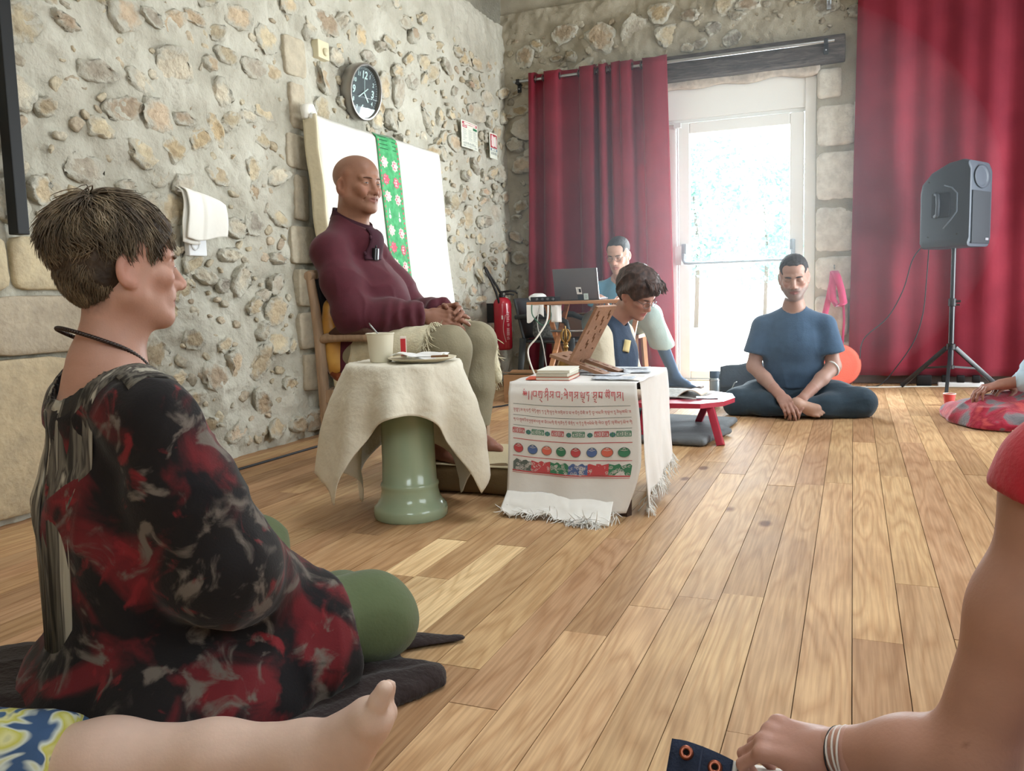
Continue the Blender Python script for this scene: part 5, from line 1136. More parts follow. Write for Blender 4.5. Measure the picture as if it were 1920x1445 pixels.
for xc in (218,384,571,752,923):
    for a in range(8):
        t = a*math.pi/4; mb = bl_ if a%2 else gk; decal(scarf, blob(PU(xc+15*math.cos(t)),PV(522+15*math.sin(t)),.0085,.0075,8), mb, .0016)
    decal(scarf, blob(PU(xc),PV(522),.006,.005,8), gk,.0018)
gl.build('ruled_line', SK, sc_, kind='stuff')
jw = {0:MB(),1:MB(),2:MB(),3:MB()}; jo = MB(); jh = MB()
for k,xc in enumerate((130,258,380,506,635,770,885,1005)):
    o = [(PU(xc+43*math.cos(a)*(1-.18*max(0,math.sin(a))**2)),PV(690-46*math.sin(a))) for a in np.linspace(0,2*math.pi,24,endpoint=False)]
    strip(scarf,o+[o[0]],.0016,jo,n=.0022); decal(scarf,o,jw[k%4],.0014)
    for dx in (-10,0,10): strip(scarf,[(PU(xc+dx*.4),PV(646)),(PU(xc+dx),PV(666))],.0012,jh,n=.0024)
    strip(scarf,[(PU(xc-26),PV(668)),(PU(xc),PV(676)),(PU(xc+26),PV(668))],.0014,jh,n=.0024)
for k,m_,nm in ((0,SR,'red_jewel'),(1,SB,'blue_jewel'),(2,SO,'orange_jewel'),(3,SG,'green_jewel')): jw[k].build(nm,m_,sc_,kind='stuff')
jo.build('jewel_outline', SK, sc_, kind='stuff'); jh.build('jewel_shine', SW, sc_, kind='stuff')
em = {0:MB(),1:MB(),2:MB(),3:MB()}; ew = MB()
for k in range(6):
    xa = 85+k*163; pts = [(xa,910)]+[(xa+163*t,838-34*abs(math.sin(t*7+k))-8*R_.random()) for t in np.linspace(0,1,12)]+[(xa+163,910)]
    decal(scarf,[(PU(a),PV(b_)) for a,b_ in pts],em[k%3 if k!=3 else 3],.0012)
    for j in range(20):
        cx_,cy_ = xa+R_.uniform(6,157),R_.uniform(822,902); st=[(PU(cx_+(4+a*2.6)*math.cos(a*1.7)),PV(cy_+(4+a*2.6)*math.sin(a*1.7))) for a in np.linspace(0,R_.uniform(2,5.5),10)]; strip(scarf,st,.0014,ew,n=.002)
for k,m_,nm in ((0,SK,'grey_emblem'),(1,SR,'red_emblem'),(2,SG,'green_emblem'),(3,SB,'blue_emblem')): em[k].build(nm,m_,sc_,kind='stuff')
ew.build('curl_motifs', SW, sc_, kind='stuff'); rl.build('red_bands', SR, sc_, kind='stuff'); gk.build('green_meander', SG, sc_, kind='stuff'); bl_.build('blue_flowers', mat('print_bluegreen',(84,116,136),.7), sc_, kind='stuff')
R = np.random.default_rng(8); FR = mat('silk_fringe',(228,226,222),.5,sheen=.4)
pts = [scarf(u,.965+.04*R.uniform(0,1)) for u in R.uniform(.02,.93,120)]
strands(sc_,'fringe',FR,[(p.x,p.y,max(p.z,.02)) for p in pts],.05,.0015,.55,9,.4,(-.05,-.75,0))
def hem(u,v):
    c = fbm(np.array([u*9,v*2.5,3.]),3,5); z = .075*(1-v)**1.3+.007+.016*max(0,c)*(.4+v)+.010*max(0,math.sin(u*15+2*v))*v
    return A(-1.15+.40*u+.010*v*(u-.5), 2.735-.014*math.sin(min(1,v*2)*1.57)-.055*v-.05*v*max(0,u-.45)+.012*c*v, z)
b = MB(); b.grid(lambda u,v: tuple(hem(u,v)), 90,14,.001); b.build('woven_hem', FR, sc_, smooth=True)
pts = [hem(u,R.uniform(.8,1)) for u in R.uniform(0,1,110)]; strands(sc_,'hem_tassels',FR,[tuple(p) for p in pts],.035,.0014,.35,19,.5,(-.05,-.7,0))
pts = [hem(u,R.uniform(.9,1)) for u in R.uniform(.62,.9,140)]; strands(sc_,'corner_tassels',FR,[tuple(p) for p in pts],.06,.0016,.4,20,.5,(.25,-.7,0))
# second, plain scarf over the right side
s2_ = thing('silk_scarf','plain white silk scarf with ragged fringe falling over the right side of the altar','scarf',(TX1,3.05,TZ))
def scarf2(u,v):
    y = TY0+.055+(TY1-TY0-.04)*u; Lz = .445-.10*u+.02*math.sin(u*13)
    if v < .16: t = v/.16; return Vector((TX1-.10+.112*t, y+.012*math.sin(t*4), TZ+.006+.0025*math.sin(u*21)))
    t = (v-.16)/.84; return Vector((TX1+.012+.022*t+.012*math.sin(u*15+2*t)*t+.004*math.sin(u*43)*t, y-.03*t*(1-u)+.01*math.sin(t*7), max(.006,TZ+.004-Lz*t)))
b = MB(); b.grid(scarf2,44,44,.001); b.build('silk', SILK, s2_, smooth=True)
pts = [scarf2(u,.97+.03*R.uniform(0,1)) for u in R.uniform(0,1,170)]; strands(s2_,'fringe',FR,[tuple(p) for p in pts],.055,.0014,.9,10,.35,(.3,0,0))
b = MB(); b.grid(lambda u,v: (TX1-.045+.02*u,TY0+.04+.03*u,TZ-.03-.31*v),4,4,.001); il = tag(b.build('paper_sheet', mat('paper_blue_white',(206,210,226),.8)),'white sheet hanging inside the altar beside its right front leg','paper')
# books, sheets, lectern and bell on top
def flat_box(mb,c,d,rz): mb.box(c,d,(0,0,rz))
def book(label,c,d,rz,cover,z):
    root = thing('booklet',label,'book',(c[0],c[1],z),'booklets stacked on the altar'); b = MB(); b.box((c[0],c[1],z+d[2]/2),(d[0]-.004,d[1]-.004,d[2]-.002),(0,0,rz)); b.build('page_block', mat('page_block',(224,220,206),.85,var=.12,vs=120,stretch=(.1,.1,6)), root)
    for zz,nm in ((z+.0008,'back_cover'),(z+d[2]-.0008,'front_cover')): b = MB(); b.box((c[0],c[1],zz),(d[0],d[1],.0016),(0,0,rz)); b.build(nm, cover, root)
    return root
book('lowest booklet of the altar stack with a red cover edge',(-1.0,2.895),(.125,.17,.012),.08,mat('cover_red',(196,92,70),.5),TZ+.006)
book('middle booklet of the altar stack with pale green covers',(-1.002,2.898),(.120,.165,.013),.05,mat('cover_sage',(176,184,160),.5),TZ+.0185)
book('topmost booklet of the altar stack with a white cover',(-.998,2.895),(.122,.168,.011),.10,mat('cover_white',(232,230,222),.6),TZ+.032)
PAP = mat('printed_sheet',(216,220,226),.8,col2=(150,158,172),var=.12,vs=45,stretch=(1,3,1))
lab = ['printed sheet at the front right corner of the altar','printed sheet in the middle of the altar beside the book stand','printed sheet at the far right of the altar top','printed sheet half under the book stand','small printed sheet behind the booklets on the altar','printed sheet at the far edge of the altar']
for k,(x,y,rz,w,h) in enumerate(((-.79,2.90,.1,.15,.10),(-.86,3.03,-.3,.16,.11),(-.765,3.14,.25,.10,.14),(-.97,3.10,.4,.18,.11),(-1.07,3.06,.1,.08,.12),(-.84,3.23,-.05,.2,.07))):
    b = MB(); ca,sa = math.cos(rz),math.sin(rz); zz = TZ+.0095+.0009*k
    b.grid(lambda u,v: (x+((u-.5)*w*ca-(v-.5)*h*sa), y+((u-.5)*w*sa+(v-.5)*h*ca), zz+.007*max(0,abs(u-.5)*2-.7)*abs(math.sin(k*2+1))),8,6,.0008)
    tag(b.build('printed_sheet',PAP,smooth=True),lab[k],'paper','printed sheets on the altar')
b = MB(); b.box((-1.075,2.875,TZ+.008),(.07,.10,.003),(0,0,.2)); tag(b.build('leaflet', mat('leaflet_red',(206,96,70),.6)),'small orange red leaflet at the left front of the altar top','leaflet')
# folding carved book stand (two interlocked boards)
rh = thing('book_stand','carved folding wooden book stand standing open on the altar','book stand',(-1.03,3.12,TZ))
RW = mat('carved_sheesham',(150,112,88),.55,var=.25,vs=9,stretch=(1,1,4),bump=.25,bs=50)
hx = A(-.985,3.10,.522); ax_ = nrm((.16,.98,.0)); uA = nrm((.50,-.10,.86)); uB = nrm((-.93,.1,.30))
def pierced(o,du,dv,L0,L1,W,nu,nv,holes,th,name):
    n = nrm(np.cross(du,dv)); bm = bmesh.new(); g = {}
    for s in (0,1):
        for i in range(nu+1):
            for j in range(nv+1): g[s,i,j] = bm.verts.new(tuple(o+du*(L0+(L1-L0)*i/nu)+dv*W*(j/nv-.5)+n*th*(s-.5)))
    solid = lambda i,j: 0<=i<nu and 0<=j<nv and (i,j) not in holes
    for i in range(nu):
        for j in range(nv):
            if not solid(i,j): continue
            for s in (0,1): f=[g[s,i,j],g[s,i+1,j],g[s,i+1,j+1],g[s,i,j+1]]; bm.faces.new(f if s else f[::-1])
            for (di,dj,a,b_) in ((-1,0,(i,j),(i,j+1)),(1,0,(i+1,j+1),(i+1,j)),(0,-1,(i+1,j),(i,j)),(0,1,(i,j+1),(i+1,j+1))):
                if not solid(i+di,j+dj): bm.faces.new([g[0,*a],g[1,*a],g[1,*b_],g[0,*b_]])
    bmesh.ops.recalc_face_normals(bm,faces=bm.faces); me = bpy.data.meshes.new(name); bm.to_mesh(me); bm.free(); return link(name,me,RW,rh)
hA = {(i,j) for i in range(5,26) for j in range(2,13) if ((i+2*j)%9 in (0,1,2) and j%3!=1 and (i//4+j)%3!=0)}
pierced(hx,uA,ax_,.008,.245,.17,28,15,hA,.011,'tall_board')
pierced(hx,uB,ax_,.008,.085,.165,8,8,{(i,j) for i in (3,4) for j in (2,5)},.012,'short_board')
for w0,nm in ((-.06,'leg'),(.06,'leg')): pierced(hx+ax_*w0,-uB,ax_,-.012,.155,.05,12,5,{(i,2) for i in (3,4,6,7,9)},.013,nm)
for w0 in (-.025,.03): pierced(hx+ax_*w0,-uA,ax_,-.012,.072,.045,4,2,set(),.013,'leg')
# brass bell
bl2 = thing('ritual_bell','ornate brass ritual bell with an openwork handle standing behind the book stand','bell',(-1.09,3.26,TZ)); GO = mat('aged_brass',(176,140,86),.35,metal=.85)
b = MB(); b.lathe([(.036,0),(.038,.006),(.030,.03),(.026,.055),(.016,.066),(.008,.070),(.008,.080),(.012,.085),(.008,.092),(.011,.10),(.0075,.106)],(-1.09,3.26,TZ+.008),24); b.build('bell_body', GO, bl2, auto=50)
b = MB()
for k in range(6):
    a = k*math.pi/3; b.tube([A(-1.09,3.26,TZ+.112)+A(math.cos(a),math.sin(a),0)*.021*math.sin(t)+A(0,0,.028*(1-math.cos(t))) for t in np.linspace(.15,3.0,9)],.0028,5)
b.tube([(-1.09,3.26,TZ+.11),(-1.09,3.26,TZ+.18)],[.004,.002],6); b.build('openwork_handle', GO, bl2, smooth=True)
# ------------------------------------------------------------------ the corner behind the altar: reader, table, laptop man, chair, extinguisher
def hair_cap(root, hd, mt, name='hair', fringe=0., grow=1.0, nape=-.06, disp=None, res=.004):
    F = Field(.012); g = grow; k = hd.sc
    F.ell(hd.w(0,-.026,.046),A(.0775+.010*g,.098+.010*g,.080+.012*g)*k,hd.R,.01); F.ell(hd.w(0,.010,.052),A(.069+.012*g,.085+.009*g,.068+.013*g)*k,hd.R,.02)
    if nape < -.05: F.ell(hd.w(0,-.048,-.005),A(.066+.007*g,.060+.007*g,.070)*k,hd.R,.03)
    F.ell(hd.w(0,.105,-.035-fringe),A(.080,.088,.098)*k,hd.R,.014,'s'); F.cut(hd.w(0,-.06,nape),-hd.R[:,2]+hd.R[:,1]*.25,.015)
    for x in (-1,1): F.ell(hd.w(x*.084,.012,-.03),A(.03,.032,.040)*k,hd.R,.01,'s')
    return cloth_mesh(F,res,name,mt,root,disp or (lambda V,N:.005*ridge(hd.loc(V),22,(0,.3,1),3,3)+.002*fbm(V*120,2,3)),1)
def glasses(root, hd, mt):
    b = MB()
    for x in (-1,1):
        c = A(x*.032,.108,-.004); b.tube([hd.w(c[0]+.0225*math.cos(a)*(1 if abs(math.cos(a))<.8 else .98),c[1]-.010*(math.cos(a)*x>0)*abs(math.cos(a)),c[2]+.0165*math.sin(a)) for a in np.linspace(0,2*math.pi,21)[:-1]],.0014*hd.sc,5,closed=True)
        b.tube([hd.w(x*.054,.099,.0),hd.w(x*.074,.06,.003),hd.w(x*.082,.0,.004),hd.w(x*.082,-.02,-.006)],.0014*hd.sc,5)
    b.tube([hd.w(-.010,.110,.0),hd.w(0,.114,.003),hd.w(.010,.110,.0)],.0014*hd.sc,5); o = b.build('glasses', mt, root, smooth=True)
    g = MB()
    for x in (-1,1): g.lathe([(.0215,0),(.0215,.001)],(0,0,0),20); n=len(g.V); g.V[-40:] = [tuple(hd.w(x*.032+q[0],.107+q[2]-.010*max(0,q[0]*x/.0225),-.004+q[1]*.75)) for q in g.V[-40:]]
    g.build('lens', GLASS, o)
def reader():
    root = thing('person','woman with short brown hair and glasses in a cream jacket bending over her reading','person',(-1.22,4.48,0))
    fw = nrm((.985,-.17,0)); R0 = frame(fw); rt = R0[:,0]; O = A(-1.25,4.45,0); P = lambda r,f,z: O+rt*r+fw*f+A(0,0,z)
    hd = Head(P(0,.185,.765), tilt(frame(nrm((.93,-.40,0))),34,4,0), sc=1.0, nose=.98)
    F = Field(.03); hd.add(F, P(0,.03,.60),(.048,.055)); V,Q = F.mesh(.0036); parts=[(V,Q,hd.skin(V,(168,126,112),(150,90,86)))]
    F = Field(.04); F.cap(P(0,0,.12),P(0,.0,.40),.13,.12,flat=fw,fs=.75); F.cap(P(0,0,.40),P(0,.02,.54),.12,.11,flat=fw,fs=.7); F.cap(P(0,.02,.52),P(0,.035,.62),.06,.05); J={}
    for s in (-1,1):
        S,E,Wp = P(.155*s,.02,.525),P(.185*s,.06,.30),P(.06*s,.225,.245); J[s]=(S,E,Wp); F.chain([S,E,Wp],[.048,.042,.028],.02)
        H,K,An = P(.09*s,.03,.12),P(.30*s,.14,.10),P(-.02*s,.22,.075); J[s]+=(H,K,An); F.chain([H,K],[.085,.06]); F.chain([K,An],[.055,.035])
    V,Q = F.mesh(.008); parts.append((V,Q,flat_skin(V,(170,130,116))))
    for s in (-1,1):
        F = Field(.01); Wp = J[s][2]; d = nrm(fw*.9-rt*s*.2+A(0,0,-.25)); z = nrm(A(0,0,1)-d*d[2]); x = np.cross(d,z); x = x if np.dot(x,-rt*s)>0 else -x; F.cap(J[s][1]*.3+Wp*.7,Wp,.034,.026); hand(F,Wp,np.stack([x,d,z],1),s,.35,.2,.95); V,Q=F.mesh(.0036); parts.append((V,Q,flat_skin(V,(166,124,110))))
    link('body', mesh_np('body',*join(parts)), SKIN(), root, True); hd.eyes(root,(50,40,34),.09,(0,-.3))
    HB = ramp_mat('hair_brown',[(.3,(40,28,26)),(.5,(62,44,40)),(.75,(92,68,60))],60,.5,4,stretch=(1,1,.3),bump=.4,bs=150,spec=.4); hd.brows(root,mat('brow_brown',(70,50,42),.8),.003)
    hair_cap(root,hd,HB,grow=1.9,nape=-.085,fringe=.0,disp=lambda V,N:.009*ridge(hd.loc(V),20,(0,.5,1),3,3)+.002*fbm(V*100,2,3))
    b = MB(); R = random.Random(3)
    for k in range(46):
        x = R.uniform(-.06,.06); b.tube([hd.w(x,.055+R.uniform(-.02,.02),.118),hd.w(x*1.1,.095,.105+R.uniform(-.01,.01)),hd.w(x*1.15,.118+R.uniform(-.006,.014),.072+R.uniform(-.015,.02))],[.007,.006,.001],5)
    b.build('fringe_hair',HB,root,smooth=True,kind='stuff'); glasses(root,hd,mat('glasses_frame',(96,90,92),.3,metal=.7))
    VE = mat('dark_vest',(54,67,86),.9,var=.12,vs=30,bump=.2,bs=120); F = Field(.04); F.cap(P(0,.03,.14),P(0,.05,.42),.15,.15,flat=fw,fs=.74); F.cap(P(0,.05,.42),P(0,.05,.55),.15,.115,flat=fw,fs=.66); F.cap(P(0,.10,.66),P(0,.02,.56),.05,.055,.008,'s'); cloth_mesh(F,.008,'vest',VE,root,lambda V,N:.006*ridge(V,9,(0,0,1),3,4))
    JK = mat('cream_jacket',(196,188,168),.85,var=.06,vs=14,bump=.2,bs=80,sheen=.15); F = Field(.04); F.cap(P(0,-.02,.10),P(0,-.005,.42),.185,.178,flat=fw,fs=.78); F.cap(P(0,-.005,.42),P(0,.0,.535),.178,.12,flat=fw,fs=.70); F.cap(P(0,.0,.585),P(.15,.015,.535),.055,.058); F.cap(P(0,.0,.585),P(-.15,.015,.535),.055,.058)
    for s in (-1,1): S,E,Wp = J[s][:3]; F.chain([S,E],[.066,.064],.05); F.chain([E,Wp],[.064,.05],.03)
    F.box(P(-.01,.20,.33),(.058,.17,.30),R0,.02,.015,'s'); F.cap(P(0,.06,.70),P(0,.015,.57),.058,.062,.008,'s'); 
    for s in (-1,1): F.box(J[s][2]+nrm(J[s][2]-J[s][1])*.045,(.08,.04,.08),frame(nrm(J[s][2]-J[s][1])),.005,.004,'s')
    cloth_mesh(F,.0075,'jacket',JK,root,lambda V,N:.009*ridge(V,8,(0,0,1),3,8)+.003*fbm(V*20,2,3))
    b = MB(); b.gridP(np.array([[P(.075*math.sin(a),.0+.075*math.cos(a)*.9+.02,.60+t*.035+.012*math.cos(a)*-1) for t in (0,.5,1)] for a in np.linspace(-2.9,2.9,30)]),.006); b.build('jacket_collar',JK,root,smooth=True)
    SC_ = mat('ochre_lining',(206,190,140),.8); b = MB(); b.grid(lambda u,v: tuple(P(.02+.05*u+.03*v,.135+.03*math.sin(u*3),.505-.06*v+.02*u)),6,6,.004); b.build('scarf_tip',SC_,root,smooth=True)
    TR = mat('reader_trousers',(52,56,66),.9,var=.1,vs=20); F = Field(.04); F.ell(P(0,0,.12),(.17,.17,.11))
    for s in (-1,1): H,K,An = J[s][3:]; F.chain([H,K],[.10,.078]); F.chain([K,An],[.074,.055])
    F.cut((0,0,.05),(0,0,-1)); cloth_mesh(F,.009,'trousers',TR,root,lambda V,N:.006*ridge(V,9,(1,.3,0),3,6))
reader()
def laptop_man():
    root = thing('person','man with dark hair, glasses and blue T-shirt sitting behind the laptop','person',(-1.70,6.50,0))
    fw = nrm((.06,-1,0)); R0 = frame(fw); rt = R0[:,0]; O = A(-1.715,6.56,0); P = lambda r,f,z: O+rt*r+fw*f+A(0,0,z)
    hd = Head(P(-.005,.13,1.055), tilt(frame(nrm((-.10,-1,0))),18,0,0), sc=1.06, long=1.08)
    F = Field(.03); hd.add(F,P(0,.03,.86),(.05,.056)); V,Q = F.mesh(.0042); parts=[(V,Q,hd.skin(V,(186,146,128),(160,104,96),.25,(120,100,94)))]
    F = Field(.04); F.cap(P(0,0,.50),P(0,.0,.68),.13,.13,flat=fw,fs=.75); F.cap(P(0,0,.68),P(0,.01,.80),.135,.12,flat=fw,fs=.7); F.cap(P(0,.01,.78),P(0,.02,.89),.06,.052); J={}
    for s in (-1,1):
        S,E,Wp = P(.165*s,.0,.79),P(.21*s,.10,.56),P(.10*s,.34,.725); J[s]=(S,E,Wp); F.chain([S,E,Wp],[.048,.042,.028],.02)
    legs = {1:(P(.09,.02,.50),P(.13,.42,.54),P(.14,.40,.10)), -1:(P(-.09,.02,.50),A(-1.415,6.24,.585),A(-1.275,6.47,.105))}
    for s in (-1,1): H,K,An = legs[s]; F.chain([H,K],[.085,.058]); F.chain([K,An],[.052,.034])
    V,Q = F.mesh(.009); parts.append((V,Q,flat_skin(V,(180,140,124))))
    for s in (-1,1):
        F = Field(.01); Wp = J[s][2]; d = nrm(fw*.9-rt*s*.25+A(0,0,-.05)); z = nrm(A(0,0,1)-d*d[2]); x = np.cross(d,z); x = x if np.dot(x,-rt*s)>0 else -x; F.cap(J[s][1]*.3+Wp*.7,Wp,.034,.026); hand(F,Wp,np.stack([x,d,z],1),s,.3,.2,1.0); V,Q=F.mesh(.004); parts.append((V,Q,flat_skin(V,(180,140,124))))
    link('body', mesh_np('body',*join(parts)), SKIN(), root, True); hd.eyes(root,(50,40,34),.09,(0,-.3))
    HB = mat('hair_near_black',(42,36,36),.6,var=.4,vs=80,bump=.5,bs=150); hd.brows(root,HB,.003); 
    F = Field(.012); F.ell(hd.w(0,-.026,.046),A(.080,.101,.083)*hd.sc,hd.R,.01); F.ell(hd.w(0,.012,.05),A(.071,.086,.068)*hd.sc,hd.R,.02); F.ell(hd.w(0,.10,-.005),A(.070,.080,.10)*hd.sc,hd.R,.012,'s'); F.cut(hd.w(0,0,-.05),-hd.R[:,2]+hd.R[:,1]*.5,.01)
    for x in (-1,1): F.ell(hd.w(x*.082,.004,-.02),A(.03,.036,.045)*hd.sc,hd.R,.01,'s'); F.ell(hd.w(x*.044,.088,.06),A(.026,.045,.03)*hd.sc,hd.R,.012,'s')
    cloth_mesh(F,.0045,'hair',HB,root,lambda V,N:.002*fbm(V*90,2,3),1); glasses(root,hd,mat('glasses_frame',(96,90,92),.3,metal=.7))
    TS = mat('tshirt_blue',(96,146,172),.9,var=.08,vs=20,bump=.08,bs=200,sheen=.15); F = Field(.04)
    for s in (-1,1): S,E,Wp = J[s]; e = S+(E-S)*.64; F.cap(S,e,.064,.070,.05); F.box(e+nrm(E-S)*.08,(.10,.10,.08),frame(fw,nrm(S-E)),.01,.003,'s')
    F.cap(P(0,.01,.50),P(0,.02,.68),.158,.158,flat=fw,fs=.78); F.cap(P(0,.02,.68),P(0,.0,.77),.158,.135,flat=fw,fs=.7); F.cap(P(0,0,.845),P(.16,0,.79),.052,.056); F.cap(P(0,0,.845),P(-.16,0,.79),.052,.056)
    F.cap(P(0,.05,.93),P(0,.0,.84),.054,.058,.004,'s'); cloth_mesh(F,.007,'tshirt',TS,root,lambda V,N:.008*ridge(V,9,(.4,0,1),3.5,4))
    TR = mat('sage_trousers',(146,162,156),.9,var=.08,vs=14,bump=.15,bs=90); F = Field(.04); F.ell(P(0,0,.52),(.165,.16,.10))
    for s in (-1,1): H,K,An = legs[s]; F.chain([H,K],[.098,.085],.03); m = K+(An-K)*.50; F.cap(K,m,.082,.088,.03); F.box(m+nrm(An-K)*.10,(.13,.13,.10),frame(nrm((1,.2,0)),nrm(K-An)),.01,.004,'s')
    cloth_mesh(F,.0085,'trousers',TR,root,lambda V,N:.007*ridge(V,8,(0,0,1),3,6))
    NS = mat('shaded_skin',(48,68,92),.9,bump=.2,bs=200);  # navy paints the shin and foot skin in shade and backlight glare
    for s in (-1,1):
        H,K,An = legs[s]; dirn = (.97,-.12,-.06) if s==-1 else (0,-1,0); m = K+(An-K)*.38
        F = Field(.015); F.chain([m,An],[.052,.040]); foot(F,An,dirn,(0,0,1),1.02,-s); V,Q=F.mesh(.005); link('shaded_shin',mesh_np('shaded_shin',V,Q),NS,root,True)
        f = nrm(A(dirn[0],dirn[1],0)); r = np.cross(f,(0,0,1)); g = lambda x,y,z: A(An[0],An[1],0)+r*x+f*y+A(0,0,z); sd = []
        b = MB(); b.grid(lambda u,v: tuple(g((u-.5)*(.075+.035*math.sin(v*2.4)), -.085+.30*v, .022+.016*max(0,v-.8)*4)), 8,20,.02); so = b.build('sandal_sole', mat('sandal_sole',(74,66,64),.8), root, smooth=True)
        b = MB()
        for v,hh,wd in ((.13,.055,.052),(.085,.072,.050),(-.02,.085,.046)): b.tube([g(wd*math.cos(t),v+.01*math.sin(t),.03+hh*math.sin(t)) for t in np.linspace(0,math.pi,13)],.007,6)
        b.tube([g(.045,-.03,.05),g(.04,-.075,.075),g(0,-.095,.08),g(-.04,-.075,.075),g(-.045,-.03,.05)],.007,6); b.build('sandal_straps', mat('sandal_straps',(92,84,84),.7), so, smooth=True)
laptop_man()
st = thing('stool','plain wooden stool under the man behind the laptop','stool',(-1.72,6.58,0)); LW = mat('beech',(178,132,94),.55,var=.2,vs=8,stretch=(6,1,1))
b = MB(); b.box((-1.72,6.58,.415),(.36,.36,.03),None,.006); b.build('seat',LW,st)
for dx in (-.14,.14):
    for dy in (-.14,.14): b = MB(); b.bar((-1.72+dx,6.58+dy,.40),(-1.72+dx*1.15,6.58+dy*1.15,0),.035,.035); b.build('leg',LW,st)
ft = thing('folding_table','wooden folding table on crossed legs carrying the laptop','table',(-1.75,5.85,0))
PW = mat('varnished_pine',(176,122,82),.4,var=.25,vs=7,stretch=(.6,6,6),spec=.4)
for k in range(5): b = MB(); b.box((-1.76,5.645+.105*k,.705),(.80,.099,.020),None,.003); b.build('slat',PW,ft)
b = MB(); b.box((-2.08,5.855,.685),(.03,.50,.022)); b.box((-1.44,5.855,.685),(.03,.50,.022)); b.build('batten',PW,ft)
for x0,dx in ((-2.02,0),(-1.47,0)):
    for k,(ya,yb) in enumerate(((5.64,6.16),(6.02,5.40))): b = MB(); b.bar((x0+.028*k,ya,.69),(x0+.028*k,yb,0),.022,.034,(1,0,0),.003); b.build('leg',PW,ft)
b = MB(); b.tube([(-2.04,5.76,.50),(-1.43,5.76,.50)],.009,8); b.build('pivot_bar',STEEL,ft,smooth=True)
lp = thing('laptop','open grey laptop with white stickers on its lid on the folding table','laptop',(-1.88,5.86,.716))
GL = mat('laptop_aluminium',(104,102,106),.42,metal=.55); lx0,lx1 = -2.035,-1.70
b = MB(); b.box(((lx0+lx1)/2,5.99,.7245),(lx1-lx0,.235,.014),None,.004); b.build('base',GL,lp)
LM = lambda x,z,n=0: A(x,5.868-.055*z/.22-n,.724+z)
b = MB(); b.bar(LM((lx0+lx1)/2,.0),LM((lx0+lx1)/2,.222),lx1-lx0,.007,(0,1,0),.003); b.build('lid',GL,lp)
b = MB(); b.bar(LM(lx1+.001,.004),LM(lx1+.001,.22),.003,.008,(0,1,0)); b.build('lid_highlight',mat('lid_highlight',(226,232,236),.3,metal=.3),lp)  # near-white strip paints the highlight along the lid's edge
def stick(x,z,w,h,m_,nm,rot=0): b = MB(); b.add([LM(x-w/2,z-h/2,.0052),LM(x+w/2,z-h/2,.0052),LM(x+w/2-rot,z+h/2,.0052),LM(x-w/2-rot,z+h/2,.0052)],[(0,1,2,3)]); b.build(nm,m_,lp)
stick(-1.842,.062,.040,.050,MWH,'sticker',.006); stick(-1.795,.018,.034,.046,mat('sticker_pale',(206,226,224),.5),'sticker'); stick(-1.836,.014,.045,.036,mat('sticker_dark',(40,52,60),.4),'sticker')
for nm,x,z,w,h in (('sticker_print',-1.836,.062,.017,.026),): b = MB(); b.add([LM(x-w/2,z-h/2,.0062),LM(x+w/2,z-h/2,.0062),LM(x+w/2-.003,z+h/2,.0062),LM(x-w/2-.003,z+h/2,.0062)],[(0,1,2,3)]); b.build(nm,mat('sticker_black',(16,22,28),.5),lp)
b = MB(); b.tube([LM(-1.851+.005*math.cos(a),.066+.010*math.sin(a),.0065) for a in np.linspace(1,5.3,9)],.0012,4); b.tube([LM(-1.795+.006*math.cos(a),.018+.011*math.sin(a),.0065) for a in np.linspace(0,2*math.pi,13)],.0012,4); b.build('sticker_mark',mat('sticker_mark',(120,150,150),.5),lp)
b = MB(); b.box((-2.06,5.72,.733),(.19,.11,.034),None,.004); ai = tag(b.build('audio_interface',mat('black_plastic',(24,25,28),.4)),'flat black audio box on the folding table left of the laptop','audio box')
b = MB(); [b.lathe([(.009,0),(.009,.012),(.007,.014)],(-2.10+.04*k,5.664,.733),10,M=Matrix.Rotation(R90,3,'X')) for k in range(4)]; b.build('knobs',mat('knob_grey',(90,92,96),.4),ai,kind='stuff')
F = Field(.02); F.ell((-2.15,5.78,.745),(.055,.06,.026)); F.ell((-2.11,5.80,.75),(.03,.03,.02)); tag(cloth_mesh(F,.006,'plastic_bag',mat('white_film',(220,220,220),.4,spec=.5),None,lambda V,N:.006*ridge(V,22,(1,1,0),2,3)),'small crumpled white plastic bag on the left end of the folding table','bag')
b = MB(); b.grid(lambda u,v: (-2.16+.13*u, 5.60-.004*math.sin(u*9), .695-.13*v*(.75+.25*math.sin(u*5+1))),12,8,.002); b.grid(lambda u,v: (-1.98+.075*u, 5.61+.01*math.sin(u*8), .69-.12*v),8,8,.002); tag(b.build('paper_towel',mat('tissue_white',(236,236,236),.85),smooth=True),'white paper towels hanging under the front edge of the folding table','paper towel')
# cables
def cable(name,label,pts,r,m_,n=6):
    P_ = [Vector(p) for p in pts]; Q=[]
    for i in range(len(P_)-1):
        p0,p1,p2,p3 = P_[max(0,i-1)],P_[i],P_[i+1],P_[min(len(P_)-1,i+2)]
        for t in np.linspace(0,1,7)[:-1]: Q.append(.5*((2*p1)+(p2-p0)*t+(2*p0-5*p1+4*p2-p3)*t*t+(3*p1-p0-3*p2+p3)*t**3))
    Q.append(P_[-1]); b = MB(); b.tube(Q,r,n); return tag(b.build(name,m_,smooth=True),label,'cable')
CW = mat('cable_white',(222,220,214),.5); CK = mat('cable_black',(40,40,42),.6)
cable('white_cable','white cable looping down from the folding table beside the black chair',[(-1.99,5.58,.69),(-1.985,5.53,.58),(-2.05,5.5,.47),(-2.12,5.5,.38),(-2.08,5.48,.24),(-1.99,5.45,.10),(-1.95,5.42,.006)],.006,CW)
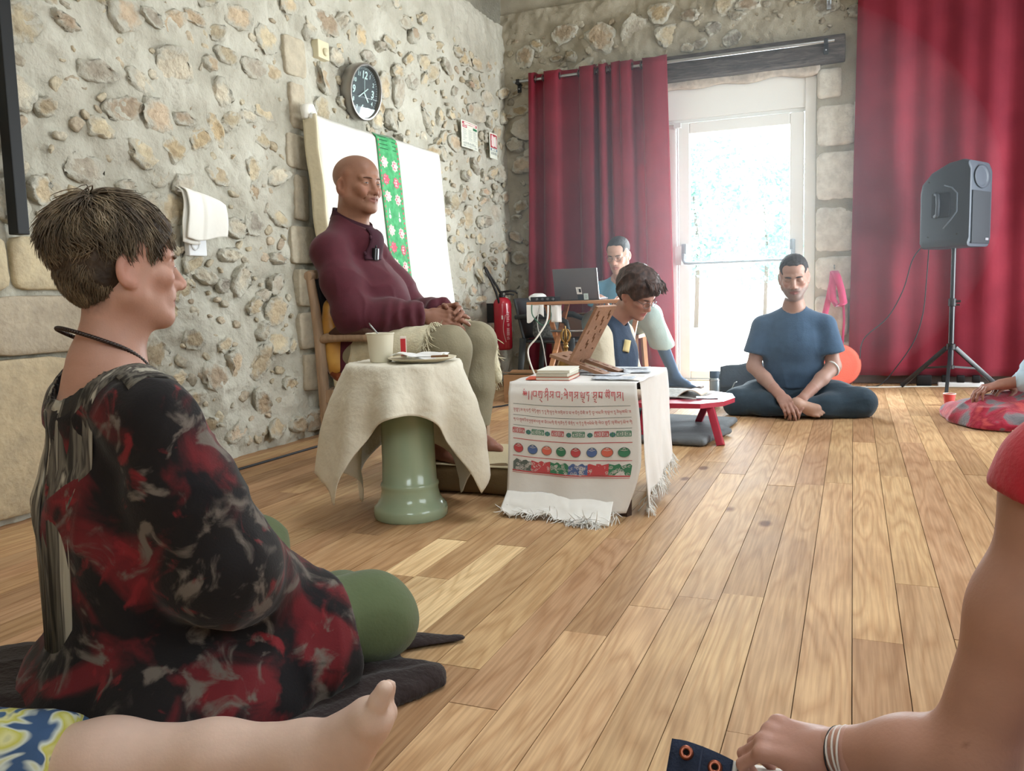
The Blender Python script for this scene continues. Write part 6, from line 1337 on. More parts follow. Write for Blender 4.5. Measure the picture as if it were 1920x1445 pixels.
cable('green_cable','thin green cable hanging under the folding table',[(-2.12,5.6,.70),(-2.1,5.56,.62),(-2.02,5.55,.55),(-1.98,5.6,.60),(-1.99,5.62,.69)],.004,mat('cable_green',(60,104,84),.6))
cable('grey_cable','thin pale grey cable hanging straight under the folding table',[(-2.06,5.6,.70),(-2.07,5.57,.55),(-2.03,5.56,.42),(-2.0,5.56,.2),(-1.98,5.56,.005)],.004,mat('cable_grey',(170,168,164),.6))
# black plastic armchair by the wall
bc = thing('plastic_chair','black plastic garden armchair standing by the stone wall under the extinguisher','chair',(-2.12,6.1,0)); BP = mat('dark_plastic',(44,48,50),.45,spec=.4)
b = MB(); b.grid(lambda u,v:(-2.32+.44*u,5.88+.44*v,.425-.02*math.sin(u*3.1)*math.sin(v*3.1)),12,12,.018); b.build('seat',BP,bc,smooth=True)
b = MB(); b.grid(lambda u,v:(-2.32-.07*v-.03*math.sin(u*3.14)+.03,5.88+.44*u,.43+.31*v),14,10,.016); b.build('backrest',BP,bc,smooth=True)
for y in (5.87,6.33):
    b = MB(); b.tube([(-2.36,y,.60),(-2.20,y,.61),(-2.05,y,.60),(-1.955,y,.56),(-1.93,y,.46)],[.016,.024,.024,.02,.016],8); b.build('armrest',BP,bc,smooth=True)
    for x,dx in ((-2.30,-.05),(-1.92,.03)): b = MB(); b.tube([(x,y,.44),(x+dx*.5,y,.22),(x+dx,y+(.02 if y>6.1 else -.02),0)],[.028,.024,.019],8); b.build('leg',BP,bc,smooth=True)
F = Field(.03); F.box((-2.16,5.99,.545),(.09,.07,.11),None,.04); F.ell((-2.15,5.99,.63),(.08,.06,.05)); tag(cloth_mesh(F,.008,'grey_bag',mat('speckled_felt',(120,122,122),.95,col2=(70,74,76),var=.3,vs=60),None,lambda V,N:.006*ridge(V,12,(0,0,1),2,3)),'speckled grey felt bag lying on the black plastic chair','bag')
def carton(name,label,c,d,rz,m_):
    root = thing(name,label,'box',(c[0],c[1],c[2]-d[2]/2)); b = MB(); b.box(c,d,(0,0,rz),.003); b.build('carton',m_,root)
    b = MB(); b.box((c[0],c[1],c[2]+d[2]/2+.001),(d[0]*.98,.05,.002),(0,0,rz)); b.build('tape',mat('packing_tape',(186,160,120),.4),root)
    for s in (-1,1): b = MB(); b.box((c[0],c[1]+s*d[1]*.30,c[2]+d[2]/2+.012),(d[0]*.96,d[1]*.36,.003),(s*.16,0,rz)); b.build('flap',m_,root)
CB = mat('cardboard',(154,116,84),.9,var=.1,vs=6)
carton('cardboard_box','brown cardboard box on the floor under the folding table, beside the white cable',(-2.22,5.62,.10),(.22,.20,.20),.1,CB)
carton('cardboard_box','larger brown cardboard box behind the crossed legs of the folding table',(-2.12,6.60,.29),(.34,.24,.58),.02,mat('cardboard_dark',(132,96,72),.9,var=.1,vs=6))
# fire extinguisher on its bracket
fx = thing('fire_extinguisher','red fire extinguisher hanging on the stone wall beside the black chair','extinguisher',(-2.73,6.44,.31))
ER = mat('extinguisher_red',(176,34,52),.25,spec=.5,coat=.3); ec = (-2.70,6.44)
b = MB(); b.lathe([(.0,.318),(.055,.312),(.072,.325),(.075,.34),(.075,.69),(.070,.715),(.050,.738),(.024,.748),(.022,.765),(.0,.765)],(ec[0],ec[1],0),32,cap=False); b.build('cylinder',ER,fx,auto=40)
b = MB(); b.lathe([(.026,.745),(.028,.755),(.028,.775),(.018,.78),(.016,.80),(.0,.80)],(ec[0],ec[1],0),16,cap=False); b.tube([(ec[0]+.01,ec[1]+.0,.79),(ec[0]+.06,ec[1]+.03,.80),(ec[0]+.10,ec[1]+.05,.792),(ec[0]+.115,ec[1]+.058,.775)],[.010,.009,.008,.006],8); b.tube([(ec[0]+.01,ec[1],.775),(ec[0]+.06,ec[1]+.03,.772),(ec[0]+.09,ec[1]+.045,.765)],.007,8); b.build('valve_and_lever',BLACKM,fx,smooth=True)
b = MB(); b.lathe([(.010,0),(.012,.004),(.010,.012)],(ec[0]+.03,ec[1]-.02,.775),12,M=Matrix.Rotation(R90,3,'X')); b.build('gauge',STEEL,fx,auto=40)
hp = [(ec[0]-.01,ec[1]-.01,.785),(-2.735,6.42,.84),(-2.77,6.36,.93),(-2.78,6.31,.985),(-2.775,6.275,.995),(-2.765,6.27,.965),(-2.74,6.32,.88),(-2.72,6.365,.79),(-2.70,6.375,.70)]; b = MB(); b.tube(hp,.010,8); b.build('hose',mat('hose_rubber',(40,38,38),.6),fx,smooth=True)
def ex_pt(a,z,n=.0012): return A(ec[0]+(.075+n)*math.cos(a),ec[1]+(.075+n)*math.sin(a),z)
af = math.atan2(-6.44,2.72)
exf = lambda u,v,n=0: Vector(ex_pt(af-.75+1.7*u,.33+.36*v,.001+n))
l1,l2 = MB(),MB()
for k,(v,w) in enumerate(((.80,.2),(.76,.17),(.72,.2),(.68,.18),(.64,.2),(.60,.15),(.44,.2),(.41,.2),(.38,.2),(.35,.2),(.32,.2),(.29,.2),(.24,.17),(.20,.2))): decal(exf,[(.68,v),(.68+w*.5,v),(.68+w,v),(.68+w,v+.018),(.68+w*.5,v+.018),(.68,v+.018)],l1)
for u,v0,v1 in ((.74,.50,.565),(.79,.49,.565),(.85,.50,.565)): decal(exf,[(u,v0),(u+.03,v0),(u+.03,v1),(u,v1)],l1)
pts = [(.60-.16*math.sin(t*math.pi),.14+.62*t) for t in np.linspace(0,1,20)]; 
for a,b_ in zip(pts[:-1],pts[1:]): decal(exf,[a,(a[0]+.025,a[1]),(b_[0]+.025,b_[1]),b_],l2)
decal(exf,[(.36,.66),(.46,.66),(.46,.75),(.36,.75)],l2)
l1.build('instruction_print',mat('label_pink',(226,176,180),.5),fx,kind='stuff'); l2.build('label_curve',mat('label_white',(226,214,212),.5),fx,kind='stuff')
b = MB(); b.box((-2.80,6.44,.62),(.06,.06,.16)); b.build('wall_bracket',BLACKM,fx)
# ------------------------------------------------------------------ right of the altar: bench, bottle, bag, loudspeaker, neighbour
rb_ = thing('red_bench','low red wooden bench with splayed legs and papers on it beside the altar','bench',(-.85,4.4,0))
RP = mat('red_lacquer',(168,44,66),.35,var=.15,vs=14,spec=.45)
b = MB(); o_ = [(-1.03,4.17),(-.70,4.19),(-.60,4.30),(-.565,4.46),(-.60,4.62),(-.72,4.72),(-1.03,4.72)]
b.add([(x,y,z) for z in (.185,.21) for x,y in o_],[tuple(range(6,-1,-1)),tuple(range(7,14))]+[(i,(i+1)%7,7+(i+1)%7,7+i) for i in range(7)]); b.build('benchtop',RP,rb_)
for p,q in (((-.665,4.27,.19),(-.60,4.20,.0)),((-.72,4.62,.19),(-.79,4.68,.043)),((-.98,4.22,.19),(-1.0,4.19,.043)),((-.98,4.67,.19),(-1.0,4.70,.043))): b = MB(); b.bar(p,q,.036,.042,(0,1,0),.004); b.build('leg',RP,rb_,auto=40)
F = Field(.02); F.box((-1.13,4.56,.022),(.50,.40,.020),frame((.08,1,0)),.02); F.box((-.72,4.36,.024),(.085,.19,.018),frame((.35,1,0)),.018)
cloth_mesh_o = cloth_mesh(F,.012,'floor_mat',mat('grey_mat',(104,108,112),.95,var=.15,vs=12,bump=.2,bs=120),None,lambda V,N:.006*ridge(V,5,(1,.3,0),3,4)*(V[:,2]>.02)); tag(cloth_mesh_o,'folded grey floor mat under the red bench','mat')
b = MB(); b.grid(lambda u,v:(-1.02+.27*u+.05*v,4.34+.26*v,.2125+.010*math.sin(u*3)+.055*max(0,v-.55)*(1-u)),12,10,.003); tag(b.build('open_book',mat('page_grey',(196,196,190),.8,col2=(150,150,150),var=.1,vs=60,stretch=(1,4,1)),smooth=True),'open pale book lying on the red bench','book')
b = MB(); b.grid(lambda u,v:(-.86+.14*u,4.36+.20*v,.2125+.045*math.sin(u*2.8)*(1-.3*v)),12,6,.003); tag(b.build('magazine',mat('page_warm',(196,184,168),.7),smooth=True),'curled magazine standing up beside the open book on the red bench','magazine')
b = MB(); b.box((-.70,4.40,.2135),(.11,.07,.006),(0,0,.2),.001); tag(b.build('phone',mat('phone_grey',(128,132,140),.25)),'flat grey phone at the right end of the red bench','phone')
bt = thing('thermos_bottle','slim steel thermos bottle with a dark cap standing on the floor by the black bag','bottle',(-.835,5.56,0))
b = MB(); b.lathe([(.031,0),(.033,.004),(.033,.175),(.030,.188),(.028,.192)],(-.835,5.56,0),28); b.build('bottle_body',mat('satin_steel',(150,160,166),.35,metal=.6),bt,auto=40)
b = MB(); b.lathe([(.029,.192),(.031,.194),(.031,.232),(.028,.238),(.0,.238)],(-.835,5.56,0),28,cap=False); b.build('cap',mat('cap_slate',(52,70,90),.5),bt,auto=40)
b = MB(); b.lathe([(.0332,.172),(.0338,.174),(.0338,.179),(.0332,.181)],(-.835,5.56,0),28,cap=False); b.build('ring',STEEL,bt)
bg = thing('black_bag','slouching black shoulder bag on the floor behind the sitting man','bag',(-.70,5.93,0)); BC = mat('black_canvas',(50,60,72),.75,var=.2,vs=14,bump=.3,bs=60)
F = Field(.04); F.box((-.72,5.95,.10),(.15,.075,.095),frame((.1,1,.12)),.04); F.box((-.66,5.95,.19),(.10,.06,.06),frame((.1,1,.1),(-.25,0,1)),.03)
cloth_mesh(F,.009,'bag_body',BC,bg,lambda V,N:.009*ridge(V,9,(1,0,.6),2.5,9))
b = MB(); b.grid(lambda u,v: (-.84+.26*u,5.868-.03*v,.235-.14*v+.04*u*(1-v)+.004*math.sin(u*9)),14,8,.006); b.build('flap',BC,bg,smooth=True)
b = MB(); b.tube([(-.80,5.88,.22),(-.74,5.84,.10),(-.70,5.82,.03),(-.64,5.84,.03),(-.60,5.88,.12)],.009,6); b.build('strap',BC,bg,smooth=True)
mg = thing('steel_cup','dark cup with a steel rim and drinking straw beside the thermos bottle','cup',(-.735,5.50,0)); b = MB(); b.lathe([(.026,0),(.030,.01),(.036,.085),(.034,.09),(.031,.09),(.029,.02),(.0,.015)],(-.735,5.50,0),24,cap=False); b.build('cup_body',mat('dark_plum_enamel',(64,54,72),.4),mg,auto=40)
b = MB(); b.lathe([(.0355,.082),(.0375,.085),(.0375,.092),(.033,.094)],(-.735,5.50,0),24,cap=False); b.build('rim',STEEL,mg); b = MB(); b.tube([(-.735,5.5,.02),(-.72,5.5,.12),(-.70,5.505,.165),(-.685,5.51,.175)],.004,6); b.build('straw',STEEL,mg,smooth=True)
# orange floor disc, pink strap on its hook
dc = thing('round_cushion','round orange cushion standing on edge behind the sitting man','cushion',(-.09,6.80,0)); M = Matrix.Rotation(math.radians(82),3,'X')@Matrix.Rotation(.15,3,'Y')
b = MB(); b.lathe([(.0,-.022),(.11,-.024),(.15,-.016),(.158,0),(.15,.016),(.12,.022),(.10,.019),(.08,.022),(.0,.022)],(-.09,6.78,.165),40,cap=False,M=M); b.build('cushion_body',mat('orange_cover',(222,104,84),.8,bump=.2,bs=90),dc,smooth=True)
b = MB(); b.tube([Vector((-.09,6.78,.165))+M@Vector((.157*math.cos(a),.157*math.sin(a),0)) for a in np.linspace(0,2*math.pi,41)[:-1]],.004,6,closed=True); b.build('piping',mat('orange_piping',(150,62,54),.8),dc,smooth=True)
ps = thing('pink_strap','raspberry pink yoga strap hanging from a hook between door and right curtain','strap',(-.14,7.0,.9)); PK = mat('pink_webbing',(184,46,96),.6,sheen=.2)
def ribbon(pts,w,nm,par,m_,side=(1,0,0)):
    P_ = [A(*p) for p in pts]; b = MB(); b.gridP(np.array([[p-A(*side)*w/2,p,p+A(*side)*w/2] for p in P_]),.003); return b.build(nm,m_,par,smooth=True)
ribbon([(-.145,6.98,.875),(-.15,6.96,.80),(-.175,6.96,.66),(-.205,6.965,.52),(-.21,6.97,.44)],.045,'strap_fold',ps,PK); ribbon([(-.135,6.98,.88),(-.115,6.945,.84),(-.085,6.93,.74),(-.065,6.94,.63),(-.10,6.945,.60),(-.145,6.95,.66),(-.15,6.95,.76),(-.13,6.97,.85)],.055,'strap_loop',ps,PK); ribbon([(-.07,6.965,.68),(-.06,6.97,.5),(-.07,6.97,.3),(-.068,6.97,.16)],.018,'strap_tail',ps,PK)
b = MB(); b.tube([(-.135,7.03,.90),(-.135,6.97,.895),(-.135,6.955,.905),(-.135,6.955,.925)],.006,8); b.build('hook',mat('dull_metal',(120,118,112),.5,metal=.6),ps,smooth=True)
# loudspeaker on its tripod
SX,SY = .645,6.60; BPL = mat('speaker_polypropylene',(50,57,66),.5,bump=.12,bs=260,spec=.4)
sk = thing('loudspeaker','black moulded loudspeaker with a side handle mounted on the tripod stand','loudspeaker',(SX,SY,.99))
fn_ = nrm((.88,-.475,0)); sn = nrm((-.475,-.88,0)); SP = lambda d,w,z: A(SX,SY,0)+fn_*d+sn*w+A(0,0,z)   # d towards the grille, w towards the handle side
prof_s = [(.155,1.005),(.165,1.04),(.165,1.53),(.150,1.572),(.11,1.585),(.02,1.570),(-.09,1.515),(-.155,1.44),(-.165,1.38),(-.165,1.03),(-.150,1.0)]
def shell(ws):
    V=[];F=[]; n=len(prof_s)
    for w,sc_i in ws:
        for d,z in prof_s: V.append(SP(.0+(d)*sc_i if d<.1 else d, w, 1.29+(z-1.29)*sc_i))
    for k in range(len(ws)-1):
        for i in range(n): F.append((k*n+i,k*n+(i+1)%n,(k+1)*n+(i+1)%n,(k+1)*n+i))
    F.append(tuple(range(n-1,-1,-1))); F.append(tuple((len(ws)-1)*n+i for i in range(n))); return V,F
b = MB(); b.add(*shell([(-.175,.90),(-.168,.965),(-.15,.99),(-.12,1.),(.12,1.),(.15,.99),(.168,.965),(.175,.90)])); b.build('cabinet',BPL,sk,auto=35)
GRL = mat('black_grille',(30,34,40),.7,bump=.5,bs=420)
b = MB(); b.box(SP(.168,0,1.20),(.29,.012,.35),frame(fn_),.012); b.build('grille',GRL,sk,auto=40)
b = MB(); Mh = Matrix(np.stack([np.cross(fn_,(0,0,1)),A(0,0,1),fn_],1)); b.lathe([(.115,.0),(.125,.008),(.10,.004),(.045,-.022),(.035,-.03),(.0,-.03)],SP(.166,0,1.47),40,cap=False,M=Mh@Matrix.Diagonal(Vector((1,.62,1)))); b.build('horn',BPL,sk,smooth=True)
b = MB(); b.box(SP(.176,-.09,1.055),(.05,.004,.016),frame(fn_)); b.build('badge',mat('badge_silver',(150,152,158),.4,metal=.6),sk)
b = MB(); b.box(SP(-.02,.170,1.29),(.125,.030,.17),frame(sn),.02); b.build('handle_recess',mat('recess_dark',(34,38,44),.7),sk,auto=40)
b = MB(); b.tube([SP(-.055,.176,1.215),SP(-.035,.192,1.225),SP(-.03,.196,1.29),SP(-.035,.192,1.355),SP(-.055,.176,1.365)],[.016,.014,.013,.014,.016],10); b.build('handle',BPL,sk,smooth=True)
b = MB(); b.tube([SP(.0,.176,1.42),SP(.05,.177,1.40),SP(.085,.177,1.36),SP(.085,.177,1.24),SP(.05,.177,1.19),SP(-.0,.176,1.13)],.005,6); b.build('moulding_line',mat('speaker_ridge',(92,102,114),.4),sk,smooth=True)
for d,z in ((-.10,1.45),(-.10,1.08),(.09,1.09)): b = MB(); b.lathe([(.006,0),(.006,.003)],SP(d,.176,z),8,M=Matrix(np.stack([fn_,A(0,0,1),sn],1))); b.build('screw',BLACKM,sk)
sd_ = thing('speaker_stand','black tripod stand carrying the loudspeaker in front of the red curtain','stand',(SX,SY,0)); BT = mat('black_tube',(28,32,38),.3,spec=.5)
b = MB(); b.tube([(SX,SY,.60),(SX,SY,1.03)],.0155,14); b.build('inner_pole',BT,sd_,auto=40); b = MB(); b.tube([(SX,SY,.17),(SX,SY,.63)],.019,14); b.build('outer_pole',BT,sd_,auto=40)
b = MB(); b.lathe([(.022,0),(.026,.004),(.026,.05),(.022,.055)],(SX,SY,.60),16); b.tube([(SX+.02,SY-.01,.635),(SX+.05,SY-.02,.635)],.008,8); b.tube([(SX+.02,SY-.01,.61),(SX+.045,SY-.02,.61)],.005,8); b.build('clamp_collar',BLACKM,sd_,auto=40)
b = MB(); b.lathe([(.022,0),(.030,.004),(.030,.04),(.022,.045)],(SX,SY,.295),16); b.build('hub',BLACKM,sd_,auto=40)
b = MB(); b.lathe([(.022,0),(.026,.004),(.026,.025),(.022,.028)],(SX,SY,.16),16); b.build('lower_hub',BLACKM,sd_,auto=40)
for fx_,fy_ in ((.345,6.80),(.975,6.78),(.595,6.30)):
    a = nrm(A(fx_-SX,fy_-SY,0)); h0 = A(SX,SY,.31)+a*.03; f0 = A(fx_,fy_,.012); b = MB(); b.bar(h0,f0,.022,.030,(0,0,1),.004); lg = b.build('leg',BT,sd_,auto=40)
    b = MB(); b.bar(f0-(f0-h0)*.08,f0+(f0-h0)*.01,.028,.036,(0,0,1),.006); b.build('rubber_foot',mat('rubber',(22,22,24),.8),lg)
    mid = h0+(f0-h0)*.52; b = MB(); b.bar(A(SX,SY,.175)+a*.02,mid,.012,.014); b.build('brace',BT,sd_)
    for q in (h0,mid): b = MB(); b.lathe([(.007,-.018),(.007,.018)],q,10,M=Matrix(np.stack([a,A(0,0,1),np.cross(a,(0,0,1))],1))); b.build('rivet',STEEL,lg)
cable('speaker_cable','black cable drooping from the loudspeaker to the floor, the outer of two',[SP(-.16,0,1.08),(.40,6.72,.95),(.34,6.78,.72),(.24,6.80,.52),(.08,6.80,.36),(.05,6.80,.18),(.0,6.80,.03),(-.06,6.82,.006)],.004,CK)
cable('speaker_cable','black cable hanging from the loudspeaker nearer to the tripod, the inner of two',[SP(-.16,.02,1.05),(.49,6.74,.80),(.475,6.78,.55),(.42,6.80,.34),(.30,6.80,.14),(.20,6.78,.02),(.10,6.78,.006)],.004,CK)
cable('floor_wire','white wire lying along the foot of the end wall',[(-.05,6.72,.006),(.2,6.75,.006),(.45,6.82,.006),(.75,6.85,.006),(.95,6.84,.006)],.005,CW)
pst = thing('power_strip','white power strip with black adapters on the floor behind the tripod','power strip',(.72,6.85,0)); b = MB(); b.box((.74,6.87,.020),(.30,.05,.035),(0,0,.04),.006); b.build('strip_body',WP,pst,auto=40)
for k,x in enumerate((.64,.74,.84)): b = MB(); b.box((x,6.865,.062),(.05,.045,.055),None,.008); b.build('adapter',mat('black_plastic',(24,25,28),.4),pst,auto=40)
abx = MB(); abx.box((.50,6.875,.045),(.10,.05,.085),None,.008); tag(abx.build('adapter_box',mat('black_plastic',(24,25,28),.4),auto=40),'black mains adapter box on the floor left of the power strip','adapter')
# neighbour at the right edge: blanket, hand, sleeve
def neighbour():
    root = thing('person','person at the right edge in a pale blue shirt, hand resting on the patterned blanket','person',(1.15,5.30,0))
    fw = nrm((-.9,-.45,0)); R0 = frame(fw); rt = R0[:,0]; O = A(1.16,5.30,0); P = lambda r,f,z: O+rt*r+fw*f+A(0,0,z)
    hd = Head(P(0,.05,.765),frame(fw)); F = Field(.03); hd.add(F,P(0,.0,.62)); V,Q = F.mesh(.006); parts=[(V,Q,hd.skin(V,(166,126,108),(150,90,86)))]
    F = Field(.04); F.cap(P(0,0,.12),P(0,0,.52),.13,.12,flat=fw,fs=.75); F.cap(P(0,0,.5),P(0,0,.62),.06,.052); J={}
    S,E,Wp = P(-.16,.02,.52),P(-.20,.17,.30),A(.745,5.12,.222); J[-1]=(S,E,Wp); S2,E2,W2 = P(.16,.02,.52),P(.22,.12,.28),P(.08,.32,.2); J[1]=(S2,E2,W2)
    for s in (-1,1): S,E,Wp = J[s]; F.chain([S,E,Wp],[.046,.04,.027],.02)
    for s in (-1,1): F.chain([P(.09*s,.03,.10),P(.32*s,.18,.09)],[.08,.06]); F.chain([P(.32*s,.18,.09),P(-.02*s,.27,.06)],[.055,.04])
    V,Q = F.mesh(.009); parts.append((V,Q,flat_skin(V,(160,120,102))))
    for s in (-1,1):
        F = Field(.01); E,Wp = J[s][1:]; d = nrm((-1,-.28,-.25)) if s==-1 else nrm(fw); z = nrm(A(-.1,-.1,1)-d*np.dot(d,A(-.1,-.1,1))); x = np.cross(d,z); x = x if np.dot(x,-rt*s)>0 else -x; F.cap(E*.2+Wp*.8,Wp,.032,.026); hand(F,Wp,np.stack([x,d,z],1),s,(.35,.4,.42,.45),.1,1.); V,Q=F.mesh(.0036); parts.append((V,Q,flat_skin(V,(150,106,92))))
    link('body',mesh_np('body',*join(parts)),SKIN(),root,True)
    hair_cap(root,hd,mat('hair_plain_brown',(64,48,42),.6,var=.3,vs=60),res=.007); SH = mat('pale_blue_shirt',(170,190,204),.85,var=.06,vs=10,bump=.15,bs=80)
    F = Field(.04); F.cap(P(0,0,.12),P(0,0,.50),.16,.145,flat=fw,fs=.75); F.cap(P(0,-.01,.575),P(.15,.01,.525),.05,.056); F.cap(P(0,-.01,.575),P(-.15,.01,.525),.05,.056)
    for s in (-1,1): S,E,Wp = J[s]; w2 = Wp+(E-Wp)*.22; F.chain([S,E],[.062,.060]); F.chain([E,w2],[.060,.052],.03); F.box(w2-nrm(E-Wp)*.055,(.08,.05,.08),frame(nrm(E-Wp)),.01,.004,'s')
    cloth_mesh(F,.008,'shirt',SH,root,lambda V,N:.007*ridge(V,9,(1,.3,.3),3,4))
neighbour()
BLK = ramp_mat('red_grey_blanket',[(.36,(96,94,102)),(.44,(120,112,118)),(.5,(176,48,74)),(.58,(150,30,56)),(.66,(196,78,80))],7,.95,2,.6,bump=.35,bs=120,sheen=.35)
F = Field(.07); F.ell((.98,5.23,.03),(.30,.22,.155)); F.ell((.72,5.20,.02),(.22,.24,.13)); F.ell((.60,5.40,.01),(.12,.14,.075)); F.ell((1.25,5.2,.04),(.3,.32,.16)); F.ell((.80,5.0,.01),(.22,.12,.07)); F.cut((0,0,.003),(0,0,-1))
tag(cloth_mesh(F,.009,'blanket',BLK,None,lambda V,N:.016*ridge(V,6,(1,.8,0),2.5,12)*np.clip(V[:,2]/.03,0,1)),'crumpled red and grey patterned blanket over the legs at the right edge','blanket')
pc_ = thing('paper_cup','small red paper cup with a white rim on the floor by the tripod','cup',(.572,5.86,0)); b = MB(); b.lathe([(.026,0),(.0265,.003),(.036,.075),(.033,.074),(.025,.006),(.0,.005)],(.572,5.86,0),24,cap=False); b.build('cup_body',mat('paper_red',(190,70,66),.6),pc_,auto=40); b = MB(); b.tube([(.572+.036*math.cos(a),5.86+.036*math.sin(a),.0755) for a in np.linspace(0,2*math.pi,25)[:-1]],.0025,6,closed=True); b.build('rim',mat('paper_white',(224,216,206),.7),pc_,smooth=True)
# ------------------------------------------------------------------ foreground: woman in the printed tunic, bare leg, bare arm
def tunic_mat():
    m = bpy.data.materials.new('printed_tunic'); m.use_nodes = True; nt = m.node_tree; N = nt.nodes; L = nt.links; b = N['Principled BSDF']
    tc = N.new('ShaderNodeTexCoord'); src = None
    def nz(sc,det,dist,off): 
        mp = N.new('ShaderNodeMapping'); mp.inputs['Location'].default_value = off; L.new(tc.outputs['Object'],mp.inputs[0]); n = N.new('ShaderNodeTexNoise'); n.inputs['Scale'].default_value=sc; n.inputs['Detail'].default_value=det; n.inputs['Distortion'].default_value=dist; L.new(mp.outputs[0],n.inputs['Vector']); return n.outputs[0]
    def rmp(x,p0,p1,top=1): r = N.new('ShaderNodeMapRange'); r.inputs[1].default_value=p0; r.inputs[2].default_value=p1; r.inputs[4].default_value = top; r.interpolation_type='SMOOTHSTEP'; L.new(x,r.inputs[0]); return r.outputs[0]
    def mix(f,a,c): 
        x = N.new('ShaderNodeMix'); x.data_type='RGBA'; L.new(f,x.inputs[0]); 
        if isinstance(a,tuple): x.inputs[6].default_value=a
        else: L.new(a,x.inputs[6])
        x.inputs[7].default_value=c; return x.outputs[2]
    c = mix(rmp(nz(6,6,.6,(0,0,0)),.47,.60),c4((24,21,23)),c4((98,28,34)))
    c = mix(rmp(nz(16,7,.8,(3,1,7)),.58,.70,.8),c,c4((126,36,42)))
    c = mix(rmp(nz(13,8,.9,(8,2,1)),.53,.64),c,c4((104,96,90)))
    c = mix(rmp(nz(7.5,7,.7,(1,9,4)),.56,.66),c,c4((20,18,22)))
    L.new(c,b.inputs['Base Color']); b.inputs['Roughness'].default_value=.85; b.inputs['Specular IOR Level'].default_value=.2; b.inputs['Sheen Weight'].default_value=.12
    n2 = N.new('ShaderNodeTexNoise'); n2.inputs['Scale'].default_value=220; L.new(tc.outputs['Object'],n2.inputs['Vector']); bp = N.new('ShaderNodeBump'); bp.inputs['Strength'].default_value=.12; bp.inputs['Distance'].default_value=.005; L.new(n2.outputs[0],bp.inputs['Height']); L.new(bp.outputs[0],b.inputs['Normal'])
    return m
def woman():
    root = thing('person','woman with short tousled grey brown hair in a dark red printed tunic, seen from behind','person',(-1.30,1.14,0))
    fw = nrm((.40,.92,0)); R0 = frame(fw); rt = R0[:,0]; O = A(-1.275,1.165,0); P = lambda r,f,z: O+rt*r+fw*f+A(0,0,z)
    hd = Head((-1.254,1.172,.868), tilt(frame(nrm((.454,.891,0))),2,0,0), sc=.965, nose=1.03, gaunt=0)
    F = Field(.03); hd.add(F,P(0,-.015,.67),(.046,.050)); F.cap(P(0,-.02,.69),P(0,-.02,.60),.052,.10,.05); F.cap(P(0,-.02,.665),P(.13,-.01,.62),.042,.045,.05); F.cap(P(0,-.02,.665),P(-.13,-.01,.62),.042,.045,.05)
    def nape_hair(V,L,C):
        m = np.clip((.0-L[:,1]-.03)/.02,0,1)*np.clip((L[:,2]+.098)/.03,0,1)*(.7+.5*fbm(L*160,2,3)); m = np.clip(m,0,.9)[:,None]; return C*(1-m)+np.array(lin((52,42,36)))*m
    V,Q = F.mesh(.003); parts=[(V,Q,hd.skin(V,(182,140,124),(156,100,92),extra=nape_hair))]
    F = Field(.04); F.cap(P(0,0,.14),P(0,0,.40),.13,.125,flat=fw,fs=.75); F.cap(P(0,0,.40),P(0,-.01,.59),.125,.115,flat=fw,fs=.7); J={}
    for s in (-1,1):
        S,E,Wp = P(.165*s,-.005,.590),P(.215*s,.08,.32),P(.05*s,.28,.19); J[s]=(S,E,Wp); F.chain([S,E,Wp],[.048,.042,.028],.02)
    lg = {1:(P(.09,.03,.13),A(-.955,1.49,.115),A(-1.20,1.62,.07)), -1:(P(-.09,.03,.13),A(-1.405,1.66,.165),A(-1.20,1.50,.07))}
    for s in (-1,1): H,K,An = lg[s]; F.chain([H,K],[.09,.065]); F.chain([K,An],[.058,.036])
    V,Q = F.mesh(.009); parts.append((V,Q,flat_skin(V,(184,132,108))))
    for s in (-1,1):
        F = Field(.01); E,Wp = J[s][1:]; d = nrm(fw*.6-rt*s*.7+A(0,0,-.2)); z = nrm(A(0,0,1)-d*d[2]); x = np.cross(d,z); x = x if np.dot(x,fw)>0 else -x; F.cap(E*.25+Wp*.75,Wp,.034,.026); hand(F,Wp,np.stack([x,d,z],1),s,.4,.15,.95); V,Q=F.mesh(.0036); parts.append((V,Q,flat_skin(V,(184,132,108))))
    link('body',mesh_np('body',*join(parts)),SKIN(),root,True); hd.eyes(root,(70,60,50),.20)
    # tousled hair
    HB = ramp_mat('hair_grey_brown',[(.25,(62,52,44)),(.5,(100,86,70)),(.68,(138,122,100)),(.85,(172,156,132))],38,.55,4,stretch=(1,1,.5),spec=.35)
    hd.brows(root,HB,.0028)
    hair_cap(root,hd,ramp_mat('hair_under',[(.3,(48,39,33)),(.6,(74,62,52))],30,.6,4,bump=.4,bs=120),grow=.35,nape=-.060,fringe=-.004,res=.0042,disp=lambda V,N:.004*ridge(hd.loc(V),22,(.3,.6,1),2.5,3)+.002*fbm(V*90,2,3))
    R = np.random.default_rng(12); roots=[]
    while len(roots) < 6500:
        d = nrm(R.normal(size=3)); q = A(.0835,.107,.091)*d+A(0,-.024,.046)
        if q[1] > .066 and q[2] < .080: continue
        if q[2] < -.020 and q[1] > -.030: continue
        if (q[2] < -.048 and q[1] > -.055) or q[2] < -.068 or (abs(q[0]) > .06 and -.035 < q[1] < .03 and q[2] < .012): continue
        roots.append((q,d))
    while len(roots) < 7900:
        d = nrm(R.normal(size=3)); q = A(.0705,.065,.074)*d+A(0,-.048,-.005)
        if q[1] > -.035 or not -.066 < q[2] < .01 or abs(q[0]) > .068: continue
        roots.append((q,d))
    b = MB()
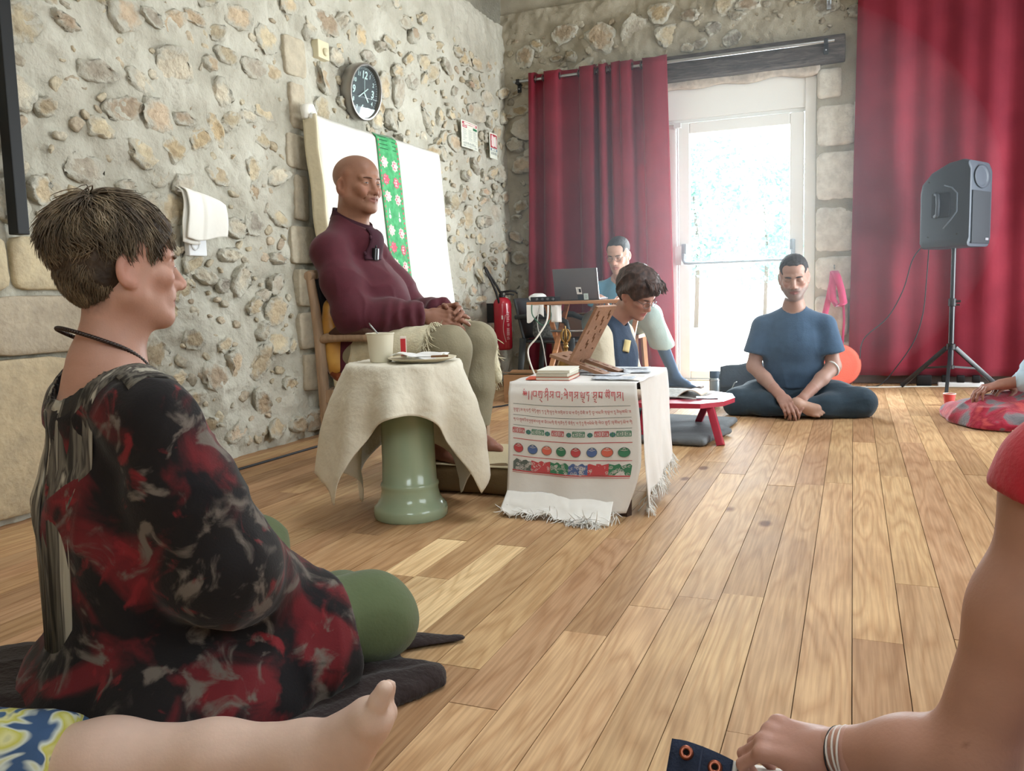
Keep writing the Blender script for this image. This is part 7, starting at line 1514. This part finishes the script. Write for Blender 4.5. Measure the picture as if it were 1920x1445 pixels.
    for q,d in roots:
        crown = A(.012,-.05,.13); t = nrm(q-crown); t = nrm(t-d*np.dot(t,d)); Q3 = np.array([q*11,q*11+5,q*11+11]); fl = fbm(Q3*1.5,2,4)*2.8; fl = fl-d*np.dot(fl,d)
        up_ = np.clip((q[2]-.0)/.09,0,1); fl = fl*(.35+.65*min(1,up_*4)); l = R.uniform(.032,.062)*(.55+.6*up_); lift = R.uniform(.05,.42)*(.15+.85*up_); ph = R.uniform(0,6.28)
        side = np.cross(t,d); pts=[]; p=q*1.0
        for j in range(6):
            pts.append(hd.w(*p)); s_ = j/5; dirn = nrm(t+fl*.8+d*(lift*(1-1.9*s_))+side*.45*math.sin(ph+s_*4)+A(0,0,-.30*s_)); p = p+dirn*l/5
        w = R.uniform(.0005,.0015)*(1 if up_>.2 else .8); b.tube(pts,[w,w*1.2,w*1.1,w,w*.7,w*.2],3,cap=False)
    b.build('hair_strands',HB,root,smooth=True,kind='stuff')
    # tunic: body, kimono sleeves, skirt spread over the lap and the floor
    TM = tunic_mat()
    F = Field(.06); F.cap(P(0,.0,.10),P(0,-.01,.40),.185,.165,flat=fw,fs=.80); F.cap(P(0,-.01,.40),P(0,-.02,.57),.168,.145,flat=fw,fs=.70)
    F.cap(P(0,-.02,.635),P(.155,-.005,.595),.050,.062,.04); F.cap(P(0,-.02,.635),P(-.155,-.005,.595),.050,.062,.04)
    for s in (-1,1): S,E,Wp = J[s]; F.chain([S,S*.5+E*.5,E],[.070,.080,.092],.05); w2 = E+(Wp-E)*.72; F.chain([E,w2],[.092,.078],.05)
    F.ell(P(0,.04,.07),(.23,.25,.13),R0); F.cap(P(.06,.10,.10),lg[1][0]*.32+lg[1][1]*.68,.135,.108,.06); F.cap(P(-.06,.10,.10),lg[-1][0]*.4+lg[-1][1]*.6,.13,.10,.06); F.cap(P(.20,-.05,.06),A(-1.02,1.20,.04),.10,.075,.08); F.ell(P(-.02,-.09,.04),(.21,.13,.10),R0); F.ell(P(.10,.30,.08),(.20,.14,.10),R0)
    F.cap(P(0,.02,.76),P(0,-.02,.650),.074,.092,.006,'s'); F.cut((0,0,.012),(0,0,-1),.01)
    kn = lg[1][1]-lg[1][0]; kn/=np.linalg.norm(kn); F.box(lg[1][1]+kn*.025,(.3,.11,.3),frame(kn),.01,.004,'s')
    def folds(V,N):
        z = V[:,2]; low = np.clip(1.15-z*2.4,.1,1); a = .013*ridge(V,6.5,(0,.25,1),3.2,4)*low + .010*ridge(V,11,(.5,.6,.8),3,9)*np.clip((z-.15)*3,0,1)*.7
        return a+.004*fbm(V*16,2,6)
    cloth_mesh(F,.0065,'tunic',TM,root,folds)
    # grey striped yoke: neck band and shoulder panels
    YK = ramp_mat('grey_stripe_yoke',[(.40,(50,48,46)),(.47,(110,106,98)),(.53,(66,62,60)),(.60,(170,166,154))],34,.9,3,.2,stretch=(1.,.6,.06),bump=.3,bs=140)
    from mathutils.bvhtree import BVHTree
    tun = [o for o in root.children if o.name.startswith('tunic')][0]; bv = BVHTree.FromPolygons([v.co[:] for v in tun.data.vertices],[p.vertices[:] for p in tun.data.polygons])
    def near(p,off=.004):
        h = bv.find_nearest(Vector(p)); q,n = h[0],h[1]; c = Vector(P(0,0,max(.1,q.z-.05))); n = n if n.dot(q-c)>0 else -n; return A(*(q+n*off))
    def top_ray(r,f,off=.003):
        o = P(r,f,1.0); h = bv.ray_cast(Vector(o),Vector((0,0,-1))); return A(*h[0])+A(0,0,off) if h[0] else P(r,f,.60)
    G = np.array([[top_ray((.097+.045*t)*math.sin(a),-.018+(.097+.045*t)*math.cos(a)) for t in np.linspace(0,1,7)] for a in np.linspace(-math.pi,math.pi,90)])
    b = MB(); b.gridP(G,.003); b.build('neck_band',YK,root,smooth=True)
    def back_ray(r,z):
        h = bv.ray_cast(Vector(P(r,-.7,z)),Vector(fw)); return A(*(h[0]-Vector(fw)*.004)) if h[0] else P(r,-.15,z)
    b = MB(); b.gridP(np.array([[back_ray(r,z) for r in np.linspace(-.13,.0,10)] for z in np.linspace(.61,.24,40)]),.003); b.build('back_panel',YK,root,smooth=True)
    b = MB(); b.gridP(np.array([[top_ray(.135+.055*t,-.05+.085*u) for u in np.linspace(0,1,6)] for t in np.linspace(0,1,8)]),.003); b.build('shoulder_panel',YK,root,smooth=True)
    # olive trousers
    OL = mat('olive_trousers',(86,98,68),.85,var=.10,vs=12,bump=.12,bs=120,sheen=.12); F = Field(.04); 
    for s in (-1,1): H,K,An = lg[s]; F.chain([H,H*.4+K*.6,K],[.10,.098,.084],.04); F.chain([K,K*.5+An*.5,An],[.082,.070,.055],.04)
    F.ell(lg[1][1]+kn*.01+A(0,0,-.015),(.085,.085,.07)); F.cut((0,0,.010),(0,0,-1)); cloth_mesh(F,.0065,'trousers',OL,root,lambda V,N:.005*ridge(V,8,(.5,.6,.3),3,6)*.8)
    # necklace of dark wooden beads
    R_ = Vector; bd = mat('dark_bead',(40,26,24),.35,spec=.5); b = MB()
    for a in np.linspace(-math.pi,math.pi,100)[:-1]:
        c,s_ = math.cos(a),math.sin(a); p = P(.068*s_,-.016+.078*c,.722-.036*c-.03*max(0,c)**2); h = (Vector(p)); bmv = p
        b.lathe([(.0,-.0042),(.0036,-.0028),(.0046,0),(.0036,.0028),(.0,.0042)],bmv,6,cap=False)
    b.build('bead_necklace',bd,root,smooth=True,label='dark wooden bead necklace')
woman()
# dark shawl on the floor under her
F = Field(.03); F.box((-1.27,1.30,.012),(.42,.32,.012),frame((.38,1,0)),.011); F.cap((-1.0,1.40,.012),(-.80,1.48,.012),.022,.018); F.cap((-1.1,1.15,.014),(-.79,1.44,.010),.03,.014,.04); F.cap((-.95,1.60,.010),(-.83,1.66,.008),.05,.018,.05,flat=(0,0,1),fs=.3); F.ell((-1.45,1.0,.04),(.34,.30,.06)); F.cap((-1.65,.95,.03),(-1.05,1.02,.02),.06,.03,.06)
F.cut((0,0,.002),(0,0,-1)); tag(cloth_mesh(F,.008,'shawl',mat('dark_brown_wool',(44,34,34),.95,var=.25,vs=9,bump=.4,bs=90,sheen=.1),None,lambda V,N:(.009*ridge(V,7,(.8,.6,0),3,5)+.003*fbm(V*30,2,3))*(V[:,2]>.004)),'dark brown woollen shawl spread on the floor under the woman in the red tunic','shawl')
# bare leg reaching in from the lower left
def bare_leg():
    root = thing('person','person outside the frame, bare lower leg and foot stretched across the lower left corner','person',(-1.25,1.0,0))
    K,An = A(-1.22,.862,.064),A(-.775,1.0,.106); F = Field(.02); m = K*.68+An*.32
    F.chain([K,m,K*.3+An*.7,An],[.066,.062,.048,.042],.04); F.ell(m+A(0,0,-.008),(.13,.058,.048),frame(nrm(An-K))[:,[1,0,2]]); foot(F,An+A(.004,.0,.002),(.50,.06,.86),(-.86,-.12,.50),1.10,1,toe_up=.010)
    F.cap(K+A(-.35,-.25,.08),K,.085,.066); V,Q = F.mesh(.004); 
    link('body',mesh_np('body',V,Q,spots(V,flat_skin(V,(208,180,166),.06),[(-1.05,.93,.11)],.003,(120,70,60))),SKIN(),root,True)
    YB_ = ramp_mat('yellow_blue_print',[(.40,(58,84,120)),(.46,(196,204,196)),(.52,(186,184,84)),(.60,(206,206,150)),(.66,(70,100,136))],11,.8,1,2.2,bump=.1,bs=90)
    F = Field(.03); e = K+(An-K)*.17; F.cap(K+A(-.35,-.25,.08),e,.100,.078); d = nrm(An-K); F.box(e+d*.10,(.13,.09,.13),frame(d),.01,.004,'s'); cloth_mesh(F,.007,'trousers',YB_,root,lambda V,N:.006*ridge(V,10,tuple(d),2.5,3),label='yellow and blue patterned trouser hem')
bare_leg()
# bare arm at the right edge
def bare_arm():
    root = thing('person','person at the right edge propped on a bare arm, red short sleeve above','person',(.42,1.0,0))
    S,E,Wp = A(.246,1.13,.560),A(.142,1.12,.200),A(-.024,1.18,.148)
    F = Field(.02); F.chain([S,S*.55+E*.45,E],[.062,.057,.048],.04); F.chain([E,E*.62+Wp*.38,Wp],[.052,.048,.030],.03); F.cap(S,A(.46,1.02,.56),.065,.12,.06); F.cap(A(.46,1.0,.60),A(.48,.95,.15),.13,.15,.06,flat=(.5,.85,0),fs=.75)
    F.cap(A(.50,1.0,.64),A(.49,1.03,.76),.055,.052,.04); F.cap(A(.45,.98,.12),A(.10,1.06,.085),.10,.075,.04); F.cap(A(.10,1.06,.085),A(-.10,.98,.06),.06,.04,.03)
    V,Q = F.mesh(.0055); V = relax(V,Q,1); C = flat_skin(V,(172,128,110),.07); C = spots(V,C,[tuple(E*(1-t)+S*t+A(-.02,-.045+.012*i,.0)) for i,t in enumerate((.12,.28,.45,.7,.85))],.0045,(110,62,48)); parts=[(V,Q,C)]
    F = Field(.01); d = nrm((-.93,.28,-.10)); z = nrm(A(-.15,-.35,1)); z = nrm(z-d*np.dot(z,d)); x = np.cross(z,d); x = x if np.dot(x,A(0,-1,0))>0 else -x
    F.cap(E*.2+Wp*.8,Wp,.036,.028); hand(F,Wp,np.stack([x,d,z],1),1,(.62,.66,.7,.74),.25,1.02,k=.006); V,Q=F.mesh(.0028); parts.append((V,Q,flat_skin(V,(178,134,120),.06)))
    hd = Head((.50,1.06,.90),frame((-.6,.8,0))); F = Field(.03); hd.add(F,A(.49,1.02,.70)); V,Q = F.mesh(.006); parts.append((V,Q,hd.skin(V,(186,136,114),(160,96,86))))
    link('body',mesh_np('body',*join(parts)),SKIN(),root,True); hair_cap(root,hd,mat('hair_plain_brown',(64,48,42),.6,var=.3,vs=60),res=.007)
    RT = mat('red_tshirt',(178,34,48),.85,var=.08,vs=16,bump=.15,bs=120,sheen=.15); F = Field(.04); e = S+(E-S)*.10; F.cap(A(.46,1.02,.57),S,.10,.074); F.cap(S,e,.078,.082); F.cap(A(.46,1.0,.62),A(.48,.95,.14),.155,.175,.06,flat=(.5,.85,0),fs=.78); F.box(e+nrm(E-S)*.085,(.12,.085,.12),frame(nrm(E-S)),.01,.006,'s'); F.cap(A(.49,1.03,.82),A(.49,1.01,.72),.06,.066,.006,'s')
    cloth_mesh(F,.0065,'tshirt',RT,root,lambda V,N:.006*ridge(V,9,(.5,0,1),3,4))
    JN = mat('blue_jeans',(60,84,124),.9,var=.2,vs=60,bump=.25,bs=220); F = Field(.04); F.cap(A(.46,.98,.12),A(.16,1.055,.10),.125,.098); F.cap(A(.16,1.055,.10),A(.0,1.0,.08),.085,.066); cloth_mesh(F,.007,'jeans',JN,root,lambda V,N:.006*ridge(V,9,(1,.2,0),3,6))
    b = MB(); c = Wp+(E-Wp)*.10; d = nrm(E-Wp); x = nrm(np.cross(d,(0,0,1))); y = np.cross(d,x)
    for k in range(3): b.tube([c+d*(.005*k+.004*math.sin(a+k))+(x*math.cos(a)*1.12+y*math.sin(a)*.92)*(.0345+.001*k) for a in np.linspace(0,2*math.pi,29)[:-1]],.0016,6,closed=True)
    b.build('cord_bracelet',mat('bracelet_cord',(206,196,190),.6),root,smooth=True,label='thin pale and black cord bracelet')
    b = MB(); c = c+d*-.004; b.tube([c+(x*math.cos(a)*1.12+y*math.sin(a)*.92)*.035 for a in np.linspace(0,2*math.pi,29)[:-1]],.0013,6,closed=True); b.build('cord_bracelet',mat('bracelet_dark',(40,34,36),.6),root,smooth=True)
bare_arm()
ws = MB(); ws.grid(lambda u,v:(-.17+.22*u,1.10+.16*v,.062+.028*math.sin(u*3.1)*math.sin(v*3.1)),14,10,.02); tag(ws.build('white_cloth',mat('white_cotton',(216,212,208),.9),smooth=True),'bit of white cloth under the hand at the lower edge','cloth')
# navy strap with copper eyelets
stp = thing('canvas_strap','navy canvas strap with copper eyelets and striped edge by the propped hand','strap',(-.24,1.22,.09)); NV = mat('navy_canvas',(38,46,66),.9,bump=.3,bs=260)
s0,s1,sn_ = A(-.250,1.225,.104),A(-.130,1.23,.090),nrm((.05,-.80,.60))
dS = nrm(s1-s0); upS = nrm(np.cross(dS,sn_)); upS = upS if upS[2]>0 else -upS
def sp(u,v,n=0): return s0+dS*(.128*u)+upS*(-.12*(1-v)+.0)+sn_*(n+.006*math.sin(u*3))-upS*.020*u**2+upS*(-.02*max(0,.12-u)**.5)*.3
b = MB(); b.gridP(np.array([[sp(u,v) for v in np.linspace(0,1,8)] for u in np.linspace(0,.74,14)]),.008); b.build('canvas',NV,stp,smooth=True)
for k in range(2):
    for a,bm2,m_ in ((.745,.80,mat('strap_cream',(190,186,180),.9)),(.865,.91,mat('strap_cream',(190,186,180),.9)),(.80,.865,mat('strap_grey',(84,70,70),.9)),(.91,.985,mat('strap_mauve',(120,88,88),.9))):
        if k: continue
        b = MB(); b.gridP(np.array([[sp(u,v) for v in np.linspace(0,1,8)] for u in np.linspace(a,bm2,3)]),.008); b.build('edge_stripe',m_,stp,smooth=True)
CO = mat('copper_eyelet',(150,88,70),.35,metal=.85)
for u,v in ((.20,.86),(.55,.82),(.20,.45),(.55,.42)):
    c = sp(u,v,.003); M = Matrix(np.stack([dS,upS,sn_],1)); b = MB(); b.lathe([(.0045,.004),(.0075,.006),(.0105,.003),(.011,-.002)],c,24,cap=False,M=M); b.build('eyelet',CO,stp,smooth=True); b = MB(); b.lathe([(.0,.001),(.0048,.001)],c,16,cap=False,M=M); b.build('eyelet_hole',mat('hole_dark',(16,10,10),.9),stp)
b = MB(); b.gridP(np.array([[sp(u,v,.002) for v in (.0,1.)] for u in (.365,.385)]),.002); b.build('seam',mat('navy_thread',(52,60,82),.9),stp)
yb = MB(); yb.box((.765,4.02,.073),(.24,.16,.145),(0,0,.1),.012); tag(yb.build('foam_block',mat('beige_foam',(196,172,124),.9,bump=.2,bs=120),auto=40),'beige foam block on the floor at the right edge, behind the red sleeve','block')
# ------------------------------------------------------------------ added scattering volume, imitates the lens glare around the glazed door
hz = MB(); hz.lathe([(max(1e-3,math.sin(t)),-math.cos(t)) for t in np.linspace(.0,math.pi,24)],(0,0,0),48,cap=False); hz.V = [(-.70+1.45*x,5.35+1.62*y,1.22+1.21*z) for x,y,z in hz.V]; hm = bpy.data.materials.new('door_glare'); hm.use_nodes = True
hm.node_tree.nodes.remove(hm.node_tree.nodes['Principled BSDF']); vs_ = hm.node_tree.nodes.new('ShaderNodeVolumeScatter'); vs_.inputs['Color'].default_value = (.85,.93,1,1); vs_.inputs['Density'].default_value = .022; vs_.inputs['Anisotropy'].default_value = .55
hm.node_tree.links.new(vs_.outputs[0], hm.node_tree.nodes['Material Output'].inputs['Volume'])
tag(hz.build('glare_veil', hm), 'added scattering volume imitating lens glare at the glazed door','glare_veil',kind='stuff')
